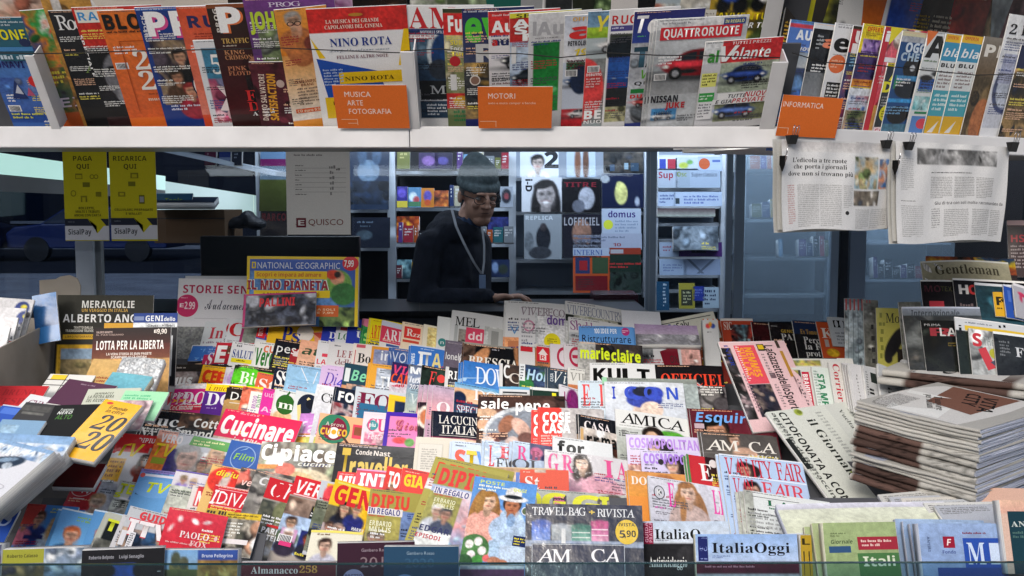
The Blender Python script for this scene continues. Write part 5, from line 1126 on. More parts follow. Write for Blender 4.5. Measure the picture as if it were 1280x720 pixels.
place(RK, 657, 632, 144, 1.0, 'film wrapped navy travel bag box set with yellow price disc', '141c30',
 'V 0 0 144 90 18203a 10182c|D 6 20 96 28 1c2030|V 8 22 22 26 2c5cc0 7090d0|V 32 26 24 22 a8b4b8 808890|V 56 26 24 22 307868 70a898|V 80 20 22 28 b03078 d8a0b8|E 20 24 12 5 2c54b0|E 44 28 12 4 a8b0b8|E 68 28 12 4 2c7060|E 91 24 11 5 c04080|D 0 44 144 8 90a0b8|D 8 48 112 50 1c2440|R 44 30 5 18 d8dcdc|R 57 34 22 1.5 c8d8d0|R 57 40 22 1.5 c8d8d0|R 81 30 20 1.5 f0d0e0|R 81 37 20 1.5 f0d0e0|R 8 49 112 .7 c0c8d0|R 8 49 .7 40 c0c8d0|R 120 49 .7 40 c0c8d0|r 8 4 66 10 e8ecf0 TRAVEL BAG|S 78 6 7 7 e8c840 +|r 88 5 46 10 e8ecf0 RIVISTA|O 124 33 14 15 e8c428|S 114 22 20 4 484020 IVISTA|S 115 31 7 9 201c10 5|S 121 31 14 8 201c10 ,90|r 14 55 42 16 f0f0f4 AM|r 80 54 36 16 f0f0f4 CA', th=.02, hpx=100, mt='film', cell=.003, group=GF, name='box_set', cat='box set', pm='black')
bag_face = None
RL = Row(2.16, 690, 20)
place(RL, 800, 652, 108, 0, 'financial newspaper guide with magenta tab and black lower half, behind its blue tabbed neighbour', 'c8d4e8',
 'V 0 0 108 28 c8d8ec d8e0ec|D 0 28 108 60 26262a|E 54 44 12 14 38383c|R 2 2 12 26 882040|^ S 4 26 24 4 e0a0b8 -90 GUIDA|^ S 9 26 24 4 e0a0b8 -90 PRATICA|s 16 9 56 13 181818 ItaliaO|K 16 21 30 4 2 606878|s 8 43 46 13 e4e4e4 Antiriciclaggio', th=.022, hpx=80, mt='news', pm='pages_cream', group='guides and newspapers on the front ledge', name='newspaper', cat='newspaper', cell=.004)
RL2 = Row(2.06, 690, 20)
place(RL2, 866, 668, 126, 0, 'folded financial newspaper with blue tab, maroon base and black serif heading', 'a0bce8',
 'V 0 0 126 34 98b8e8 b8ccec|D 0 34 126 14 50182c|D 0 48 126 40 a8a8b0|R 3 3 12 30 242c68|^ S 5 31 26 4 8898d0 -90 GUIDA|^ S 10 31 26 4 8898d0 -90 FISCALE|s 20 10 96 13 181820 ItaliaOggi|K 20 26 22 4 2 4c64a0|K 10 38 106 4 1 c08898', th=.024, hpx=80, mt='news', pm='pages_cream', group='guides and newspapers on the front ledge', name='newspaper', cat='newspaper', cell=.004)
# paperbacks standing on the front ledge
GB = 'paperbacks and guides standing on the front ledge'
RM = Row(2.03, 700, 12)
B_ = dict(mt='matte', group=GB, name='book', cat='book', flat=1, cell=.0035)
place(RM, -22, 678, 34, 0, 'blue grey paperback cut by the left edge of the front ledge', '8090b0', 'Z 0 0 40 60 4 8090b0 605870 384058', th=.034, hpx=70, label=None, **B_)
place(RM, 10, 684, 96, 0, 'paperback with lime title block and pale misty picture, first on the front ledge', '9cb0d8', 'V 0 0 96 40 a8bce0 c8d0dc|Z 46 0 50 40 3 a8bce0 708090 c8d4e4|Z 0 16 46 40 4 585048 88704c 302c38|R 0 0 46 17 a8a838|S 5 6 34 4 504c18 Roberto Calasso', th=.04, hpx=70, **B_)
place(RM, 106, 685, 94, 0, 'black paperback with grey author line and moonlit blue band', '16161c', 'D 28 16 40 20 2c50a0|E 26 26 12 10 101218|E 72 26 14 12 101218|S 8 7 28 4 a8a8b0 Roberto Belpoto|S 42 7 28 4 a8a8b0 Luigi Senaglio|R 86 28 4 1 c0c0c0', th=.04, hpx=70, **B_)
place(RM, 206, 685, 96, 0, 'blue paperback with painted domes and yellow ochre lower panel', '4068a8', 'V 0 0 46 40 78a8d8 a0b8c8|D 12 16 24 30 8c7c48|E 20 12 6 10 404838|E 30 16 6 8 484c3c|V 0 24 46 14 606838 4c5030|Z 46 12 50 30 3 c89c48 806030 e0c070|V 46 0 50 13 2c50a0 2c4894|S 52 5 38 4 c8d0e8 Bruno Pellegrino', th=.03, hpx=70, **B_)
RN = Row(1.99, 700, 12)
place(RN, 305, 701, 117, 0, 'maroon almanac with white serif title and gold number', '5c1828', 's 12 5 58 9 e8dcd8 Almanacco|i 72 4 22 9 d8a050 258|K 4 18 80 3 1 a07078', th=.02, hpx=60, **B_)
place(RN, 422, 677, 94, 0, 'dark maroon wine guide with faint 2019 and lilac disc', '38162c', 'n 29 7 34 4 b0a0ac Gambero Rosso|n 28 17 40 13 8c7880 2019|O 20 44 13 12 a8a0c8|S 10 38 20 6 584878 PREZZO', th=.026, hpx=70, lift=.0, **B_)
RN2 = Row(1.94, 700, 12)
place(RN2, 482, 681, 92, 0, 'petrol blue wine guide with pale small title', '184464', 'n 28 6 34 4 98b0c0 Gambero Rosso|n 26 14 36 12 2c5878 2020|O 26 46 14 12 8098c8', th=.026, hpx=70, **B_)
place(RM, 575, 706, 80, 0, 'white booklet lying on the ledge beside the blue wine guide', 'c8d0e8', 'D 0 0 80 3 e0e4f0|D 0 4 80 20 704068', th=.02, hpx=50, **B_)
# ================================================================== back centre papers and right-hand side
GR = 'magazines and books in the dim right-hand rack'
GN = 'newspapers standing on the right of the display'
RP = Row(3.52, 400, 40)
run_row(RP, [
 (868,402,72,0,'maroon patterned magazine behind the white book spine','803028','Z 0 0 72 50 4 803028 a85838 502018 c89878',dict(solo=1)),
 (900,399,40,0,'small red magazine with a row of blue figures','b84830','Z 10 8 30 30 3 4890b0 d84838 302428 88b8c8|s 3 4 10 10 e0d0c8 SIC|R 0 0 40 3 e8e4e0',dict(hpx=60)),
 (938,404,60,0,'black thriller paperback with dim red figures','181014','Z 0 0 60 60 5 181014 401418 100c10|i 26 8 14 6 a89848 ii|s 30 18 14 6 908050 ii'),
 (960,404,52,0,'black news magazine with grey serif capitals','181818','Z 0 0 52 50 4 181818 201c20 101010|S 14 8 20 4 c0a040 GENOV|s 13 13 22 8 d0d0d0 PAN|R 2 4 8 1 909090'),
 (989,402,60,0,'dark blue newsmagazine with white gothic words','1c2c50','D 0 16 60 40 1c1c20|s 8 10 22 6 c09840 Ex Tomor|s 10 19 20 8 d8d8d8 Perc|s 10 27 20 8 d8d8d8 la F|s 10 36 18 7 d8d8d8 prot',dict(rep=(1,-2,0))),
 (1019,403,40,0,'orange magazine with white serif K','d0562c','s 4 7 16 13 f0e8e0 K|R 6 22 5 9 c8b8b0|E 14 38 8 5 e8b828'),
 (1033,397,32,0,'white paper with black box and grey lines','c8ccd0','R 6 4 14 9 181818|K 6 18 14 24 6 808488',dict(mt='news')),
], GR, stack=True)
place(Row(3.44,400,25), 876, 402, 19, 0, 'white boxed spine with small blue and red peacock shape', 'd8dadc', 'R 0 0 19 1.5 e08030|E 6 9 3 3 e84848|E 12 9 3 3 3858c0|E 9 7 2 3 e8a020|K 4 15 10 3 1 606060', hpx=66, mt='matte', group=GR, name='book', cat='book', th=.03)
# floppy papers behind
place(Row(3.5,400,30), 817, 404, 76, -12, 'cream newspaper with blue and black heading, tilted up to the right', 'dcdcd0', 'R 3 4 68 1 404848|S 10 6 16 8 3060b0 ISa|S 26 6 16 8 181818 Salv', mt='news', group=GN, name='newspaper', cat='newspaper', hpx=60)
place(Row(3.42,410,62), 792, 412, 78, 1, 'pile of mauve papers folded over a grey magazine', 'a890b8', 'V 0 0 80 12 b098c0 c0b0c8|Z 0 12 80 50 4 d0d0d8 8c8c94 b8b8c0', mt='news', group=GN, name='newspaper', cat='newspaper', hpx=24, th=.02)
place(Row(3.36,420,47), 795, 424, 78, 2, 'dark magazine with crimson panel and white fold under the mauve papers', 'c8c8cc', 'P 701828 28 16 50 8 52 40 34 40|Z 54 8 26 50 4 e0b0a8 c09088 605858|n 40 20 10 10 303030 ON|Z 0 0 20 30 3 404448 888c90 2c3034', group=GR, hpx=80)
place(Row(3.5,395,66), 776, 392, 48, 3, 'loose white sheets lying beside the white country magazine', 'e4e6ee', '', mt='news', group=GN, name='paper_sheet', cat='paper', hpx=24, th=.012)
RQ = Row(3.08, 462, 47)
run_row(RQ, [
 (737,455,86,2,'white magazine with bold black capitals','dcdee0','X 4 7 16 15 101010 K|X 22 7 16 15 101010 U|X 40 7 16 15 101010 L|X 58 7 16 15 101010 T|D 0 24 86 50 9ca0a0',dict(solo=1,th=.006)),
 (818,458,84,1,'black magazine with orange red serif capitals','18161a','s 6 10 80 15 e84830 OFFICIEL|E 44 34 14 14 e4e4e8|E 42 44 8 5 f08048|Z 0 26 84 60 7 18161a 504c50 a09c9c',dict(th=.006)),
], GR, stack=False)
# newspapers
RN_ = Row(3.0, 450, 40)
run_row(RN_, [
 (985,449,80,0,'white newspaper with small colour banner behind the green lettered one','d4d4d0','R 0 0 60 1 303438|Z 2 2 36 8 3 3c4c50 d8c850 c0888c|K 2 12 70 30 6 909090',dict(solo=1)),
 (986,461,60,1,'white newspaper with black photo strip and red sideways banner','d0d4d0','Z 0 3 12 54 3 303030 c8c040 585858|R 14 5 9 52 c02c48|^ X 21 8 46 6 f0e8e8 90 BRAHIMERIC|R 10 3 3 54 484848'),
 (1013,460,70,1,'pale green newspaper with green sideways lettering','d8e2dc','^ X 14 8 54 8 308058 90 STA MPA|K 1 4 6 48 14 90a098'),
 (1034,453,70,2,'white newspaper with red sideways serif title','d6d4d0','^ s 14 2 60 9 b83040 90 Corriere|^ s 14 58 20 8 c88088 90 della'),
 (1060,458,50,3,'sheaf of blank white newspaper pages','ccccce','K 6 10 3 40 10 909090',dict(rep=(3,3,1),th=.008)),
 (1076,458,66,5,'grey newspaper with small dark photo','c0c2c4','R 10 6 9 12 28302c|^ X 12 26 30 6 202020 90 il fo|K 2 6 4 30 10 707070',dict(th=.008)),
 (1094,456,66,6,'grey newspaper with blue and orange photo','bcc0c4','Z 8 6 8 14 3 4888b0 d89068 88a0a8|^ s 18 24 30 6 404448 90 il T|K 24 6 6 30 8 a0a4a8',dict(th=.008)),
 (1128,451,66,8,'white newspaper with black sideways heading','c8cacc','^ X 14 3 50 8 181818 90 il Quoti',dict(th=.008,rep=(1,3,0))),
 (1154,461,60,2,'cream newspaper with thin serif letter','c4c4b4','r 8 12 10 10 404038 F',dict(th=.008)),
], GN, mt='news', name='newspaper', cat='newspaper', cell=.005)
place(Row(2.93, 470, 47, 14, xc=940), 896, 431, 84, 0, 'pink sports newspaper with long black sideways title', 'e4c0c4',
 'R 0 0 92 1 f0d8dc|Z 0 8 12 90 3 d8b8bc 504c50 181818 c0a0a4|^ s 10 4 30 5 283890 90 INTER|K 14 40 6 50 12 a08088|R 17 5 26 50 e05060|^ X 38 8 42 9 f0a030 90 NEMMES|^ X 28 8 40 7 f09840 90 SULLAS|K 18 6 5 46 16 f8d8d8|Z 17 56 26 40 4 202838 302c38 887870 181c28|R 46 4 9 9 282c20|R 47 5 7 6 d8b828|K 47 16 5 34 9 807478|R 47 42 7 7 705860|K 47 56 5 30 9 807478|^ S 66 6 90 11 1c1a1c 90 LaGazzettadelloSport|R 71 0 4 10 403830|R 72 14 4 34 b88838|K 77 50 4 40 9 706468|^ s 78 46 30 3 604850 90 a', hpx=112, mt='news', group=GN, name='newspaper', cat='newspaper', cell=.003, th=.01)
place(Row(2.76, 530, 52, 30, xc=1010), 955, 519, 76, 0, 'white newspaper with bold black sideways headline and green emblem', 'dce0d8',
 'K 2 10 8 90 16 989c98|^ S 22 3 116 9 181818 90 CITOFONATA A CONTE|^ S 10 2 110 5 505450 90 appello di Bonaccini a|R 0 40 6 44 282c2c|^ s 52 18 70 11 282c28 90 il Giornale|E 38 6 5 5 a0b048|E 50 100 6 5 98a848|E 40 6 3 3 707c30|K 58 8 8 100 20 a8aca8', hpx=150, mt='news', group=GN, name='newspaper', cat='newspaper', cell=.003, th=.01)
place(Row(2.80, 530, 52, 30, xc=1040), 1010, 512, 112, 0, 'white newspaper page with blue boxed photo in its corner', 'd4d8d2',
 'K 40 10 20 90 20 a8aca8|K 64 10 16 80 18 b0b4b0|R 58 2 20 14 d0dcec|R 62 4 12 10 6888b8|^ s 34 10 60 5 686c68 90 Vuelta Terrorista', hpx=160, mt='news', group=GN, name='newspaper', cat='newspaper', cell=.004, th=.01)
# mid right, standing magazines
RS = Row(3.35, 400, 15, -6)
run_row(RS, [
 (1055,373,26,1,'row of pale blue standing magazines with striped red tops','b0c4cc','Z 0 0 26 90 4 a8bcc4 788890 c8d8e0 586068|R 1 1 2 14 c85858|R 6 1 2 14 c85858|R 11 1 2 14 c85858|R 16 1 2 14 c85858|R 21 1 2 14 c85858|R 4 14 .6 72 586870|R 10 14 .6 72 586870|R 16 14 .6 72 586870',dict(solo=1,hpx=96)),
 (1078,375,20,0,'grey spined magazine with red square','989890','Z 0 0 20 90 3 989890 707068 b0b0a8|R 4 0 5 4 c03838|^ n 14 30 50 5 404040 90 illl',dict(hpx=90)),
 (1094,385,36,0,'yellow patterned magazine with black shoe and letters','e0d868','r 12 6 18 12 303028 Mo|K 3 5 8 60 6 a0a040|E 22 44 8 22 201c20 .5|E 14 62 5 6 201c20 |D 26 50 10 30 302420',dict(hpx=86,mt='film')),
 (1122,378,30,-3,'grey film sleeve bulging beside the dark magazine','8c8c84','Z 0 0 30 90 4 8c8c84 b0b0a8 58584c',dict(hpx=90,mt='film')),
], GR, auto=False)
# right-hand dim rack: three tiers
def rtier(D, y, items, lean=38, az=-12):
    run_row(Row(D, y, lean, az, xc=1200), items, GR, mt='print', auto=False)
place(Row(3.3,325,15,-10,xc=1200), 1258, 276, 40, 0, 'dark red lettered magazine at the right edge', '301418', 'S 4 18 30 9 c83038 HSIT|K 3 30 30 30 7 a89898|R 0 0 40 6 c8a8a8|D 0 8 40 8 1c1418', hpx=70, group=GR)
place(Row(3.2,330,35,-10,xc=1200), 1156, 322, 110, 1, 'dim row of dark covers behind the curved cream magazine', '302828', 'Z 0 0 110 20 4 302828 284060 c8a828 884028 202020', hpx=40, group=GR)
place(Row(3.12,330,40,-10,xc=1200), 1150, 328, 108, 0, 'cream magazine with curved top and black serif heading', 'a8a48c', 'V 0 0 108 30 a8a48c 88846c|s 16 5 78 13 3c3828 Gentleman|R 0 0 108 2 d8d8d0', hpx=70, group=GR, bend=.014, mt='matte')
rtier(3.02, 352, [
 (1150,351,60,0,'black magazine with faint heading and pink tag','1a161a','R 0 0 84 2 e0e0dc|S 4 7 20 8 4c2830 MO|R 8 26 18 12 c03c48|S 24 8 14 6 505030 TEX',dict(solo=1)),
 (1190,349,92,0,'black magazine with white H and red disc','141216','R 0 0 92 2.5 f0f0ec|X 6 8 12 11 e0dcd8 H|X 18 8 12 11 c83838 O|K 4 30 30 6 1 706060'),
 (1217,355,58,0,'dark teal paperback with white top edge','284c58','R 0 0 58 3 e4e8ec|Z 0 3 58 40 6 284c58 1c3840 385c60'),
 (1240,366,20,1,'small yellow and black book','d8a828','X 3 6 10 10 302810 P|K 3 18 12 4 1 403010',dict(hpx=30)),
 (1252,357,24,1,'royal blue book','2850a8','R 0 0 24 2 d0d8e8|R 5 6 4 14 486cc0|R 10 30 12 8 c8b830',dict(hpx=40)),
 (1264,355,40,2,'pale book with pink bird shape','a8a8b0','R 0 0 40 3 e0e0e4|E 12 12 6 2.4 c83860 .5|E 10 16 2 5 c83860'),
])
rtier(2.88, 400, [
 (1126,387,96,-2,'film wrapped news magazine with blurred dark lettering','383c3c','V 0 0 96 10 8890a0 707880|Z 0 10 96 100 5 383c3c 686c6c 202424 887c70|R 0 0 96 2 c0c8d8|T 10 4 60 8 303840 Internazionale',dict(solo=1,mt='film',th=.012)),
 (1150,402,90,-1,'dark magazine with small white capitals and olive print','16181a','Z 0 0 90 90 7 16181a 202420 101212 302c20|n 4 4 20 3 a8a8a8 PRIMA|S 10 9 30 10 8c3038 R|S 22 9 20 10 c0c0c0 LA|K 30 26 16 6 2 706028'),
 (1192,397,110,1,'white headed magazine with yellow band','c8ccd0','R 0 0 110 1 f0f0f0|n 4 8 4 12 202020 i|R 12 9 90 6 d8b838|K 12 4 60 3 1 707880|D 0 16 20 80 202824|R 56 4 3 3 202020|R 62 3 3 3 202020'),
 (1209,412,90,1,'grey magazine with red S and coloured drawings','a8acac','Z 0 0 90 90 8 a8acac c0c4c4 909494|X 4 5 12 15 c03840 S|S 18 8 14 10 909898 THe|P c04048 10 24 20 20 30 44 20 48|O 30 27 6 6 a8a838|S 32 44 14 6 c03840 RE|P 484c60 24 38 38 30 36 46'),
 (1240,415,90,2,'black magazine with small white serif letters','1a1c1e','R 0 0 90 3 e4e8ea|Z 0 3 90 90 6 1a1c1e 2c3032 101214|s 26 16 20 12 c8ccd0 Fo|K 6 10 14 20 5 707478'),
])

# ---------------------------------------------------------------- stacked folded newspapers
def folded(name, label, P, W, L, th, yaw, top_dsl, spine, rng, group, mtp='pages_blue'):
    """folded newspaper: rounded fold on the local -x side (faces left/front), open leaf edges on the -y side"""
    t = thing(name, label, 'newspaper', group=group)
    t.location = P
    t.rotation_euler = (TILT, 0, yaw)
    # outer sheet with fold profile (x-z), swept along y
    prof = []
    r = th / 2
    for a in np.linspace(90, 270, 9):
        prof.append((r + r * math.cos(math.radians(a)), r + r * math.sin(math.radians(a))))
    prof = [(W, th)] + [(W * .6, th * (1 + rng.uniform(-.1, .12)))] + prof + [(W * .6, 0), (W, 0)]
    ny = 30
    V, Fq, C = [], [], []
    brown = srgb('5a4640') * rng.uniform(.8, 1.15)
    grey = srgb('bcbab4') * rng.uniform(.9, 1.0)
    jl = rng.uniform(-.015, .015)
    ph = rng.uniform(0, 6)
    for j in range(ny):
        y = L * j / (ny - 1)
        wob = .0013 * math.sin(ph + y * 17) + .0004 * math.sin(ph * 3 + y * 61)
        for (x, z) in prof:
            V.append((x + wob * 2, y, z + wob))
            q = y / L
            base = grey
            if spine and x < r * 2.2:
                lo, hi = spine
                if lo + jl <= q <= hi: base = brown * (.6 if (.55 < q < .78 and rng.random() < .3) else 1)
                elif q < lo - .06 and rng.random() < .3: base = grey * .75
            C.append(lin(base))
    n = len(prof)
    for j in range(ny - 1):
        for k in range(n - 1):
            a = j * n + k
            Fq.append((a, a + 1, a + 1 + n, a + n))
    link('outer_sheet', newmesh('outer_sheet', V, np.array(Fq), np.array(C), M['news'], smooth=True), t)
    m = MB()
    k = 3
    for i in range(k):
        z0 = th * (.1 + .8 * i / k)
        m.box(.004 + r * .6, W - rng.uniform(0, .004), rng.uniform(-.0015, .002), L - .001, z0, z0 + th * .8 / k * .82)
    m.build('pages', M[mtp], t)
    if top_dsl is not None:
        a = Art(W * .97, L * .98, W * .97 / 100, L * .98 / 130, 'd6d4d0', top_dsl, cell=.006, bend=.0006, seed=int(rng.random() * 999))
        o = link('front_page', a.mesh('front_page', M['news'], (W * .02, L * .99, th * 1.01)), t)
    return t
rs = random.Random(5)
TILT = 0
corner = at(1214, 648, 2.26)          # near bottom corner of the pile
yaw = math.radians(40)
z = 0.0
GS = 'folded newspapers piled on the right'
TILT = math.radians(3.5)
UPN = np.array([math.sin(yaw) * math.sin(TILT), -math.cos(yaw) * math.sin(TILT), math.cos(TILT)])
n = 0
spec = [3, 3, 3, 0, 0, 0, 1, 1, 1, 1, 0, 0, 0, 0, 0, 0, 0]
ords = ['first', 'second', 'third', 'fourth', 'fifth', 'sixth', 'seventh', 'eighth', 'ninth', 'tenth', 'eleventh', 'twelfth', 'thirteenth', 'fourteenth', 'fifteenth', 'sixteenth', 'seventeenth', 'eighteenth', 'nineteenth', 'twentieth']
for i, k in enumerate(spec):
    th = .0165 if k else .0080
    dx, dy = rs.uniform(-.006, .006), rs.uniform(-.006, .006)
    sp = (.42, .97) if k else None
    top = i == len(spec) - 1
    folded('newspaper', '%s folded newspaper from the bottom of the right-hand pile, %s' % (ords[i], 'brown printed fold' if k else 'plain grey fold'),
           tuple(corner + np.array([dx, dy, 0]) + UPN * z), .40, .31, th, yaw + rs.uniform(-.02, .02),
           ('K 3 4 40 30 12 404040|P e8e8e4 2 30 60 2 62 60 4 84|P 7c5648 40 40 98 20 98 96 30 96|^ T 90 60 40 9 181414 160 CITY|^ T 88 80 44 9 181414 160 VITA|^ s 60 30 40 5 303030 150 per italiani|^ s 60 40 40 5 303030 150 Tumore' if top else None), sp, rs, GS)
    z += th + .0006
pile_top = (corner + UPN * z)[2] + .0
# brown folded pair on top at the right, turned
c2 = at(1318, 545, 2.56)
TILT = 0.0
for i in range(2):
    folded('newspaper', ['lower brown fronted newspaper lying across the top of the right-hand pile', 'upper brown fronted newspaper lying across the top of the right-hand pile'][i],
           (c2[0] + .012 * i, c2[1] - .02, pile_top - .004 + .022 * i), .34, .46, .02, math.radians(52), 'K 3 4 90 20 4 404040|s 10 40 60 10 202020 CO' if i else None, (.25, .85), rs, GS)
# folded papers standing at the front right
GL = 'guides and newspapers on the front ledge'
B3 = dict(mt='news', group=GL, name='newspaper', cat='newspaper', cell=.004)
place(Row(2.22,650,68), 968, 640, 210, -2, 'wide pale folded newspaper lying flat behind the green and blue ones', 'd8dce4', 'V 0 0 210 8 e0e0ec c8c8d4|V 0 8 210 30 dce0cc d4d8c0', hpx=40, th=.02, pm='pages_blue', **B3)
place(Row(2.13,660,30), 1003, 660, 96, -1, 'first pale green folded newspaper in the front group', 'b0be90', '', hpx=80, th=.012, pm='pages_cream', **B3)
place(Row(2.10,660,30), 1012, 656, 96, -1, 'second pale green folded newspaper in the front group', 'acba8c', '', hpx=80, th=.014, pm='pages_cream', **B3)
place(Row(2.05,660,22), 1022, 655, 90, -1, 'green financial newspaper with rounded fold and red headline box', '9cae7c', 'V 0 0 90 90 a0b280 8a9c6c|K 8 12 20 6 2 60704c|T 8 21 26 5 405038 Giornale|R 5 29 26 8 34547c|R 40 18 50 16 a03040|K 44 21 40 10 2 e8c8c0|R 38 38 52 40 4c7848|S 44 42 40 12 d8e0c8 Itali', hpx=90, th=.03, pm='pages_cream', **dict(B3, bend=.006))
place(Row(2.08,668,15), 996, 668, 14, 0, 'small yellow and black guide beside the green newspaper', 'b89828', 'R 3 20 8 30 282418|S 2 4 10 8 302808 L', hpx=60, th=.02, group=GL, name='book', cat='book', mt='matte')
for i in range(3):
    place(Row(2.16 - .03 * i,660,28), 1116 + i * 9, 650 + 3 * i, 110, 1, '%s pale blue folded newspaper left of the one with the big M' % ['rearmost', 'middle', 'nearest'][i], '94aac8', 'V 0 0 110 20 9cb4d4 88a2c8', hpx=80, th=.014, pm='pages_blue', **B3)
place(Row(2.03,670,20), 1140, 655, 104, 0, 'blue newspaper with red square logo and big white M on blue', '90a6cc', 'V 0 0 104 90 94acd4 8098c4|R 28 16 14 14 982038|T 32 19 6 8 f0e0e0 F|R 52 18 52 36 2c50a8|s 56 22 22 28 c8d8f0 M|^ S 58 22 1 1 000 0 .|R 18 54 90 30 2c4890|^ S 12 16 18 3 405078 90 ANTIRI|S 26 33 16 4 3c4c88 Fondo|K 52 10 52 4 1 803848|R 84 24 12 26 c8d8f0', hpx=90, th=.03, pm='pages_blue', **dict(B3, bend=.003))
place(Row(2.01,660,20), 1240, 626, 60, 0, 'salmon newspaper with dark teal panel at the right edge', 'd8b8a8', 'V 0 0 60 16 e0b8a0 d8a898|R 8 14 60 90 1c3c48|s 11 26 44 7 c8d0cc ANTIRI|K 11 38 44 10 2 50706c', hpx=90, th=.03, pm='pages', **B3)
place(Row(2.3,628,60), 1205, 618, 90, 0, 'salmon folded paper under the pile at the right', 'dcb4a0', '', hpx=30, th=.02, **B3)
for i in range(6):
    place(Row(2.34 - .02 * i, 628, 66, 8, xc=1180), 1096 + 14 * i, 622 + 3 * i, 170, rs.uniform(-4, 3), ['lowest', 'second', 'third', 'fourth', 'fifth', 'topmost'][i] + ' grey folded newspaper of the loose heap in front of the big pile', ['c8c8c4', 'b8bcc4', 'd0ccc4', 'c0c4c8', 'd4d4d0', 'b4b8c0'][i], 'K 4 3 60 10 4 707070|K 70 3 60 12 5 8c8c8c|Z 134 2 30 14 3 606060 a8a8a8 484848', hpx=60, th=.009, **B3)
# under-display spectacles-like clip object left out of reach: small binder on front glass
# ================================================================== left-hand side: boxed sets and loose books
GLB = 'books lying loosely on the left of the display'
GK = 'carded sets standing at the back of the display'
place(Row(3.55,350,12), 232, 345, 84, 0, 'plain white card behind the crimson lettered card', 'c8ccd4', '', hpx=60, mt='matte', group=GK, name='card', cat='card', flat=1, th=.002)
place(Row(3.5,350,12), 224, 348, 92, 1, 'white card with crimson capitals and round crimson price disc', 'e4e4ea', 'S 6 8 90 10 b81c50 STORIE SENZ|O 12 34 14 14 d02868|S 3 31 5 5 f8e8f0 E|S 9 29 13 9 f8e8f0 2.99|K 4 23 14 2.5 1 f0b8d0|c 34 24 60 14 282c48 Audacemente|n 34 24 1 1 ccc .|R 22 49 60 .7 c0c0c8', hpx=66, mt='matte', group=GK, name='card', cat='card', flat=1, th=.003, cell=.004)
place(Row(3.42,350,8), 312, 321, 138, .5, 'blue and yellow framed children science box set with red price tag', '3c60b8',
 'R 0 0 138 3.5 e8c828|R 0 0 3.5 90 e8c828|R 134 0 4 90 e8c828|D 3 18 110 60 5c8cc8|E 112 34 18 18 80b858|E 112 26 9 9 e0a080|E 106 22 8 6 d84830|E 120 46 16 14 387840|E 112 22 4 4 282020|V 4 60 130 30 4070b0 306090|Z 90 62 44 30 3 406040 789050 283828|R 6 7 5 8 e8d020|R 7.5 8.5 2 5 3c60b8|n 13 7 102 8 d8e0f0 NATIONAL GEOGRAPHIC|R 9 18 90 10 f0c820|S 12 20 80 5 c86028 Scopri e impara ad amare|X 2 29 100 12 f0f0e8 IL MIO PIANETA|X 1 30 100 11 a02838 IL MIO PIANETA|R 9 42 94 9 f0d020|S 20 44 70 5 a85828 e tanti amici preferiti|O 128 8 10 9 d82030|S 120 4 12 8 fff 7,99|R 84 60 30 14 d86830|S 88 64 22 2.5 f0d8b0 A SOLI|S 88 68 20 2.5 f0d8b0 E 7,99|S 4 52 60 14 1c2030 x', hpx=86, group=GK, name='box_set', cat='box set', flat=1, th=.03, cell=.004, mt='print')
place(Row(3.36,380,30), 306, 370, 90, -3, 'film wrapped album with red letters in front of the science box', '202434', 'Z 0 0 90 50 3 202434 5c6478 101420 b8bcc8|R 0 0 90 2 c03878|R 0 0 3 40 c03878|X 20 6 44 10 e03840 PALLINI', hpx=40, mt='film', group=GK, name='album', cat='album', th=.01)
place(Row(3.1,380,14,8,xc=150), 73, 369, 121, 1, 'tall black card with white capitals and yellow framed landscape', '282a22',
 'V 0 0 121 100 2c2c24 1c1c18|S 31 7 66 9 e8e8e4 MERAVIGLIE|S 31 17 58 4 c8a048 UN VIAGGIO IN ITALIA|S 8 24 92 10 f0f0f0 ALBERTO ANG|S 22 39 24 3 e0dcd0 TRATTO DALLA|S 12 43 40 3 e0dcd0 TRASMISSIONE TELEVISIVA|R 9 49 42 6 d8a828|S 12 50.5 36 2.5 504010 LIBRO FOTOGRAFICO|D 2 62 50 60 d8a828|D 7 66 46 60 88a0b8|Z 7 80 46 40 4 8c7c50 a89468 605838 c0a880|R 3 62 2 50 e8b830|R 60 35 60 20 e8b040', hpx=130, group=GK, name='card', cat='card', flat=1, th=.006, cell=.004, mt='matte')
place(Row(3.0,400,16,4,xc=190), 168, 392, 55, 0, 'blue headed card with white capitals and black lower part', '20408c', 'D 0 18 55 80 14161c|D 0 12 55 6 e0e4e8|R 1 4 12 5 8090b8|S 15 3 22 7 f0f4f8 GENI|S 38 5 14 5 f0f4f8 dello|S 18 14 34 3 181818 Gauss - Hilbert|R 42 28 8 50 c8ccd0|S 40 46 8 5 181818 C', hpx=90, group=GK, name='card', cat='card', flat=1, th=.006, mt='matte')
place(Row(2.88,420,18,4,xc=160), 118, 411, 97, -.5, 'dark red card with white condensed title and cream lower panel', '401c1c', 'V 0 0 97 20 1c1214 401c18|V 0 20 97 26 501c18 8c5838|D 0 38 97 60 c89c60|S 4 4 20 2.5 c8b0a8 VALERIO BENETTI|S 4 7.5 34 2 a89088 IL PARTIGIANO|S 76 3 4 4 f0e8e0 E|S 80 2 12 6 f0e8e0 9,90|S 5 16 84 11 f8f4f0 LOTTA PER LA LIBERTA|S 18 31 56 3 e8e0d8 LA VERA STORIA DI JEAN PAGETE|S 24 35 44 3 e8e0d8 SCAMPATO ALLA SHOAH', hpx=82, group=GK, name='card', cat='card', flat=1, th=.008, cell=.004, mt='matte')
place(Row(2.74,460,45,0,xc=150), 118, 450, 46, 6, 'tan booklet with lines of brown capitals on the dark red card', 'c09c60', 'V 0 0 46 60 c8a468 b08c50|K 4 22 32 18 4 904828', hpx=60, group=GLB, name='book', cat='book', th=.006, mt='matte')
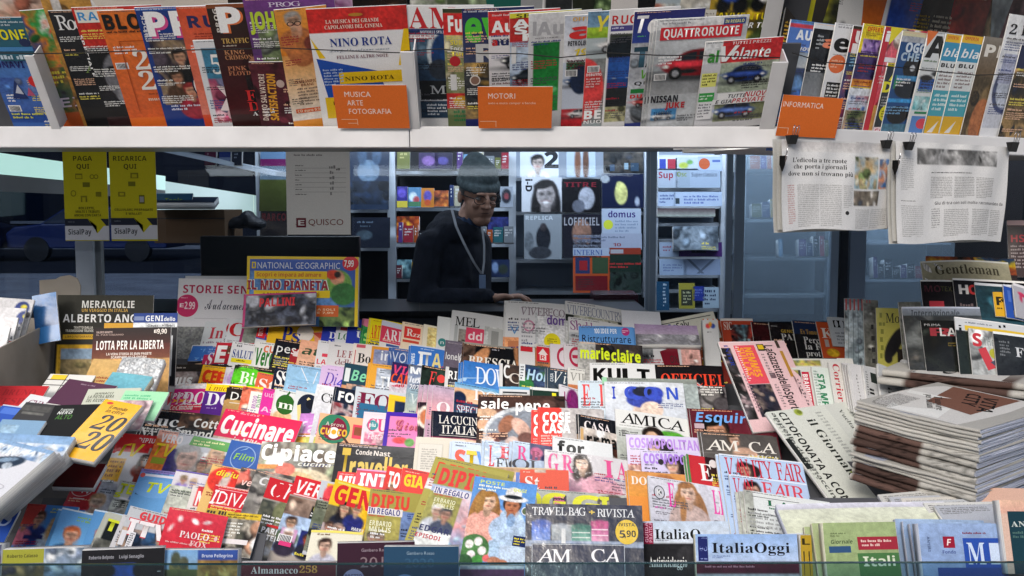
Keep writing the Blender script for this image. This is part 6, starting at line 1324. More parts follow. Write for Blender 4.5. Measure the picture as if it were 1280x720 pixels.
place(Row(2.72,460,48,0,xc=180), 156, 452, 52, 4, 'silvery film wrapped book above the teal one', '606468', 'Z 0 0 52 40 2.2 404448 d8dce0 808488 f0f0f0 303438', hpx=50, group=GLB, name='book', cat='book', th=.02, mt='film')
place(Row(2.62,480,58,0,xc=160), 143, 472, 50, 9, 'teal covered book in clear film with pale page edges', '68b0c0', 'V 0 0 50 40 70b4c4 5ca0b4', hpx=44, group=GLB, name='book', cat='book', th=.02, mt='film', pm='pages_cream')
GL4 = [
 (2.62,484,-24,484,86,0,'red booklet with embossed serif capitals','c02830','s 34 5 40 9 a02028 BRUNO|s 30 18 46 9 a02028 VESPA|R 0 0 1 1 000',dict(hpx=30),0,0),
 (2.70,476,64,469,56,3,'white booklet with black grid lines and yellow blocks','dcdcd8','R 4 1 18 7 e8c838|R 0 8 40 1 303030|R 22 0 1 40 303030|R 30 14 20 10 e8c838|R 0 16 30 1 303030',dict(hpx=36),0,0),
 (2.6,480,88,478,60,12,'plum coloured book with tiny pale title','543048','K 18 4 30 3 1 a08898',dict(hpx=40,th=.012),0,0),
 (2.56,498,40,497,62,14,'white book with thin wine red serif capitals','dcdee2','r 6 8 50 11 803858 CYNTHIA|V 0 0 1 1 dcdee2 dcdee2|R 0 0 1 1 ccc',dict(hpx=40,th=.012),0,0),
 (2.55,495,112,491,66,-3,'pale grey green book with small grey capitals','c4c8b8','T 10 5 24 3 505848 JANNACCI|T 4 9 32 4 484c40 LA PIETRA NERA|T 4 14 26 4 484c40 DEL RICORDO',dict(hpx=50,th=.012),0,0),
 (2.53,495,158,491,54,3,'mint green book with pale green lines','a0dcb0','K 2 5 36 12 3 58b888',dict(hpx=40,th=.008),0,0),
 (2.48,505,134,502,58,0,'soft floral pink magazine with faint lettering','c0a0a8','Z 0 0 80 60 3 c0a0a8 e0d0d0 a07c88 d8c0b8|K 4 3 50 3 1 605058',dict(hpx=40),0,0),
 (2.5,512,6,510,34,10,'blue paperback half under the dark grey book','3058b8','R 4 4 20 10 5078d0|R 0 0 34 2 c0c8d8',dict(hpx=34,th=.012),0,0),
 (2.46,512,36,511,44,8,'dark grey book with two lighter lines','3c3c3e','D 0 4 36 8 50504e|D 4 14 28 4 6c6c68|Z 0 0 1 1 2 3c3c3e 3c3c3e',dict(hpx=36,th=.022),0,0),
 (2.43,516,72,516,64,-3,'black book with green and white italic words','101214','T 10 5 16 3.5 c8d0c8 Francesco|T 8 9 18 4 e0e4e0 NERO|T 8 14 20 6 487838 ALTO',dict(hpx=56,th=.024),0,0),
 (2.36,536,6,532,54,3,'light blue cloth book with pale embossed label','84a8c8','D 6 8 20 12 9cbcd4|V 0 0 1 1 84a8c8 84a8c8',dict(hpx=40,th=.02),0,0),
 (2.28,556,-8,549,104,4,'blue and white snow photograph book under the goggle cover','90b0d0','V 0 0 104 20 84a8d0 98b8d8|Z 0 12 104 20 3 8cacd0 e0e8f0 6080a8',dict(hpx=40,th=.02),0,0),
 (2.35,585,84,583,50,2,'dark red box between the thick books and television magazine','601418','V 0 0 60 50 701418 380c10',dict(hpx=34,th=.012),0,0),
 (2.4,515,134,505,46,14,'yellow almanac with large black italic numbers','f4b820','O 9 5 4 2 d84030|T 12 8 22 5 383018 il mondo|T 12 14 22 5 383018 in cifre|b 10 22 34 23 101420 20|b 12 48 34 26 101420 20|E 40 3 1 1 f4b820',dict(hpx=88,th=.016,mt='print'),0,0),
]
for (D, yc, x, y, w, rot, desc, bg, dsl, kw, _, __) in GL4:
    k = dict(mt='matte', group=GLB, name='book', cat='book', flat=1, cell=.004)
    k.update(kw)
    place(Row(D, yc, 62, 0, xc=100), x, y, w, rot, desc, bg, dsl, **k)
# thick white book with ski goggles and fan of fore edges
RSK = Row(2.2, 570, 60, -33, xc=30)
for i in (2, 1):
    place(RSK, -52 + 13 * i, 549 + 1 * i, 118, 0, ['', 'middle thick white book below the ski goggle cover', 'lowest thick white book below the ski goggle cover'][i], 'd8dce4', 'V 0 0 84 20 90b0d0 c0c8d0', hpx=104, th=.032, mt='matte', group=GLB, name='book', cat='book', flat=1, stack=False, lift=-.034 * i, pm='pages_thick')
place(RSK, -46, 549, 116, 0, 'thick white book with dark ski goggles and crimson capital letters', 'e4e6ec', 'V 0 0 116 16 8cb0d8 a8c4e0|Z 0 6 116 16 3 8cb0d8 f0f4f8 7090b8|E 82 34 20 11 28384c -.25|E 84 28 10 4 88a0b8 -.25|E 76 38 5 4 c8d4e0|E 90 36 5 5 c0ccd8|E 72 42 6 4 405468|n 50 62 60 9 c8c8d0 PAOLO|X 60 78 50 11 b02048 SCIA', hpx=104, th=.034, mt='matte', group=GLB, name='book', cat='book', flat=1, cell=.003, stack=False, pm='pages_thick')
place(Row(2.15, 640, 50, 0, xc=20), -30, 634, 56, 5, 'royal blue magazine with thin white capitals at the left edge', '2c50a8', 'T 8 10 44 14 b8c8e8 UNO|K 8 30 40 3 1 88a0d0', hpx=60, group=GF)

# big grey carton on the left
ct = thing('carton', 'large open grey cardboard carton filled with white papers at the left edge', 'box')
Pn = at(-40, 610, 2.45); Pf = at(76, 480, 3.15)          # bottom edge of its right-hand wall
tn = at(-40, 455, 2.45); tf = at(74, 398, 3.15)
o1 = np.array([-.006, 0, 0])
MB().quadbox([Pn, Pf, Pf + o1, Pn + o1, tn, tf, tf + o1, tn + o1]).build('side_wall', M['card'], ct, bevel=.001)
w2 = np.array([-.55, .05, 0])
MB().quadbox([Pf, Pf + w2, Pf + w2 + [0, .006, 0], Pf + [0, .006, 0], tf, tf + w2, tf + w2 + [0, .006, 0], tf + [0, .006, 0]]).build('back_wall', M['card'], ct, bevel=.001)
MB().quadbox([Pn + [0, 0, .01], Pf + [0, 0, .01], Pf + w2 + [0, 0, .01], Pn + w2 + [0, 0, .01], Pn + [0, 0, .016], Pf + [0, 0, .016], Pf + w2 + [0, 0, .016], Pn + w2 + [0, 0, .016]]).build('floor_panel', M['card'], ct)
# rounded tab of card rising behind
tb = thing('card_header', 'grey rounded cardboard header rising behind the carton', 'card')
c = at(72, 365, 3.22)
pts = [(-.06, -.06), (.07, -.06), (.075, .02), (.065, .045), (.04, .055), (.01, .05), (-.005, .042), (-.058, .038)]
m = MB()
n = len(pts)
m.v = [(c[0] + p[0], c[1], c[2] + p[1]) for p in pts] + [(c[0] + p[0], c[1] + .005, c[2] + p[1]) for p in pts]
m.f = [tuple(range(n)), tuple(range(2 * n - 1, n - 1, -1))] + [(i, i + n, (i + 1) % n + n, (i + 1) % n) for i in range(n)]
m.build('panel', M['card'], tb, bevel=.001)
RLX = Row(2.9, 380, 30, 0, xc=20)
GCX = 'magazines sticking out of the grey carton'
place(Row(3.0,380,20,0,xc=50), 41, 371, 30, -12, 'blue card leaning out of the carton', '3878b8', 'V 0 0 30 40 4080c0 285890', hpx=60, group=GCX, name='card', cat='card')
for i in range(4):
    place(Row(2.95 - .06 * i, 385 + i * 12, 28, 0, xc=20), -46 + 2 * i, 370 + 13 * i, 90 - 12 * i, 4 - i, '%s white album with a torn blue and yellow corner inside the carton' % ['rearmost', 'second', 'third', 'nearest'][i], 'd4d4d8',
          'V 0 0 90 60 dcdce0 c4c4c8|E 78 12 9 9 283c80|E 80 10 4 3 e0d048|E 84 20 8 4 202430|R 20 30 50 1 c85050|S 62 24 20 4 202838 ARTESIA', hpx=60, group=GCX, name='album', cat='album', th=.008)
# ================================================================== kiosk structure
def S(name, o):
    o['kind'] = 'structure'
    return o
# ground
me = newmesh('pavement', [(-40, -30, 0), (40, -30, 0), (40, 40, 0), (-40, 40, 0)], [(0, 1, 2, 3)], None, M['pave'])
link('pavement', me, kind='structure')
# upper cabinet (overhang)
cab = thing('overhang_cabinet', 'long white overhanging shelf board across the top of the kiosk window', 'shelf')
yf = 2.34
zb, zt = at(640, 184, yf)[2], at(640, 158, yf)[2]
hx = at(985, 160, yf)[0]
# straight lip
xj = at(512, 170, yf)[0]
for xa, xb in ((-1.75, xj - .0008), (xj + .0008, hx)):
    MB().box(xa, xb, at(640, 170, yf)[1], at(640, 170, yf)[1] + .03, zb, zt).build('front_lip', M['board'], cab, bevel=.002)
MB().box(-1.75, hx, at(640, 170, yf)[1] + .03, 2.455, zt - .032, zt - .012).build('shelf_board', M['board'], cab)
y_ = at(640, 170, yf)[1] + .032
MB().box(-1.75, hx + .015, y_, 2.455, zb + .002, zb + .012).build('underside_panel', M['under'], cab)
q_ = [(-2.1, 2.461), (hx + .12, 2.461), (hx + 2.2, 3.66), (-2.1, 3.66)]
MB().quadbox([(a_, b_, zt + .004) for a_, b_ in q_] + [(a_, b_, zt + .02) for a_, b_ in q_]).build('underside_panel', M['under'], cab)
zh = at(640, 190, 3.72)[2]
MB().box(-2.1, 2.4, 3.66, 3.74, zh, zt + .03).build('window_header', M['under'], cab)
# wing lip (turned away on the right)
a = math.radians(29)
U = np.array([math.cos(a), math.sin(a), 0]); Nn = np.array([math.sin(a), -math.cos(a), 0])
A = np.array([hx, at(640, 170, yf)[1], zb])
MB().slab(A, A + U * 1.25, (0, 0, zt - zb), -Nn * .03).build('front_lip', M['board'], cab, bevel=.003)
MB().slab(A + [0, 0, zt - zb - .036] - Nn * .031, A + U * 1.25 + [0, 0, zt - zb - .036] - Nn * .031, (0, 0, .02), -Nn * .4).build('shelf_board', M['board'], cab)
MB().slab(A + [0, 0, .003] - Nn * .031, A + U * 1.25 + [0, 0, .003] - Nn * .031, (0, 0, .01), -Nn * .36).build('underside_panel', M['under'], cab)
# backing boards of the upper rack, leaning out like the magazines
bk = thing('rack_backing', 'dark backing panels behind the upper rack magazines', 'panel')
for (rw, u0, u1, off) in ((T1, -1.7, .66, -.012), (T2, -1.9, .8, -.02), (T1w, 0, 1.3, -.012), (T2w, 0, 1.4, -.02)):
    p = rw.p0 + rw.N * off
    pa, pb = p + rw.U * u0 - rw.Vv * .02, p + rw.U * u1 - rw.Vv * .02
    if rw in (T2, T2w): pa, pb = p + rw.U * u0 - rw.Vv * .06, p + rw.U * u1 - rw.Vv * .06
    MB().slab(pa, pb, rw.Vv * .24, -rw.N * .006).build('backing_board', M['tier'], bk)
rf_ = MB().box(-2.1, 2.3, 2.55, 5.7, 2.32, 2.36).build('kiosk_roof', M['dark'], kind='structure')
# dividers
def divider(x0, y0, x1, w, row, label):
    t = thing('shelf_divider', label, 'divider', group='white dividers of the upper rack')
    P = row.hit(x0, y0, .02); e = proj(P)[2] / F
    Q = row.hit(x1, row.ybot, .02)
    up = row.Vv * ((P - Q) @ row.Vv)
    side = row.U * (w * e)
    Q2 = P - up
    MB().slab(Q2, Q2 + side, up, -row.N * .004).build('face_plate', M['board'], t, bevel=.001)
    MB().slab(Q2 + side, Q2 + side - row.N * .06, up, row.U * .003).build('side_plate', M['board'], t)
divider(30, 70, 72, 10, T0, 'white upright divider by the blue mountain magazine at the left')
divider(500, 65, 522, 16, T0, 'white upright divider right of the orange MUSICA card')
T0w = Row(2.36, 165, -38, 29, xc=985, ybot=168)
divider(966, 78, 955, 18, T0, 'white upright divider left of the orange INFORMATICA card')
divider(965, -30, 957, 20, T2, 'upper white divider above the two blue cars magazine')
# elastic cord
def cord(pts, label):
    m = MB()
    m.tube(pts, .0013, 6)
    o = m.build('elastic_cord', M['cord'], smooth=True)
    tag(o, label, 'cord', 'black elastic cords holding the magazines')
row = T1
L1 = [row.hit(x, y, .055 + .003 * math.sin(x)) for x, y in ((-20, 66), (60, 67), (160, 64), (260, 62), (350, 60), (420, 63), (500, 66))]
L2 = [row.hit(x, y, .055 + .003 * math.sin(x)) for x, y in ((505, 64), (550, 61), (600, 67), (650, 67), (700, 72), (760, 66), (820, 69), (900, 70), (975, 72))]
rw = T1w
L3 = [rw.hit(x, y, .05 + .003 * math.sin(x)) for x, y in ((990, 66), (1030, 78), (1100, 82), (1150, 87), (1220, 94), (1290, 92))]
cord(L1, 'black elastic cord across the music magazines of the upper rack')
cord(L2, 'black elastic cord across the car magazines of the upper rack')
cord(L3, 'black elastic cord across the computer magazines of the upper rack')

# binder clips and hanging newspapers
def clip(P, U, Nn, label, s=.024):
    t = thing('binder_clip', label, 'binder clip', group='black binder clips')
    P = np.asarray(P, float)
    Z = np.array([0, 0, 1.0])
    m = MB()
    a, b = P - U * s * .5, P + U * s * .5
    # wedge body
    m.quadbox([a + Nn * .002 - Z * s * .55, b + Nn * .002 - Z * s * .55, b - Nn * .002 - Z * s * .55, a - Nn * .002 - Z * s * .55,
               a + Nn * .010 + Z * s * .3, b + Nn * .010 + Z * s * .3, b - Nn * .010 + Z * s * .3, a - Nn * .010 + Z * s * .3])
    m.build('jaw', M['black'], t, bevel=.0008)
    h = MB()
    for d in (-1, 1):
        q = [P + U * d * s * .1 + Nn * .009 + Z * s * .3, P + U * d * s * .05 + Nn * .014 + Z * s * 1.0, P + U * d * s * .3 + Nn * .014 + Z * s * 1.2,
             P + U * d * s * .42 + Nn * .013 + Z * s * .9, P + U * d * s * .3 + Nn * .009 + Z * s * .3]
        h.tube(q, .0009, 5)
    h.build('wire_handle', M['steel'], t, smooth=True)
def hanging(px0, py0, D0, px1, py1, D1, hpx, dsl, label, wpx, seed):
    A, B = at(px0, py0, D0), at(px1, py1, D1)
    Uv = B - A; w = np.linalg.norm(Uv[:2]); Uv[2] = Uv[2]
    w = np.linalg.norm(Uv); Uv = Uv / w
    h = hpx * D0 / F * 1.01
    t = thing('newspaper', label, 'newspaper', loc=tuple(A), group='newspapers clipped under the upper shelf')
    art = Art(w, h, w / wpx, h / hpx, 'dedede', dsl, cell=.004, bend=0, seed=seed)
    n_ = np.array([Uv[1], -Uv[0], 0]); n_ /= np.linalg.norm(n_)
    V = np.concatenate(art.V)
    x, yd = V[:, 0] / w, -V[:, 1] / h
    wav = .006 * np.sin(x * 9 + seed) * (.3 + yd) + .004 * np.sin(x * 23 + yd * 5) * (1 - yd) * .8 + .012 * yd * yd * np.sin(x * 4 + 1)
    rag = .004 * np.sin(x * 7 + seed * 2) * yd
    loc = V[:, :1] * Uv + np.outer(-yd * h + rag, [0, 0, 1]) + np.outer(V[:, 2] + wav + .004, n_)
    o = link('front_sheet', newmesh('front_sheet', loc, np.concatenate(art.T), np.concatenate(art.C), M['news'], smooth=False), t)
    # inner pages
    gx, gy = 24, 10
    for k in range(2):
        vv, ff = [], []
        for j in range(gy + 1):
            for i in range(gx + 1):
                X, Y = i / gx, j / gy
                wv = .006 * math.sin(X * 9 + seed) * (.3 + Y) + .004 * math.sin(X * 23 + Y * 5) * (1 - Y) * .8 + .012 * Y * Y * math.sin(X * 4 + 1)
                p = Uv * (X * w - .006 * (k + 1)) + np.array([0, 0, -(Y * (h - .004 + .007 * k))]) + n_ * (wv - .006 * (k + 1))
                vv.append(p)
        for j in range(gy):
            for i in range(gx):
                a_ = j * (gx + 1) + i
                ff.append((a_, a_ + gx + 1, a_ + gx + 2, a_ + 1))
        link('inner_sheet', newmesh('inner_sheet', vv, np.array(ff), np.ones((len(vv), 3)) * lin(srgb('c8c8c4')), M['news'], smooth=True), t)
    return A, B, Uv, n_
Ls = 'R 0 0 150 2 c8c8c8|V 0 0 150 14 b8b4b4 dcdad8|s 14 22 62 6 303030 L\'edicola a tre ruote|s 16 30 60 6 303030 che porta i giornali|s 9 39 74 6 303030 dove non si trovano più|Z 86 19 32 42 3 607048 d0b080 a0b8c8 788860 e0c8a0|Z 120 20 13 41 3 6080b0 d89068 4070a8 c8b0a0|Z 86 63 36 20 3 b0a898 605850 d0c0b0 788090|K 20 56 25 55 22 a8a8a8|K 46 56 24 55 22 a8a8a8|K 72 56 12 30 12 b0b0b0|K 88 86 22 26 10 b0b0b0|K 112 86 24 26 10 b0b0b0|K 8 56 9 50 18 c09090|O 77 92 2.6 2.6 303030'
Rs = 'Z 26 8 92 20 3 909090 606060 b8b8b8 484848|K 6 20 16 40 16 b0b0b0|K 42 36 78 2.4 1 303030|K 42 42 24 28 13 909090|K 68 42 24 28 13 909090|K 94 42 22 28 13 909090|S 48 74 84 4 606060 Giu di tra con soli molto raccomandate da|K 6 72 30 2 1 505050|K 6 78 18 40 16 a8a8a8|K 24 78 10 40 16 c0c0c0|K 44 82 10 26 9 909090|K 58 84 28 36 15 989898|K 90 84 24 36 15 989898|K 116 84 14 36 15 989898'
A1, B1, U1, n1 = hanging(975, 174, 2.27, 1128, 180, 2.49, 114, Ls, 'newspaper page with serif headline and colour photos, clipped below the right shelf', 150, 3)
A2, B2, U2, n2 = hanging(1117, 176, 2.46, 1262, 184, 2.68, 126, Rs, 'newspaper page with a grey photo strip, clipped beside the colour photo page', 136, 8)
Z = np.array([0, 0, 1.0])
clip(at(990, 173, 2.27), U1, n1, 'black binder clip at the top left of the hanging colour photo newspaper')
clip(at(1108, 179, 2.44), U1, n1, 'black binder clip at the top right of the hanging colour photo newspaper')
clip(at(1136, 181, 2.45), U2, n2, 'black binder clip at the top left of the hanging grey photo newspaper')
clip(at(1266, 182, 2.66), U2, n2, 'black binder clip at the top right corner of the grey photo newspaper', .03)
clip(at(978, 203, 2.255), Z * -1.0, n1, 'black binder clip on the left edge of the hanging colour photo newspaper', .02)
clip(at(1119, 208, 2.44), Z * -1.0, n2, 'black binder clip between the two hanging newspapers', .02)

# stepped display body
disp = thing('display_counter', 'grey stepped display counter carrying the rows of magazines', 'display stand', loc=(0, 2.6, 0))
def board(row, u0, u1, v0, v1, off):
    p = row.p0 + row.N * off
    m = MB().slab(p + row.U * u0 + row.Vv * v0, p + row.U * u1 + row.Vv * v0, row.Vv * (v1 - v0), -row.N * .004)
    o = m.build('step_board', M['tier'])
    o.parent = disp
    o.matrix_parent_inverse = Matrix.Translation((0, -2.6, 0))
for (rw, u0, u1) in ((RA, -1.35, .45), (RB, -1.2, .5), (RC, -1.1, 1.4), (RD, -1.1, 1.3), (RE, -1.1, 1.3), (RF, -1.15, 1.2), (RG, -1.15, 1.0), (RH, -1.15, -.56)):
    board(rw, u0, u1, -.27, -.05, -.008)
def dpart(mb, nm, mt_, **k):
    o = mb.build(nm, mt_, **k)
    o.parent = disp
    o.matrix_parent_inverse = Matrix.Translation((0, -2.6, 0))
zl = at(640, 720, 2.0)[2] - .03
dpart(MB().box(-1.9, 1.9, 1.86, 2.05, zl - .12, zl - .1), 'front_ledge', M['dark'])
dpart(MB().quadbox([(-1.9, 2.0, zl - .12), (1.9, 2.0, zl - .12), (1.9, 3.68, .88), (-1.9, 3.68, .88), (-1.9, 2.0, zl - .1), (1.9, 2.0, zl - .1), (1.9, 3.68, .9), (-1.9, 3.68, .9)]), 'sloping_base', M['tier'])
dpart(MB().box(-1.88, 1.88, 1.88, 1.92, 0.0, zl - .121), 'front_panel', M['under'])
# front glass guard
gm, gnt, gb = mat('guard_glass')
gnt.nodes.clear()
go = gnt.nodes.new('ShaderNodeOutputMaterial'); gmix = gnt.nodes.new('ShaderNodeMixShader')
gt_ = gnt.nodes.new('ShaderNodeBsdfTransparent'); gg = gnt.nodes.new('ShaderNodeBsdfGlossy')
gt_.inputs[0].default_value = (.42, .60, .66, 1); gg.inputs[0].default_value = (.9, .95, 1, 1); gg.inputs['Roughness'].default_value = .05
gmix.inputs[0].default_value = .05
gnt.links.new(gt_.outputs[0], gmix.inputs[1]); gnt.links.new(gg.outputs[0], gmix.inputs[2]); gnt.links.new(gmix.outputs[0], go.inputs[0])
ge = plain('glass_edge_teal', '1c3c40', .15)
gl = thing('glass_guard', 'low tinted glass guard along the very front of the counter', 'glass panel', loc=(0, 1.84, zl))
gz0, gz1 = at(200, 708, 1.87)[2], at(1280, 703, 1.87)[2]
yy = at(640, 706, 1.87)[1]
m = MB(); m.v = [(-1.5, 0, -.1), (1.5, 0, -.1), (1.5, 0, gz1 - zl), (-1.5, 0, gz0 - zl)]; m.f = [(0, 1, 2, 3)]
o = m.build('pane', gm, gl); o.location = (0, yy - 1.84, 0)
m = MB(); m.quadbox([(-1.5, 0, gz0 - zl), (1.5, 0, gz1 - zl), (1.5, .006, gz1 - zl), (-1.5, .006, gz0 - zl), (-1.5, 0, gz0 - zl + .002), (1.5, 0, gz1 - zl + .002), (1.5, .006, gz1 - zl + .002), (-1.5, .006, gz0 - zl + .002)])
o = m.build('polished_edge', ge, gl); o.location = (0, yy - 1.84, 0)

# window glass behind the display
wm_, wnt, wb = mat('window_glass')
wnt.nodes.clear()
go = wnt.nodes.new('ShaderNodeOutputMaterial'); gmix = wnt.nodes.new('ShaderNodeMixShader')
gt_ = wnt.nodes.new('ShaderNodeBsdfTransparent'); gg = wnt.nodes.new('ShaderNodeBsdfGlossy')
gt_.inputs[0].default_value = (.68, .74, .82, 1); gg.inputs[0].default_value = (.75, .88, 1, 1); gg.inputs['Roughness'].default_value = .03
gmix.inputs[0].default_value = .022
wnt.links.new(gt_.outputs[0], gmix.inputs[1]); wnt.links.new(gg.outputs[0], gmix.inputs[2]); wnt.links.new(gmix.outputs[0], go.inputs[0])
WY = 3.72
win = thing('kiosk_window', 'long dark glass window of the kiosk above the display', 'window', loc=(0, WY, .9))
xs = [-2.1, at(318, 300, WY)[0], at(524, 300, WY)[0], at(812, 300, WY)[0], 2.2]
for i in range(4):
    m = MB(); m.v = [(xs[i] + .001, 0, 0), (xs[i + 1] - .001, 0, 0), (xs[i + 1] - .001, 0, .91), (xs[i] + .001, 0, .91)]; m.f = [(0, 1, 2, 3)]
    m.build('pane', wm_, win)
MB().box(-2.1, 2.2, -.02, .02, -.03, 0).build('sill', M['under'], win)
# posters in the window
GP = 'yellow payment posters in the window'
PY = lambda a, b, k: 'R 0 0 %d 85 d0c818|X 0 0 .1 .1 d0c818 .|%s|R 0 85 58 9 20283c|P d0c818 28 84 44 84 52 94 46 98 46 103 40 100 38 94 32 90|R 0 94 58 18 d8dce8|P d0c818 30 86 44 86 49 94 41 103 40 103 40 94|S 4 98 29 7 283040 SisalPay|K 4 88 14 2 1 788090' % (58, k)
RW = Row(3.66, 240, 0)
place(RW, 78, 189, 55, 0, 'yellow window poster reading PAGA QUI', 'c8c018', PY(0, 0, 'S 13 6 24 6 484810 PAGA|S 17 16 16 6 484810 QUI|R 15 28 9 7 888410|R 16 30 7 4 c8c018|O 36 32 3 3 888410 .6|O 41 32 3 3 888410 .6|R 24 39 9 6 787810|O 12 53 3.5 4 888410 .7|R 21 56 8 8 888410|R 23 58 4 6 c8c018|R 40 51 7 6 888410|S 18 70 20 3 505010 BOLLETTE,|S 14 74.5 30 3 505010 MULTE E TRIBUTI|S 12 79 34 3 505010 ANCHE CON CARTA'), hpx=113, th=.001, group=GP, name='poster', cat='poster', mt='matte', pm='white', stack=False, flat=1, cell=.006)
place(RW, 136, 188, 58, 0, 'yellow window poster reading RICARICA QUI', 'c8c018', PY(0, 0, 'S 5 7 42 6 484810 RICARICA|S 18 17 16 6 484810 QUI|R 26 28 10 7 888410|R 28 30 6 4 c8c018|R 23 39 9 6 787810|R 10 52 9 6 888410|R 12 53.5 5 3 c8c018|R 36 56 7 11 707010|R 37 58 5 7 a8a8a8|S 5 73 48 3 505010 CELLULARI, PREPAGATE|S 19 78 20 3 505010 E WALLET'), hpx=114, th=.001, group=GP, name='poster', cat='poster', mt='matte', pm='white', stack=False, flat=1, cell=.006)
place(RW, 357, 186, 80, 0, 'white price list sheet with maroon and red logo at its foot', 'e8e8e6', 'K 10 6 60 4 1 908c8c|K 11 20 18 2.4 1 606060|R 11 24 64 .4 a0a0a0|K 11 26 24 2.4 1 606060|R 11 30 64 .4 a0a0a0|K 11 32 16 2.4 1 606060|R 11 36 64 .4 a0a0a0|K 11 38 10 2.4 1 606060|R 11 42 64 .4 a0a0a0|K 11 44 14 2.4 1 606060|R 11 48 64 .4 a0a0a0|K 11 50 16 2.4 1 606060|R 11 54 64 .4 a0a0a0|K 11 56 24 2.4 1 606060|K 54 20 8 40 6 909090|K 62 24 10 4 1 505050|R 12 87 12 12 701c30|S 14 89.5 8 7 f0f0f0 E|n 27 88 44 8 803830 QUISCO|^ S 11 99 12 2 701c30 -90 edicole', hpx=108, th=.001, group='notices in the window', name='poster', cat='price list', mt='matte', pm='white', stack=False, flat=1, cell=.006)
# ================================================================== inside the kiosk
DI = 5.2
def P5(x, y, D=DI): return at(x, y, D)
def X5(x, D=DI): return P5(x, 300, D)[0]
def Z5(y, D=DI): return P5(640, y, D)[2]
Y5 = P5(640, 280)[1]
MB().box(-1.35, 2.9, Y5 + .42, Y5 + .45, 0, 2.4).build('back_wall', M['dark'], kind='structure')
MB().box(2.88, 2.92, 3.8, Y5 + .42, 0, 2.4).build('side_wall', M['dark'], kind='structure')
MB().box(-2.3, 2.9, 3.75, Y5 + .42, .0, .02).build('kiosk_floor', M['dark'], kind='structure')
def unit(name, label, x0, x1, ys, posts, back, depth=.3, post_w=6, mt_='shelf', ytop=170, ybot=400, bx=None):
    t = thing(name, label, 'shelving', loc=((X5(x0) + X5(x1)) / 2, Y5, 0))
    L = lambda o: o
    def put(mb, nm, m_):
        o = mb.build(nm, m_)
        o.parent = t
        o.matrix_parent_inverse = Matrix.Translation(-Vector(t.location))
    for y in ys:
        put(MB().box(X5(x0), X5(x1), Y5, Y5 + depth, Z5(y) - .012, Z5(y) + .004), 'shelf_board', M[mt_])
    for p, w in posts:
        put(MB().box(X5(p), X5(p + w), Y5 - .02, Y5 + .03, Z5(ybot), Z5(ytop)), 'upright', M[mt_])
    put(MB().box(X5(x0), X5(x1), Y5 + depth, Y5 + depth + .01, Z5(ybot), Z5(ytop)), 'back_panel', M[back])
    return t
M['shelfdim'] = plain('dim_blue_back', '444c58', .6, var=.15)
M['shelfgrey'] = plain('grey_blue_board', 'a4b0b8', .5, var=.1)
unit('shelving_unit', 'dark shelving unit with blue magazines behind the white price list', 322, 490, [263, 311], [(322, 4), (485, 3)], 'dark')
unit('shelving_unit', 'white shelving unit with small colourful boxes behind the man', 492, 640, [215, 261, 306, 350], [(488, 7), (636, 5)], 'dark')
unit('shelving_unit', 'bright magazine rack of glossy covers right of the man', 643, 808, [223, 266, 326, 366], [(641, 4), (804, 4)], 'shelfb', ybot=372)
unit('shelving_unit', 'narrow lit shelving unit with pale booklets and puzzle magazines', 820, 906, [195, 236, 258, 280, 300, 322, 345, 364, 388], [(818, 4), (900, 5)], 'shelfb')
unit('shelving_unit', 'empty grey blue shelving unit behind the sliding glass', 930, 1042, [215, 275, 323, 370], [(926, 5), (1034, 6)], 'shelfgrey', mt_='shelfgrey', ybot=402)
unit('shelving_unit', 'blue panelled cabinet left of the right-hand book rack', 1080, 1190, [303, 350], [(1076, 5)], 'shelfgrey', mt_='frame')
def frame_bar(x, w, label, m_='frame', D=4.6, y0=175, y1=405):
    p = at(x, y1, D); q = at(x, y0, D)
    o = MB().box(p[0], p[0] + w / F * D, p[1], p[1] + .03, p[2], q[2]).build('window_mullion', M[m_], bevel=.002)
    tag(o, label, 'window frame', 'sliding window frames')
frame_bar(806, 13, 'broad pale blue upright right of the glossy magazine rack')
frame_bar(905, 8, 'first pale blue sliding frame right of the narrow shelving')
frame_bar(916, 12, 'second pale blue sliding frame right of the narrow shelving')
frame_bar(1036, 10, 'pale blue frame at the right end of the empty shelves')
frame_bar(1048, 10, 'dark vertical gap frame between the blue frames', 'dark')
frame_bar(1060, 20, 'broad blue frame left of the blue panelled cabinet', 'shelfb')
frame_bar(97, 22, 'pale grey post behind the yellow posters', 'board', 3.9, 290, 395)
frame_bar(119, 10, 'dark edge of the post behind the yellow posters', 'under', 3.92, 290, 395)
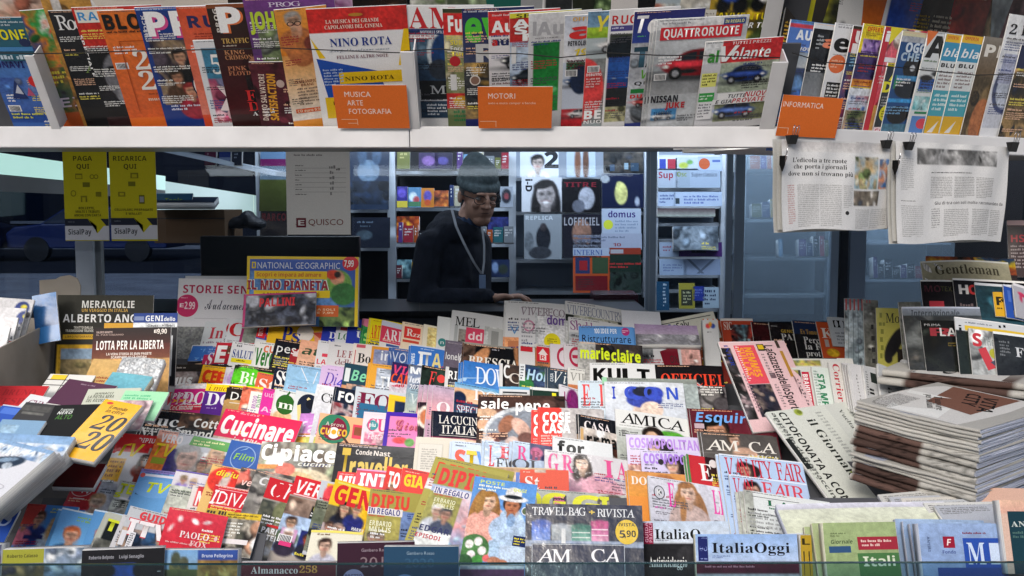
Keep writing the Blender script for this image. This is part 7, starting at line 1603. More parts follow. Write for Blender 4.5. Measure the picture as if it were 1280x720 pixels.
# covers inside
GI = 'magazines displayed inside the kiosk'
RI = Row(5.12, 260, 10)
def inside(items, row=RI, **k):
    kw = dict(group=GI, mt='print', stack=False, flat=1, cell=.006, th=.006)
    kw.update(k)
    for it in items:
        e = dict(kw)
        if len(it) > 7: e.update(it[7])
        x, y, w, h, desc, bg, dsl = it[:7]
        place(row, x, y, w, 0, desc, bg, dsl, hpx=h, **e)
inside([
 (650,188,48,34,'white cover with large black 2 and a small face, inside rack top row','ccd4e0','F 22 6 14 181818 c8b8b0 e0e0e4|X 30 2 18 20 181c24 2'),
 (708,188,36,34,'pale cover with two brown legs, inside rack top row','a8b8c8','E 14 16 4 20 6c4838|E 24 16 4 20 5c4034'),
 (754,190,50,27,'dark cover with small windows, inside rack top row','282c34','Z 0 0 50 27 3 282c34 484440 181c20 3c3834|R 8 16 6 8 3c5068|R 26 14 5 8 8098a8|R 34 14 10 10 304458'),
 (652,222,50,43,'white cover with a laughing woman and sideways black letters, inside rack','c8ccd4','F 30 4 25 1c1a1c b0a8a8 c8c8cc L|E 30 31 4 1.6 e8e8e8|^ X 13 2 16 8 181820 90 i-D'),
 (703,224,47,42,'black cover with dim red capitals, inside rack','141418','S 2 4 40 6 70202c TITRE|E 30 24 10 14 a0a4b0|E 20 34 8 8 606470'),
 (752,218,52,42,'dark blue cover with yellow bird in a cage, inside rack','141c38','E 24 24 8 14 c8c880|E 22 14 4 5 c8c880|E 4 6 6 5 a0a8b0|E 44 34 3 6 9098a8'),
 (655,268,47,56,'grey cover with dark standing figure, inside rack','8c949c','S 2 2 34 5 c8d0d8 REPLICA|E 24 30 9 16 20242c|E 24 16 4 5 403c40|E 20 48 14 8 383c44|E 6 34 6 12 6c747c'),
 (703,268,48,54,'dark cover with pale condensed capitals and a torso, inside rack','20202a','S 2 4 44 10 a0a0a8 LOFFICIEL|E 24 24 12 18 947060|E 24 44 8 12 3c3438'),
 (752,261,49,31,'pale cover with purple lowercase title and yellow disc, inside rack','a8b4c8','S 8 3 34 8 34206c domus|O 8 20 6 6 c8d040|K 16 14 30 16 4 8090a8'),
 (716,292,86,20,'pale carton with grey lettering, inside rack','a0a8bc','K 6 3 60 8 2 707890|S 50 12 10 4 904850 10'),
 (716,310,46,56,'design magazine with orange blocks and blue serif title, inside rack','b85028','R 0 0 46 10 a8b4c8|s 1 2 36 7 5068a0 INTERNI|R 3 12 18 20 303860|R 8 16 10 12 a02830|R 24 12 20 20 3c5038|R 3 35 40 18 701820|K 6 38 20 12 4 303030'),
 (761,310,40,56,'dark green magazine with rows of red dots, inside rack','203028','R 0 0 40 8 903828|R 2 2 16 5 a8a8b0|K 0 18 40 8 2 c03838|Z 0 30 40 30 3 203028 34403c 141c18'),
 (437,188,50,74,'dark blue cover with two clasped figures in the left rack','1c2c44','E 24 26 14 14 607890|E 16 6 6 12 38506c|E 34 6 6 12 38506c|Z 0 38 50 30 4 1c2c44 101824 24344c'),
 (440,272,48,38,'dark blue cover with small pale heading in the left rack','141c2c','K 6 4 36 4 1 5c6c80|K 10 9 24 4 1 485868|E 16 22 10 6 40505c'),
 (326,188,34,76,'cover with magenta strip and olive field in the left rack','505c38','R 0 0 34 11 6c8cb0|R 0 11 34 9 70205c|V 0 20 34 16 506c84 6c8090|V 0 36 34 40 50582c 3c4420'),
 (326,264,34,40,'dark cover with maroon capitals in the left rack','14141c','X 2 3 30 9 501820 BARCO'),
])
inside([
 (822,197,22,14,'small blue booklet with red bars on the narrow shelves','c8ccd8','R 2 2 8 12 3848a0|R 12 2 10 12 a03848'),
 (846,197,26,14,'pale booklet with green and yellow marks on the narrow shelves','b0bccc','E 8 10 6 4 a8b850|E 16 6 4 3 6c9c58'),
 (872,196,30,18,'pale booklet with an orange disc on the narrow shelves','a0b0c8','O 8 9 7 7 b05838|R 18 4 10 3 5468a0'),
 (822,213,26,22,'booklet with crimson letters on the narrow shelves','9ca8b8','S 1 2 18 8 902c40 Sup'),
 (844,213,18,22,'booklet with olive letters on the narrow shelves','8c9cac','S 2 2 12 6 788848 Osc'),
 (862,213,38,22,'wide booklet with grey letters on the narrow shelves','94a4b8','S 2 3 32 5 505868 Superclassico'),
 (822,240,22,18,'small pale crossword booklet on the narrow shelves','a0b0c8','K 2 3 18 12 3 50608c'),
 (842,240,60,18,'wide crossword booklet with green square on the narrow shelves','a4b4cc','R 2 8 5 7 303c44|K 12 4 44 12 3 5868a0'),
 (840,284,56,30,'sagging pile of grey magazines on the narrow shelves','606c78','Z 0 0 56 30 3 606c78 8c98a4 3c444c',dict(th=.03,bend=.02,flat=0)),
 (820,262,72,10,'folded brown edged magazines on the narrow shelves','605054','V 0 0 72 10 504044 a0a8a0',dict(th=.04)),
 (824,303,26,18,'pale booklet with a red word on the narrow shelves','98a8c0','K 4 4 18 8 2 904858'),
 (848,303,54,18,'purple puzzle magazine with dark name box on the narrow shelves','503070','R 16 3 18 10 20142c|S 18 5 14 5 b8a8d0 QUIZ'),
 (824,324,34,20,'pale booklet pair on the narrow shelves','98acc8','K 4 6 24 10 3 7080a8'),
 (854,324,46,20,'grid patterned booklet on the narrow shelves','8c9cb8','P 606c80 4 0 8 0 26 18 22 18|P 606c80 40 0 36 0 16 18 20 18'),
 (820,352,16,36,'blue booklet with white letters low on the narrow shelves','285070','K 8 2 5 30 7 c0d0e0'),
 (848,354,20,32,'olive and yellow puzzle book low on the narrow shelves','a8a040','R 3 8 14 20 404438|K 5 10 10 16 4 c8c8a0'),
 (866,358,14,18,'small indigo booklet low on the narrow shelves','30409c','K 2 3 10 10 3 7080c8'),
 (878,359,20,26,'pale chequered booklet low on the narrow shelves','a8bccc','K 2 3 16 20 4 304060'),
])
inside([
 (497,188,16,24,'olive book on the top shelf behind the man','6c7038','K 3 4 10 8 2 c0b878'),
 (524,192,24,20,'purple toy box on the top shelf behind the man','302450','E 12 10 8 6 8060a0'),
 (544,192,22,20,'dark toy box with violet figure on the top shelf','201c3c','E 10 10 7 5 504890'),
 (497,234,13,26,'violet and yellow toy box on the second shelf','302c80','E 6 8 5 6 6050c0|R 0 18 13 8 c8b840'),
 (511,235,16,25,'light blue picture box on the second shelf','5080a8','E 6 12 5 6 c8d8e0|E 10 16 4 5 a84850|R 0 18 16 6 487858'),
 (527,236,16,24,'orange picture box on the second shelf','c07828','E 8 10 5 7 5c50b0|E 8 18 4 4 c85830'),
 (543,239,18,20,'brown and red picture box on the second shelf','6c3020','Z 0 0 18 20 3 6c3020 c86830 301c18'),
 (625,234,16,26,'white round faced box at the right of the second shelf','9098a4','E 8 12 6 9 20222c|E 8 12 3 4 803840'),
 (497,272,28,32,'red and orange striped boxes on the third shelf','a04018','Z 0 0 28 32 3 a04018 d88828 701c18 c86820',dict(th=.04)),
 (610,272,26,32,'indigo boxes at the right of the third shelf','202050','Z 0 0 26 32 3 202050 303878 141838'),
 (497,325,18,24,'teal booklet on the fourth shelf behind the man','406878','Z 0 0 18 24 3 406878 80a8b0 284450'),
 (613,325,24,22,'dark blue booklet at the right of the fourth shelf','1c2c50','E 6 10 4 7 8098c0|E 16 12 6 6 303c34'),
], th=.02)
rq = random.Random(21)
CN = [('olive', '5c6030'), ('maroon', '58202c'), ('navy', '1c2c58'), ('cream', 'a8a490'), ('teal', '285c64'), ('rust', '984820'), ('violet', '4c3070'), ('mustard', 'a08428'), ('grey', '70767c'), ('crimson', '8c2434'), ('sky blue', '6088a8'), ('black', '14141a')]
for sy, x0, x1, nm_ in ((215, 572, 634, 'top shelf behind the man'), (261, 563, 576, 'second shelf behind the man'), (306, 500, 634, 'third shelf, lying flat behind the man'), (350, 516, 612, 'fourth shelf behind the man'), (350, 497, 498, 'x'), (215, 934, 1030, 'top hazy shelf'), (275, 936, 1024, 'second hazy shelf'), (323, 940, 1028, 'third hazy shelf'), (350, 1086, 1140, 'cabinet shelf')):
    x = x0; used = {}
    while x < x1:
        w = rq.choice([5, 7, 9, 12])
        c_ = rq.choice(CN); h_ = rq.randint(14, 26)
        haz = 'hazy' in nm_
        if haz and rq.random() < .45:
            x += rq.randint(10, 30); continue
        used[c_[0]] = used.get(c_[0], 0) + 1
        inside([(x, sy - h_ - 1, w, h_, '%s %sspine on the %s' % (['', 'second ', 'third ', 'fourth ', 'fifth '][min(used[c_[0]] - 1, 4)] + c_[0], 'book ', nm_), c_[1], 'K 1 3 %d %d %d c8c8c8' % (w - 2, h_ // 2, 3))], th=.06, name='book', cat='book', cell=.02)
        x += w + 1
# counter and dark equipment
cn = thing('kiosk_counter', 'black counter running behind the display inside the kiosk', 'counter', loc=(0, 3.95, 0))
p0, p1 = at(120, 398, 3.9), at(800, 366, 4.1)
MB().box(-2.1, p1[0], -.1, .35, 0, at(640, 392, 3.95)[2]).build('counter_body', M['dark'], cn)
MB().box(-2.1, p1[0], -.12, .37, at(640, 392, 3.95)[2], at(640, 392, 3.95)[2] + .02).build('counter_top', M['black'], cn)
rb = MB()
a_, b_ = at(742, 385, 4.3), at(798, 368, 4.3)
rb.box(a_[0], b_[0], a_[1], a_[1] + .2, a_[2], b_[2])
tag(rb.build('tray', plain('dark_red_tray', '40101c', .25), bevel=.004), 'dark red tray on the counter right of the man', 'tray')
mo = thing('display_monitor', 'black monitor back with a tiny red light behind the science box set', 'monitor', loc=tuple(at(370, 392, 4.25)))
q = at(370, 392, 4.25)
MB().box(at(252, 300, 4.25)[0] - q[0], at(450, 300, 4.25)[0] - q[0], 0, .05, 0, at(370, 295, 4.25)[2] - q[2]).build('casing', M['black'], mo, bevel=.006)
MB().box(-.08, .08, .0, .12, -.12, 0).build('stand', M['black'], mo)
lm, lnt, lb = mat('red_led'); lb.inputs['Emission Color'].default_value = (1, .05, .03, 1); lb.inputs['Emission Strength'].default_value = 4
w_ = at(331, 298, 4.24) - q
MB().ell(w_, .006, 10, 6).build('indicator_light', lm, mo, smooth=True)
bxx = at(240, 304, 4.5)
bo = thing('carton', 'brown cardboard carton on top of the dark equipment behind the posters', 'box', loc=tuple(bxx))
MB().box(-.17, .15, 0, .3, 0, .15).build('body', M['brown'], bo, bevel=.002)
MB().box(-.172, .152, -.002, .0, .11, .114).build('tape', M['dark'], bo)
GIB = 'things on the carton behind the posters'
inside([(196,243,46,18,'blue magazine with green lettering on the brown carton','2c5878','S 12 6 22 6 809c38 Tools|R 0 0 46 1 80a8c0')], row=Row(4.4, 260, 30), mt='matte', th=.01)
inside([(194,254,80,10,'flat pile of blue grey folders on the brown carton','303c50','V 0 0 80 10 3c4c64 202838')], row=Row(4.4, 260, 70), mt='matte', th=.03)
bags = MB()
for i, (x, y, rx, rz) in enumerate(((300, 278, .05, .03), (310, 272, .035, .035), (320, 280, .05, .03), (290, 281, .03, .02))):
    bags.ell(at(x, y, 4.6), (rx, .06, rz), 10, 7)
o = bags.build('dark_bag', M['dark'], smooth=True)
rm_ = o.modifiers.new('merge', 'REMESH'); rm_.mode = 'VOXEL'; rm_.voxel_size = .012
tag(o, 'crumpled dark bag behind the posters', 'bag')
# lamps: fluorescent battens
def tube_lamp(name, label, A, B, w, h, col, strength, energy, spot):
    A, B = np.asarray(A, float), np.asarray(B, float)
    t = thing(name, label, 'lamp', group='fluorescent lamps in the kiosk')
    em, ent, eb = mat('lit_diffuser')
    eb.inputs['Base Color'].default_value = (.8, .8, .8, 1)
    eb.inputs['Emission Color'].default_value = (*col, 1)
    eb.inputs['Emission Strength'].default_value = strength
    d = (B - A)
    MB().slab(A, B, (0, 0, h), (0, w, 0)).build('diffuser', em, t)
    MB().slab(A + [0, 0, h + .002], B + [0, 0, h + .002], (0, 0, .03), (0, w, 0)).build('housing', M['under'], t)
    if energy:
        L = bpy.data.lights.new('tube', 'AREA'); L.shape = 'RECTANGLE'
        L.size = float(np.linalg.norm(d)); L.size_y = .08; L.energy = energy; L.color = col
        lo = bpy.data.objects.new('tube_light', L); COL.objects.link(lo)
        lo.parent = t
        x = Vector(d).normalized()
        z = Vector(spot).normalized() * -1
        z = (z - x * z.dot(x)).normalized()
        y = z.cross(x)
        c_ = (A + B) / 2 + [0, w / 2, -.02]
        lo.matrix_local = Matrix(((x[0], y[0], z[0], c_[0]), (x[1], y[1], z[1], c_[1]), (x[2], y[2], z[2], c_[2]), (0, 0, 0, 1)))
tube_lamp('fluorescent_lamp', 'long fluorescent lamp over the magazine racks inside', (.05, 4.75, 2.16), (2.4, 4.75, 2.16), .06, .04, (.84, .92, 1.0), 6, 15, (0, .55, -1))
tube_lamp('fluorescent_lamp', 'fluorescent lamp over the shelves behind the man', (-1.2, 4.7, 2.16), (-.1, 4.7, 2.16), .06, .04, (.84, .92, 1.0), 3, 7, (0, .7, -1))
tube_lamp('fluorescent_lamp', 'added unseen fill lamp above the counter behind the window header', (-1.2, 3.86, 2.2), (.3, 3.86, 2.2), .06, .04, (.80, .9, 1.0), 3, 1.8, (0, .25, -1))  # extra fixture out of sight, added to light the man
tube_lamp('fluorescent_lamp', 'fluorescent lamp recessed behind the white shelf lip above the display', (-1.5, 2.475, zt - .014), (.6, 2.475, zt - .014), .05, .012, (1.0, .98, .96), 2.5, 2.8, (0, .45, -1))
sg, snt, sb = mat('tinted_side_glass')
snt.nodes.clear()
go = snt.nodes.new('ShaderNodeOutputMaterial'); gmix = snt.nodes.new('ShaderNodeMixShader')
gt_ = snt.nodes.new('ShaderNodeBsdfTransparent'); gg = snt.nodes.new('ShaderNodeBsdfGlossy')
gt_.inputs[0].default_value = (.2, .27, .42, 1); gg.inputs[0].default_value = (.8, .9, 1, 1); gg.inputs['Roughness'].default_value = .04
gmix.inputs[0].default_value = .05
snt.links.new(gt_.outputs[0], gmix.inputs[1]); snt.links.new(gg.outputs[0], gmix.inputs[2]); snt.links.new(gmix.outputs[0], go.inputs[0])
sw = thing('side_window', 'dark tinted side window of the kiosk looking on to the street', 'window', loc=(-2.12, 3.8, 0))
m = MB(); m.v = [(0, 0, .3), (0, 2.3, .3), (0, 2.3, 2.3), (0, 0, 2.3)]; m.f = [(0, 1, 2, 3)]; m.build('pane', sg, sw)
MB().box(-.02, .02, 1.1, 1.14, .3, 2.3).build('frame_bar', M['dark'], sw)
MB().box(-.02, .02, 0, 2.3, .25, .3).build('sill', M['under'], sw)
m = MB(); m.v = [(0, 2.3, .3), (.85, 2.3, .3), (.85, 2.3, 2.3), (0, 2.3, 2.3)]; m.f = [(0, 1, 2, 3)]; m.build('pane', sg, sw)
hz, hnt, hb = mat('hazy_sliding_glass')
hnt.nodes.clear()
go = hnt.nodes.new('ShaderNodeOutputMaterial'); m1 = hnt.nodes.new('ShaderNodeMixShader'); m2 = hnt.nodes.new('ShaderNodeMixShader')
gt_ = hnt.nodes.new('ShaderNodeBsdfTransparent'); gg = hnt.nodes.new('ShaderNodeBsdfGlossy'); gd = hnt.nodes.new('ShaderNodeBsdfTranslucent')
gd.inputs[0].default_value = (.55, .64, .72, 1); gt_.inputs[0].default_value = (.85, .92, .97, 1); gg.inputs['Roughness'].default_value = .12
m1.inputs[0].default_value = .30; m2.inputs[0].default_value = .06
hnt.links.new(gt_.outputs[0], m1.inputs[1]); hnt.links.new(gd.outputs[0], m1.inputs[2]); hnt.links.new(m1.outputs[0], m2.inputs[1]); hnt.links.new(gg.outputs[0], m2.inputs[2]); hnt.links.new(m2.outputs[0], go.inputs[0])
for xa, xb, lb_ in ((928, 1036, 'hazy sliding glass pane in front of the empty shelves'), (1080, 1190, 'hazy sliding glass pane in front of the blue panelled cabinet')):
    p = at(xa, 402, 4.62); q = at(xb, 176, 4.62)
    m = MB(); m.box(p[0], q[0], p[1], p[1] + .004, p[2], q[2])
    tag(m.build('sliding_pane', hz), lb_, 'glass panel', 'hazy sliding panes')
# greenish lit strips seen at the left
def strip(pts, label, col, st):
    em, ent, eb = mat('greenish_diffuser')
    tc = ent.nodes.new('ShaderNodeTexCoord')
    eb.inputs['Emission Color'].default_value = (*col, 1); eb.inputs['Emission Strength'].default_value = st
    m = MB(); A = [np.asarray(at(x, y, D)) for x, y, D in pts]
    m.quadbox(A + [p + np.array([0, .02, 0]) for p in A])
    o = m.build('light_panel', em)
    tag(o, label, 'lamp', 'lit panels at the left')
strip([(-30, 187, 3.85), (205, 220, 4.9), (205, 237, 4.9), (-30, 215, 3.85)], 'long pale green lit panel running behind the yellow posters', (.62, 1.0, .80), .55)
strip([(196, 225, 5.0), (330, 246, 5.3), (330, 276, 5.3), (196, 268, 5.0)], 'dimmer pale green lit panel behind the brown carton', (.62, .95, .74), .28)
g1 = MB(); A = [at(x, y, D) for x, y, D in ((-30, 216, 3.84), (205, 238, 4.89), (205, 248, 4.89), (-30, 238, 3.84))]
g1.quadbox(A + [p + np.array([0, .02, 0]) for p in A])
tag(g1.build('ceiling_beam', M['under']), 'grey slanting beam under the long lit panel', 'beam')
# glass shelf with books upper left
gs = thing('glass_shelf', 'slanting glass shelf with books seen above the brown carton', 'shelf')
A = [at(x, y, D) for x, y, D in ((200, 184, 4.0), (345, 214, 4.8), (345, 220, 4.8), (200, 189, 4.0))]
MB().quadbox(A + [p + np.array([0, .25, 0]) for p in A]).build('shelf_board', M['frame'], gs)
RGS = Row(4.5, 200, 10)
inside([(258,180,14,28,'small crimson book on the slanting glass shelf','602040','K 2 6 8 10 2 b09098'), (276,184,14,24,'small white and blue book on the slanting glass shelf','8090b0','R 0 6 14 8 283c80'), (292,186,12,22,'small dark book on the slanting glass shelf','20283c','K 2 6 6 8 2 909cb0')], row=RGS, mt='matte', th=.02)

# ---------------------------------------------------------------- street behind
fac = plain('dark_facade_plaster', '1a1c24', .9, var=.3, vs=.8)
b = thing('apartment_building', 'dark building across the street seen through the left window', 'building', loc=(-8, 36, 0))
MB().box(-26, 32, 0, 6, 0, 16).build('wall', fac, b)
wg = plain('dark_window_pane', '14202e', .1)
for i in range(18):
    for j in range(4):
        x = -25 + i * 3.0
        MB().box(x, x + 1.1, -.03, .0, .9 + j * 3.2, 2.7 + j * 3.2).build('window', wg, b)
        MB().box(x - .08, x + 1.18, -.06, -.031, .78 + j * 3.2, .88 + j * 3.2).build('sill', M['under'], b)
b2 = thing('apartment_building', 'unseen dark side building at the far left, added to block the sky', 'building', loc=(-24, 12, 0))
MB().box(-3, 0, -8, 24, 0, 14).build('wall', fac, b2)  # out of view, added to keep sky light off the interior
b3 = thing('apartment_building', 'unseen row of houses behind the viewer, added to darken the window reflections', 'building', loc=(0, -12, 0))
MB().box(-22, 22, -8, 0, 0, 6.6).build('wall', plain('warm_grey_plaster', 'b8b0a4', .9, var=.2, vs=.6), b3)  # out of view, added to cut low sky light and glass reflections
for i in range(12):
    for j in range(2):
        x = -20.5 + i * 3.4
        MB().box(x, x + 1.3, .0, .03, .9 + j * 3.2, 2.7 + j * 3.2).build('window', wg, b3)
def car(loc, label, col, yaw=0):
    t = thing('parked_car', label, 'car', loc=loc, group='cars parked behind the kiosk')
    t.rotation_euler = (0, 0, yaw)
    prof = [(-2.1, .35), (-2.12, .75), (-1.9, .92), (-1.2, 1.0), (-.65, 1.4), (.7, 1.45), (1.35, 1.05), (2.0, .9), (2.15, .6), (2.1, .35)]
    n = len(prof); m = MB()
    m.v = [(x, -.82 + (.18 if z > 1.1 else 0), z) for x, z in prof] + [(x, .82 - (.18 if z > 1.1 else 0), z) for x, z in prof]
    m.f = [tuple(range(n)), tuple(range(2 * n - 1, n - 1, -1))] + [(i, i + n, (i + 1) % n + n, (i + 1) % n) for i in range(n)]
    m.build('body', plain('car_paint', col, .35), t, bevel=.05)
    g_ = MB(); g_.quadbox([(-1.1, -.86, 1.02), (1.2, -.86, 1.02), (1.2, -.80, 1.02), (-1.1, -.80, 1.02), (-.62, -.68, 1.36), (.66, -.68, 1.38), (.66, -.6, 1.38), (-.62, -.6, 1.36)])
    g_.build('side_window', wg, t)
    for x in (-1.3, 1.35):
        w = MB(); w.tube([(x, -.86, .33), (x, -.64, .33)], .33, 18); w.build('wheel', M['black'], t)
    for y in (-.6, .6):
        MB().ell((-2.1, y, .72), (.05, .16, .08)).build('headlight', M['steel'], t, smooth=True)
car((-11.2, 27, 0), 'blue parked car seen beside the pale post', '182c60')
car((-15.5, 26.5, 0), 'dark blue parked car at the far left beyond the window', '141c38', .1)
MB().box(-30, 30, 22, 33, .001, .006).build('road', plain('asphalt', '18181c', .9, var=.2), kind='structure')

# ---------------------------------------------------------------- the newsagent
DM = 4.35
mm = DM / F
person = thing('person', 'man in grey knitted hat, glasses and dark jacket with a white lanyard, leaning behind the counter', 'person', loc=tuple(at(565, 400, DM) * [1, 1, 0]))
PL = np.array(person.location)
def pp(x, y, d=0.0): return at(x, y, DM) + np.array([0, d, 0]) - PL
yw, pt = math.radians(24), math.radians(14)
Rz = np.array([[math.cos(yw), -math.sin(yw), 0], [math.sin(yw), math.cos(yw), 0], [0, 0, 1]])
Rx = np.array([[1, 0, 0], [0, math.cos(pt), -math.sin(pt)], [0, math.sin(pt), math.cos(pt)]])
RH_ = Rz @ Rx                         # head local: -y forward, +z up, x to the picture right
hc = pp(598, 243)
hp = lambda x, y, z: hc + RH_ @ np.array([x, y, z])
def limb(m, pts, rads, k=10):
    """tapered limb of overlapping balls"""
    for (a, b, r0, r1) in zip(pts[:-1], pts[1:], rads[:-1], rads[1:]):
        a, b = np.asarray(a), np.asarray(b)
        n_ = max(3, int(np.linalg.norm(b - a) / (min(r0, r1) * .35)))
        for i in range(n_ + 1):
            t = i / n_
            m.ell(a + (b - a) * t, r0 + (r1 - r0) * t, 10, 7)
def organic(m, name, material, parent, vox, smooth=3):
    o = m.build(name, material, parent, smooth=True)
    r = o.modifiers.new('skin', 'REMESH'); r.mode = 'VOXEL'; r.voxel_size = vox; r.use_smooth_shade = True
    s = o.modifiers.new('soft', 'SMOOTH'); s.iterations = smooth; s.factor = .5
    return o
skin = plain('weathered_skin', 'c8967c', .5, bs=60, bstr=.15)
b = MB()
b.ell(hp(0, .01, .03), (.076, .095, .095), 20, 14, RH_)
b.ell(hp(0, -.028, -.05), (.064, .066, .074), 18, 12, RH_)
b.ell(hp(0, -.058, -.098), (.042, .034, .03), 14, 9, RH_)           # chin
b.ell(hp(0, -.101, -.010), (.012, .022, .028), 12, 8, RH_)            # nose
b.ell(hp(0, -.114, -.03), (.016, .016, .012), 12, 8, RH_)
b.ell(hp(.013, -.1, -.033), (.008, .009, .007), 8, 6, RH_); b.ell(hp(-.013, -.1, -.033), (.008, .009, .007), 8, 6, RH_)
b.ell(hp(0, -.088, .022), (.05, .014, .01), 14, 8, RH_)               # brow
for d in (-1, 1):
    b.ell(hp(d * .036, -.072, -.028), (.02, .018, .018), 12, 8, RH_)   # cheek
    b.ell(hp(d * .08, .012, -.012), (.01, .02, .032), 12, 8, RH_)      # ear
b.ell(hp(0, -.088, -.056), (.024, .01, .006), 12, 6, RH_); b.ell(hp(0, -.086, -.066), (.021, .01, .007), 12, 6, RH_)
nb = pp(578, 290, .06)
limb(b, [hp(0, .03, -.06), nb], [.052, .06])
pel = pp(560, 455, .08)
ch = pp(563, 335, .08)
b.ell(ch, (.115, .1, .16)); b.ell((ch + pel) / 2, (.115, .1, .18)); b.ell(pel, (.13, .11, .12))
sh1, sh2 = pp(539, 306, -.04), pp(600, 308, .12)
el1, el2 = pp(528, 374, -.1), pp(602, 366, .02)
wr1, wr2 = pp(613, 368, -.16), pp(608, 378, -.02)
limb(b, [nb, sh1], [.055, .042]); limb(b, [nb, sh2], [.055, .04])
limb(b, [sh1, el1, wr1], [.042, .038, .027]); limb(b, [sh2, el2, wr2], [.04, .038, .027])
for d in (-.09, .09):
    limb(b, [pel + [d, 0, -.05], pel + [d, -.02, -.5], np.array([pel[0] + d, pel[1], .1])], [.085, .06, .042])
    b.ell((pel[0] + d, pel[1] - .08, .05), (.045, .12, .04))
# the visible hand resting on the papers
pc = wr1 + np.array([.055, -.012, .004])
b.ell(pc, (.047, .038, .016), 14, 9)
b.ell(wr1 + [.02, 0, 0], (.03, .026, .02), 12, 8)
for i, (dy, ln, cur) in enumerate(((-.030, .068, .018), (-.010, .078, .014), (.010, .073, .018), (.029, .056, .024))):
    k0 = pc + np.array([.04, dy, .004])
    limb(b, [k0, k0 + [ln * .5, dy * .1, .002], k0 + [ln * .85, dy * .15, -cur * .7], k0 + [ln, dy * .15, -cur * 1.4]], [.0095, .0088, .008, .0068])
limb(b, [pc + [-.018, -.034, .0], pc + [.012, -.058, .012], pc + [.040, -.066, .006]], [.012, .0105, .008])
pc2 = wr2 + np.array([.05, -.01, -.01])
b.ell(pc2, (.045, .036, .016), 14, 9)
for dy, ln in ((-.028, .06), (-.009, .07), (.01, .066), (.027, .052)):
    k0 = pc2 + np.array([.035, dy, .0])
    limb(b, [k0, k0 + [ln * .5, 0, -.004], k0 + [ln, 0, -.02]], [.0095, .0085, .007])
limb(b, [pc2 + [-.01, -.03, 0], pc2 + [.03, -.055, .0]], [.012, .009])
organic(b, 'body', skin, person, .0045, 2)
# jacket
jm = plain('charcoal_wool_jacket', '1c1e28', .85, .2, bs=16, bstr=.7, dist=.02, stretch=(1.6, 1, .5), var=.35, vs=30)
j = MB()
j.ell(pp(562, 328, .08), (.15, .14, .18), 20, 14); j.ell(pp(560, 378, .08), (.16, .15, .2), 20, 14); j.ell(pel, (.19, .16, .16), 18, 12)
j.ell(pp(566, 293, .05), (.13, .12, .085), 16, 10); j.ell(pp(562, 282, .08), (.085, .09, .07), 16, 10)
for _s in ((540, 340, -.09, .05), (585, 345, -.075, .04), (548, 372, -.1, .045), (530, 322, -.03, .05), (590, 322, -.04, .04)):
    j.ell(pp(_s[0], _s[1], _s[2] + .05), (_s[3] * .45, .03, _s[3] * 2.0), 12, 8)
limb(j, [nb + [0, .01, -.015], sh1], [.072, .066]); limb(j, [nb + [0, 0, -.02], sh2 + [-.02, 0, 0]], [.07, .07])
limb(j, [sh1, el1, wr1 + [-.012, 0, 0]], [.068, .062, .042]); limb(j, [sh2 + [-.02, 0, 0], el2 + [-.015, 0, 0], wr2 + [-.012, 0, 0]], [.072, .06, .043])
organic(j, 'jacket', jm, person, .009, 5)
tr = MB()
for d in (-.09, .09):
    limb(tr, [pel + [d, 0, -.06], pel + [d, -.02, -.5], np.array([pel[0] + d, pel[1], .12])], [.1, .075, .06])
organic(tr, 'trousers', M['dark'], person, .014, 3)
cl = MB()
for i in range(15):
    a = math.pi * 2 * i / 15
    cl.ell(nb + np.array([.064 * math.cos(a) + .014, .062 * math.sin(a) - .01, .046 + .012 * math.sin(a)]), (.014, .014, .036), 8, 6)
organic(cl, 'collar', plain('dark_blue_collar', '283c5c', .8), person, .006, 3)
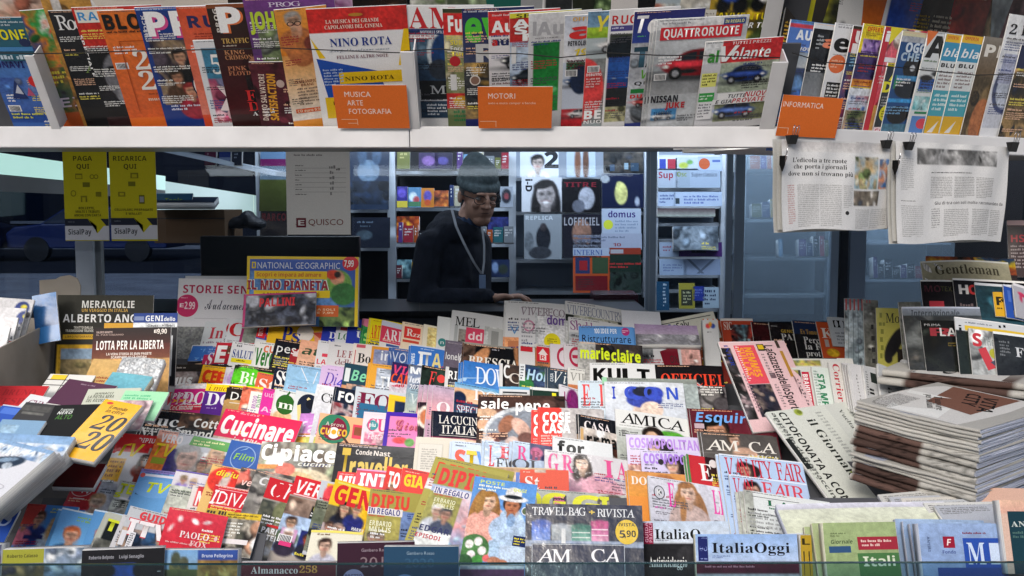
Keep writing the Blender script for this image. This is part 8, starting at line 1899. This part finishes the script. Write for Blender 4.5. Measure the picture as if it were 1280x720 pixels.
# knitted hat
hm = plain('grey_knitted_wool', '667173', .95, .1, bs=90, bstr=.9, dist=.004, stretch=(1, 1, .6), var=.25, vs=40)
h = MB()
h.ell(hp(0, .02, .078), (.088, .102, .078), 22, 14, RH_)
h.ell(hp(-.004, .04, .132), (.06, .068, .038), 18, 10, RH_)
h.ell(hp(-.006, .052, .155), (.038, .045, .022), 14, 8, RH_)
for i in range(26):
    a = 2 * math.pi * i / 26
    h.ell(hp(.084 * math.cos(a), .012 + .098 * math.sin(a), .048 + .012 * math.sin(a)), (.013, .013, .022), 8, 6, RH_)
organic(h, 'knitted_hat', hm, person, .006, 2)
# hair at the temples
hr = MB()
for d in (-1, 1): hr.ell(hp(d * .073, .012, .02), (.012, .03, .03), 10, 8, RH_)
organic(hr, 'hair', plain('grey_hair', '6c6864', .9), person, .006, 1)
# stubble, eyes, mouth
for d in (-1, 1):
    MB().ell(hp(d * .032, -.083, .0), (.0125, .008, .0085), 12, 8, RH_).build('eye', plain('eye', '8c8078', .15), person, smooth=True)
MB().ell(hp(0, -.094, -.061), (.02, .004, .0018), 12, 6, RH_).build('mouth', plain('mouth_line', '4c2420', .6), person, smooth=True)
# glasses
g = MB()
for d in (-1, 1):
    ring = [hp(d * .034 + .027 * math.cos(t), -.108 - .004 * abs(math.cos(t)) * 0, .0 + .019 * math.sin(t)) for t in np.linspace(0, 2 * math.pi, 17)]
    g.tube(ring, .0019, 6)
    g.tube([hp(d * .061, -.107, .006), hp(d * .082, -.05, .006), hp(d * .082, .012, .002)], .0024, 6)
g.tube([hp(-.008, -.11, .004), hp(0, -.113, .007), hp(.008, -.11, .004)], .0024, 6)
g.build('glasses', M['black'], person, smooth=True)
# lanyard
def ribbon(pts, w, th, name, m_):
    m = MB()
    for a, b_ in zip(pts[:-1], pts[1:]):
        m.slab(a - [w / 2, 0, 0], b_ - [w / 2, 0, 0], (w, 0, 0), (0, -th, 0))
    return m.build(name, m_, person)
lw = plain('white_lanyard_ribbon', 'a8a8ac', .7)
ribbon([pp(566, 262, -.06), pp(572, 282, -.115), pp(583, 305, -.135), pp(594, 326, -.13), pp(603, 340, -.115)], .011, .002, 'lanyard', lw)
ribbon([pp(603, 283, -.06), pp(606, 305, -.085), pp(606, 325, -.1), pp(604, 340, -.115)], .009, .002, 'lanyard', lw)
ct_ = pp(604, 341, -.118)
MB().box(ct_[0] - .014, ct_[0] + .014, ct_[1] - .003, ct_[1], ct_[2] - .075, ct_[2]).build('badge', plain('badge_card', '8ca0c0', .3), person, bevel=.002)
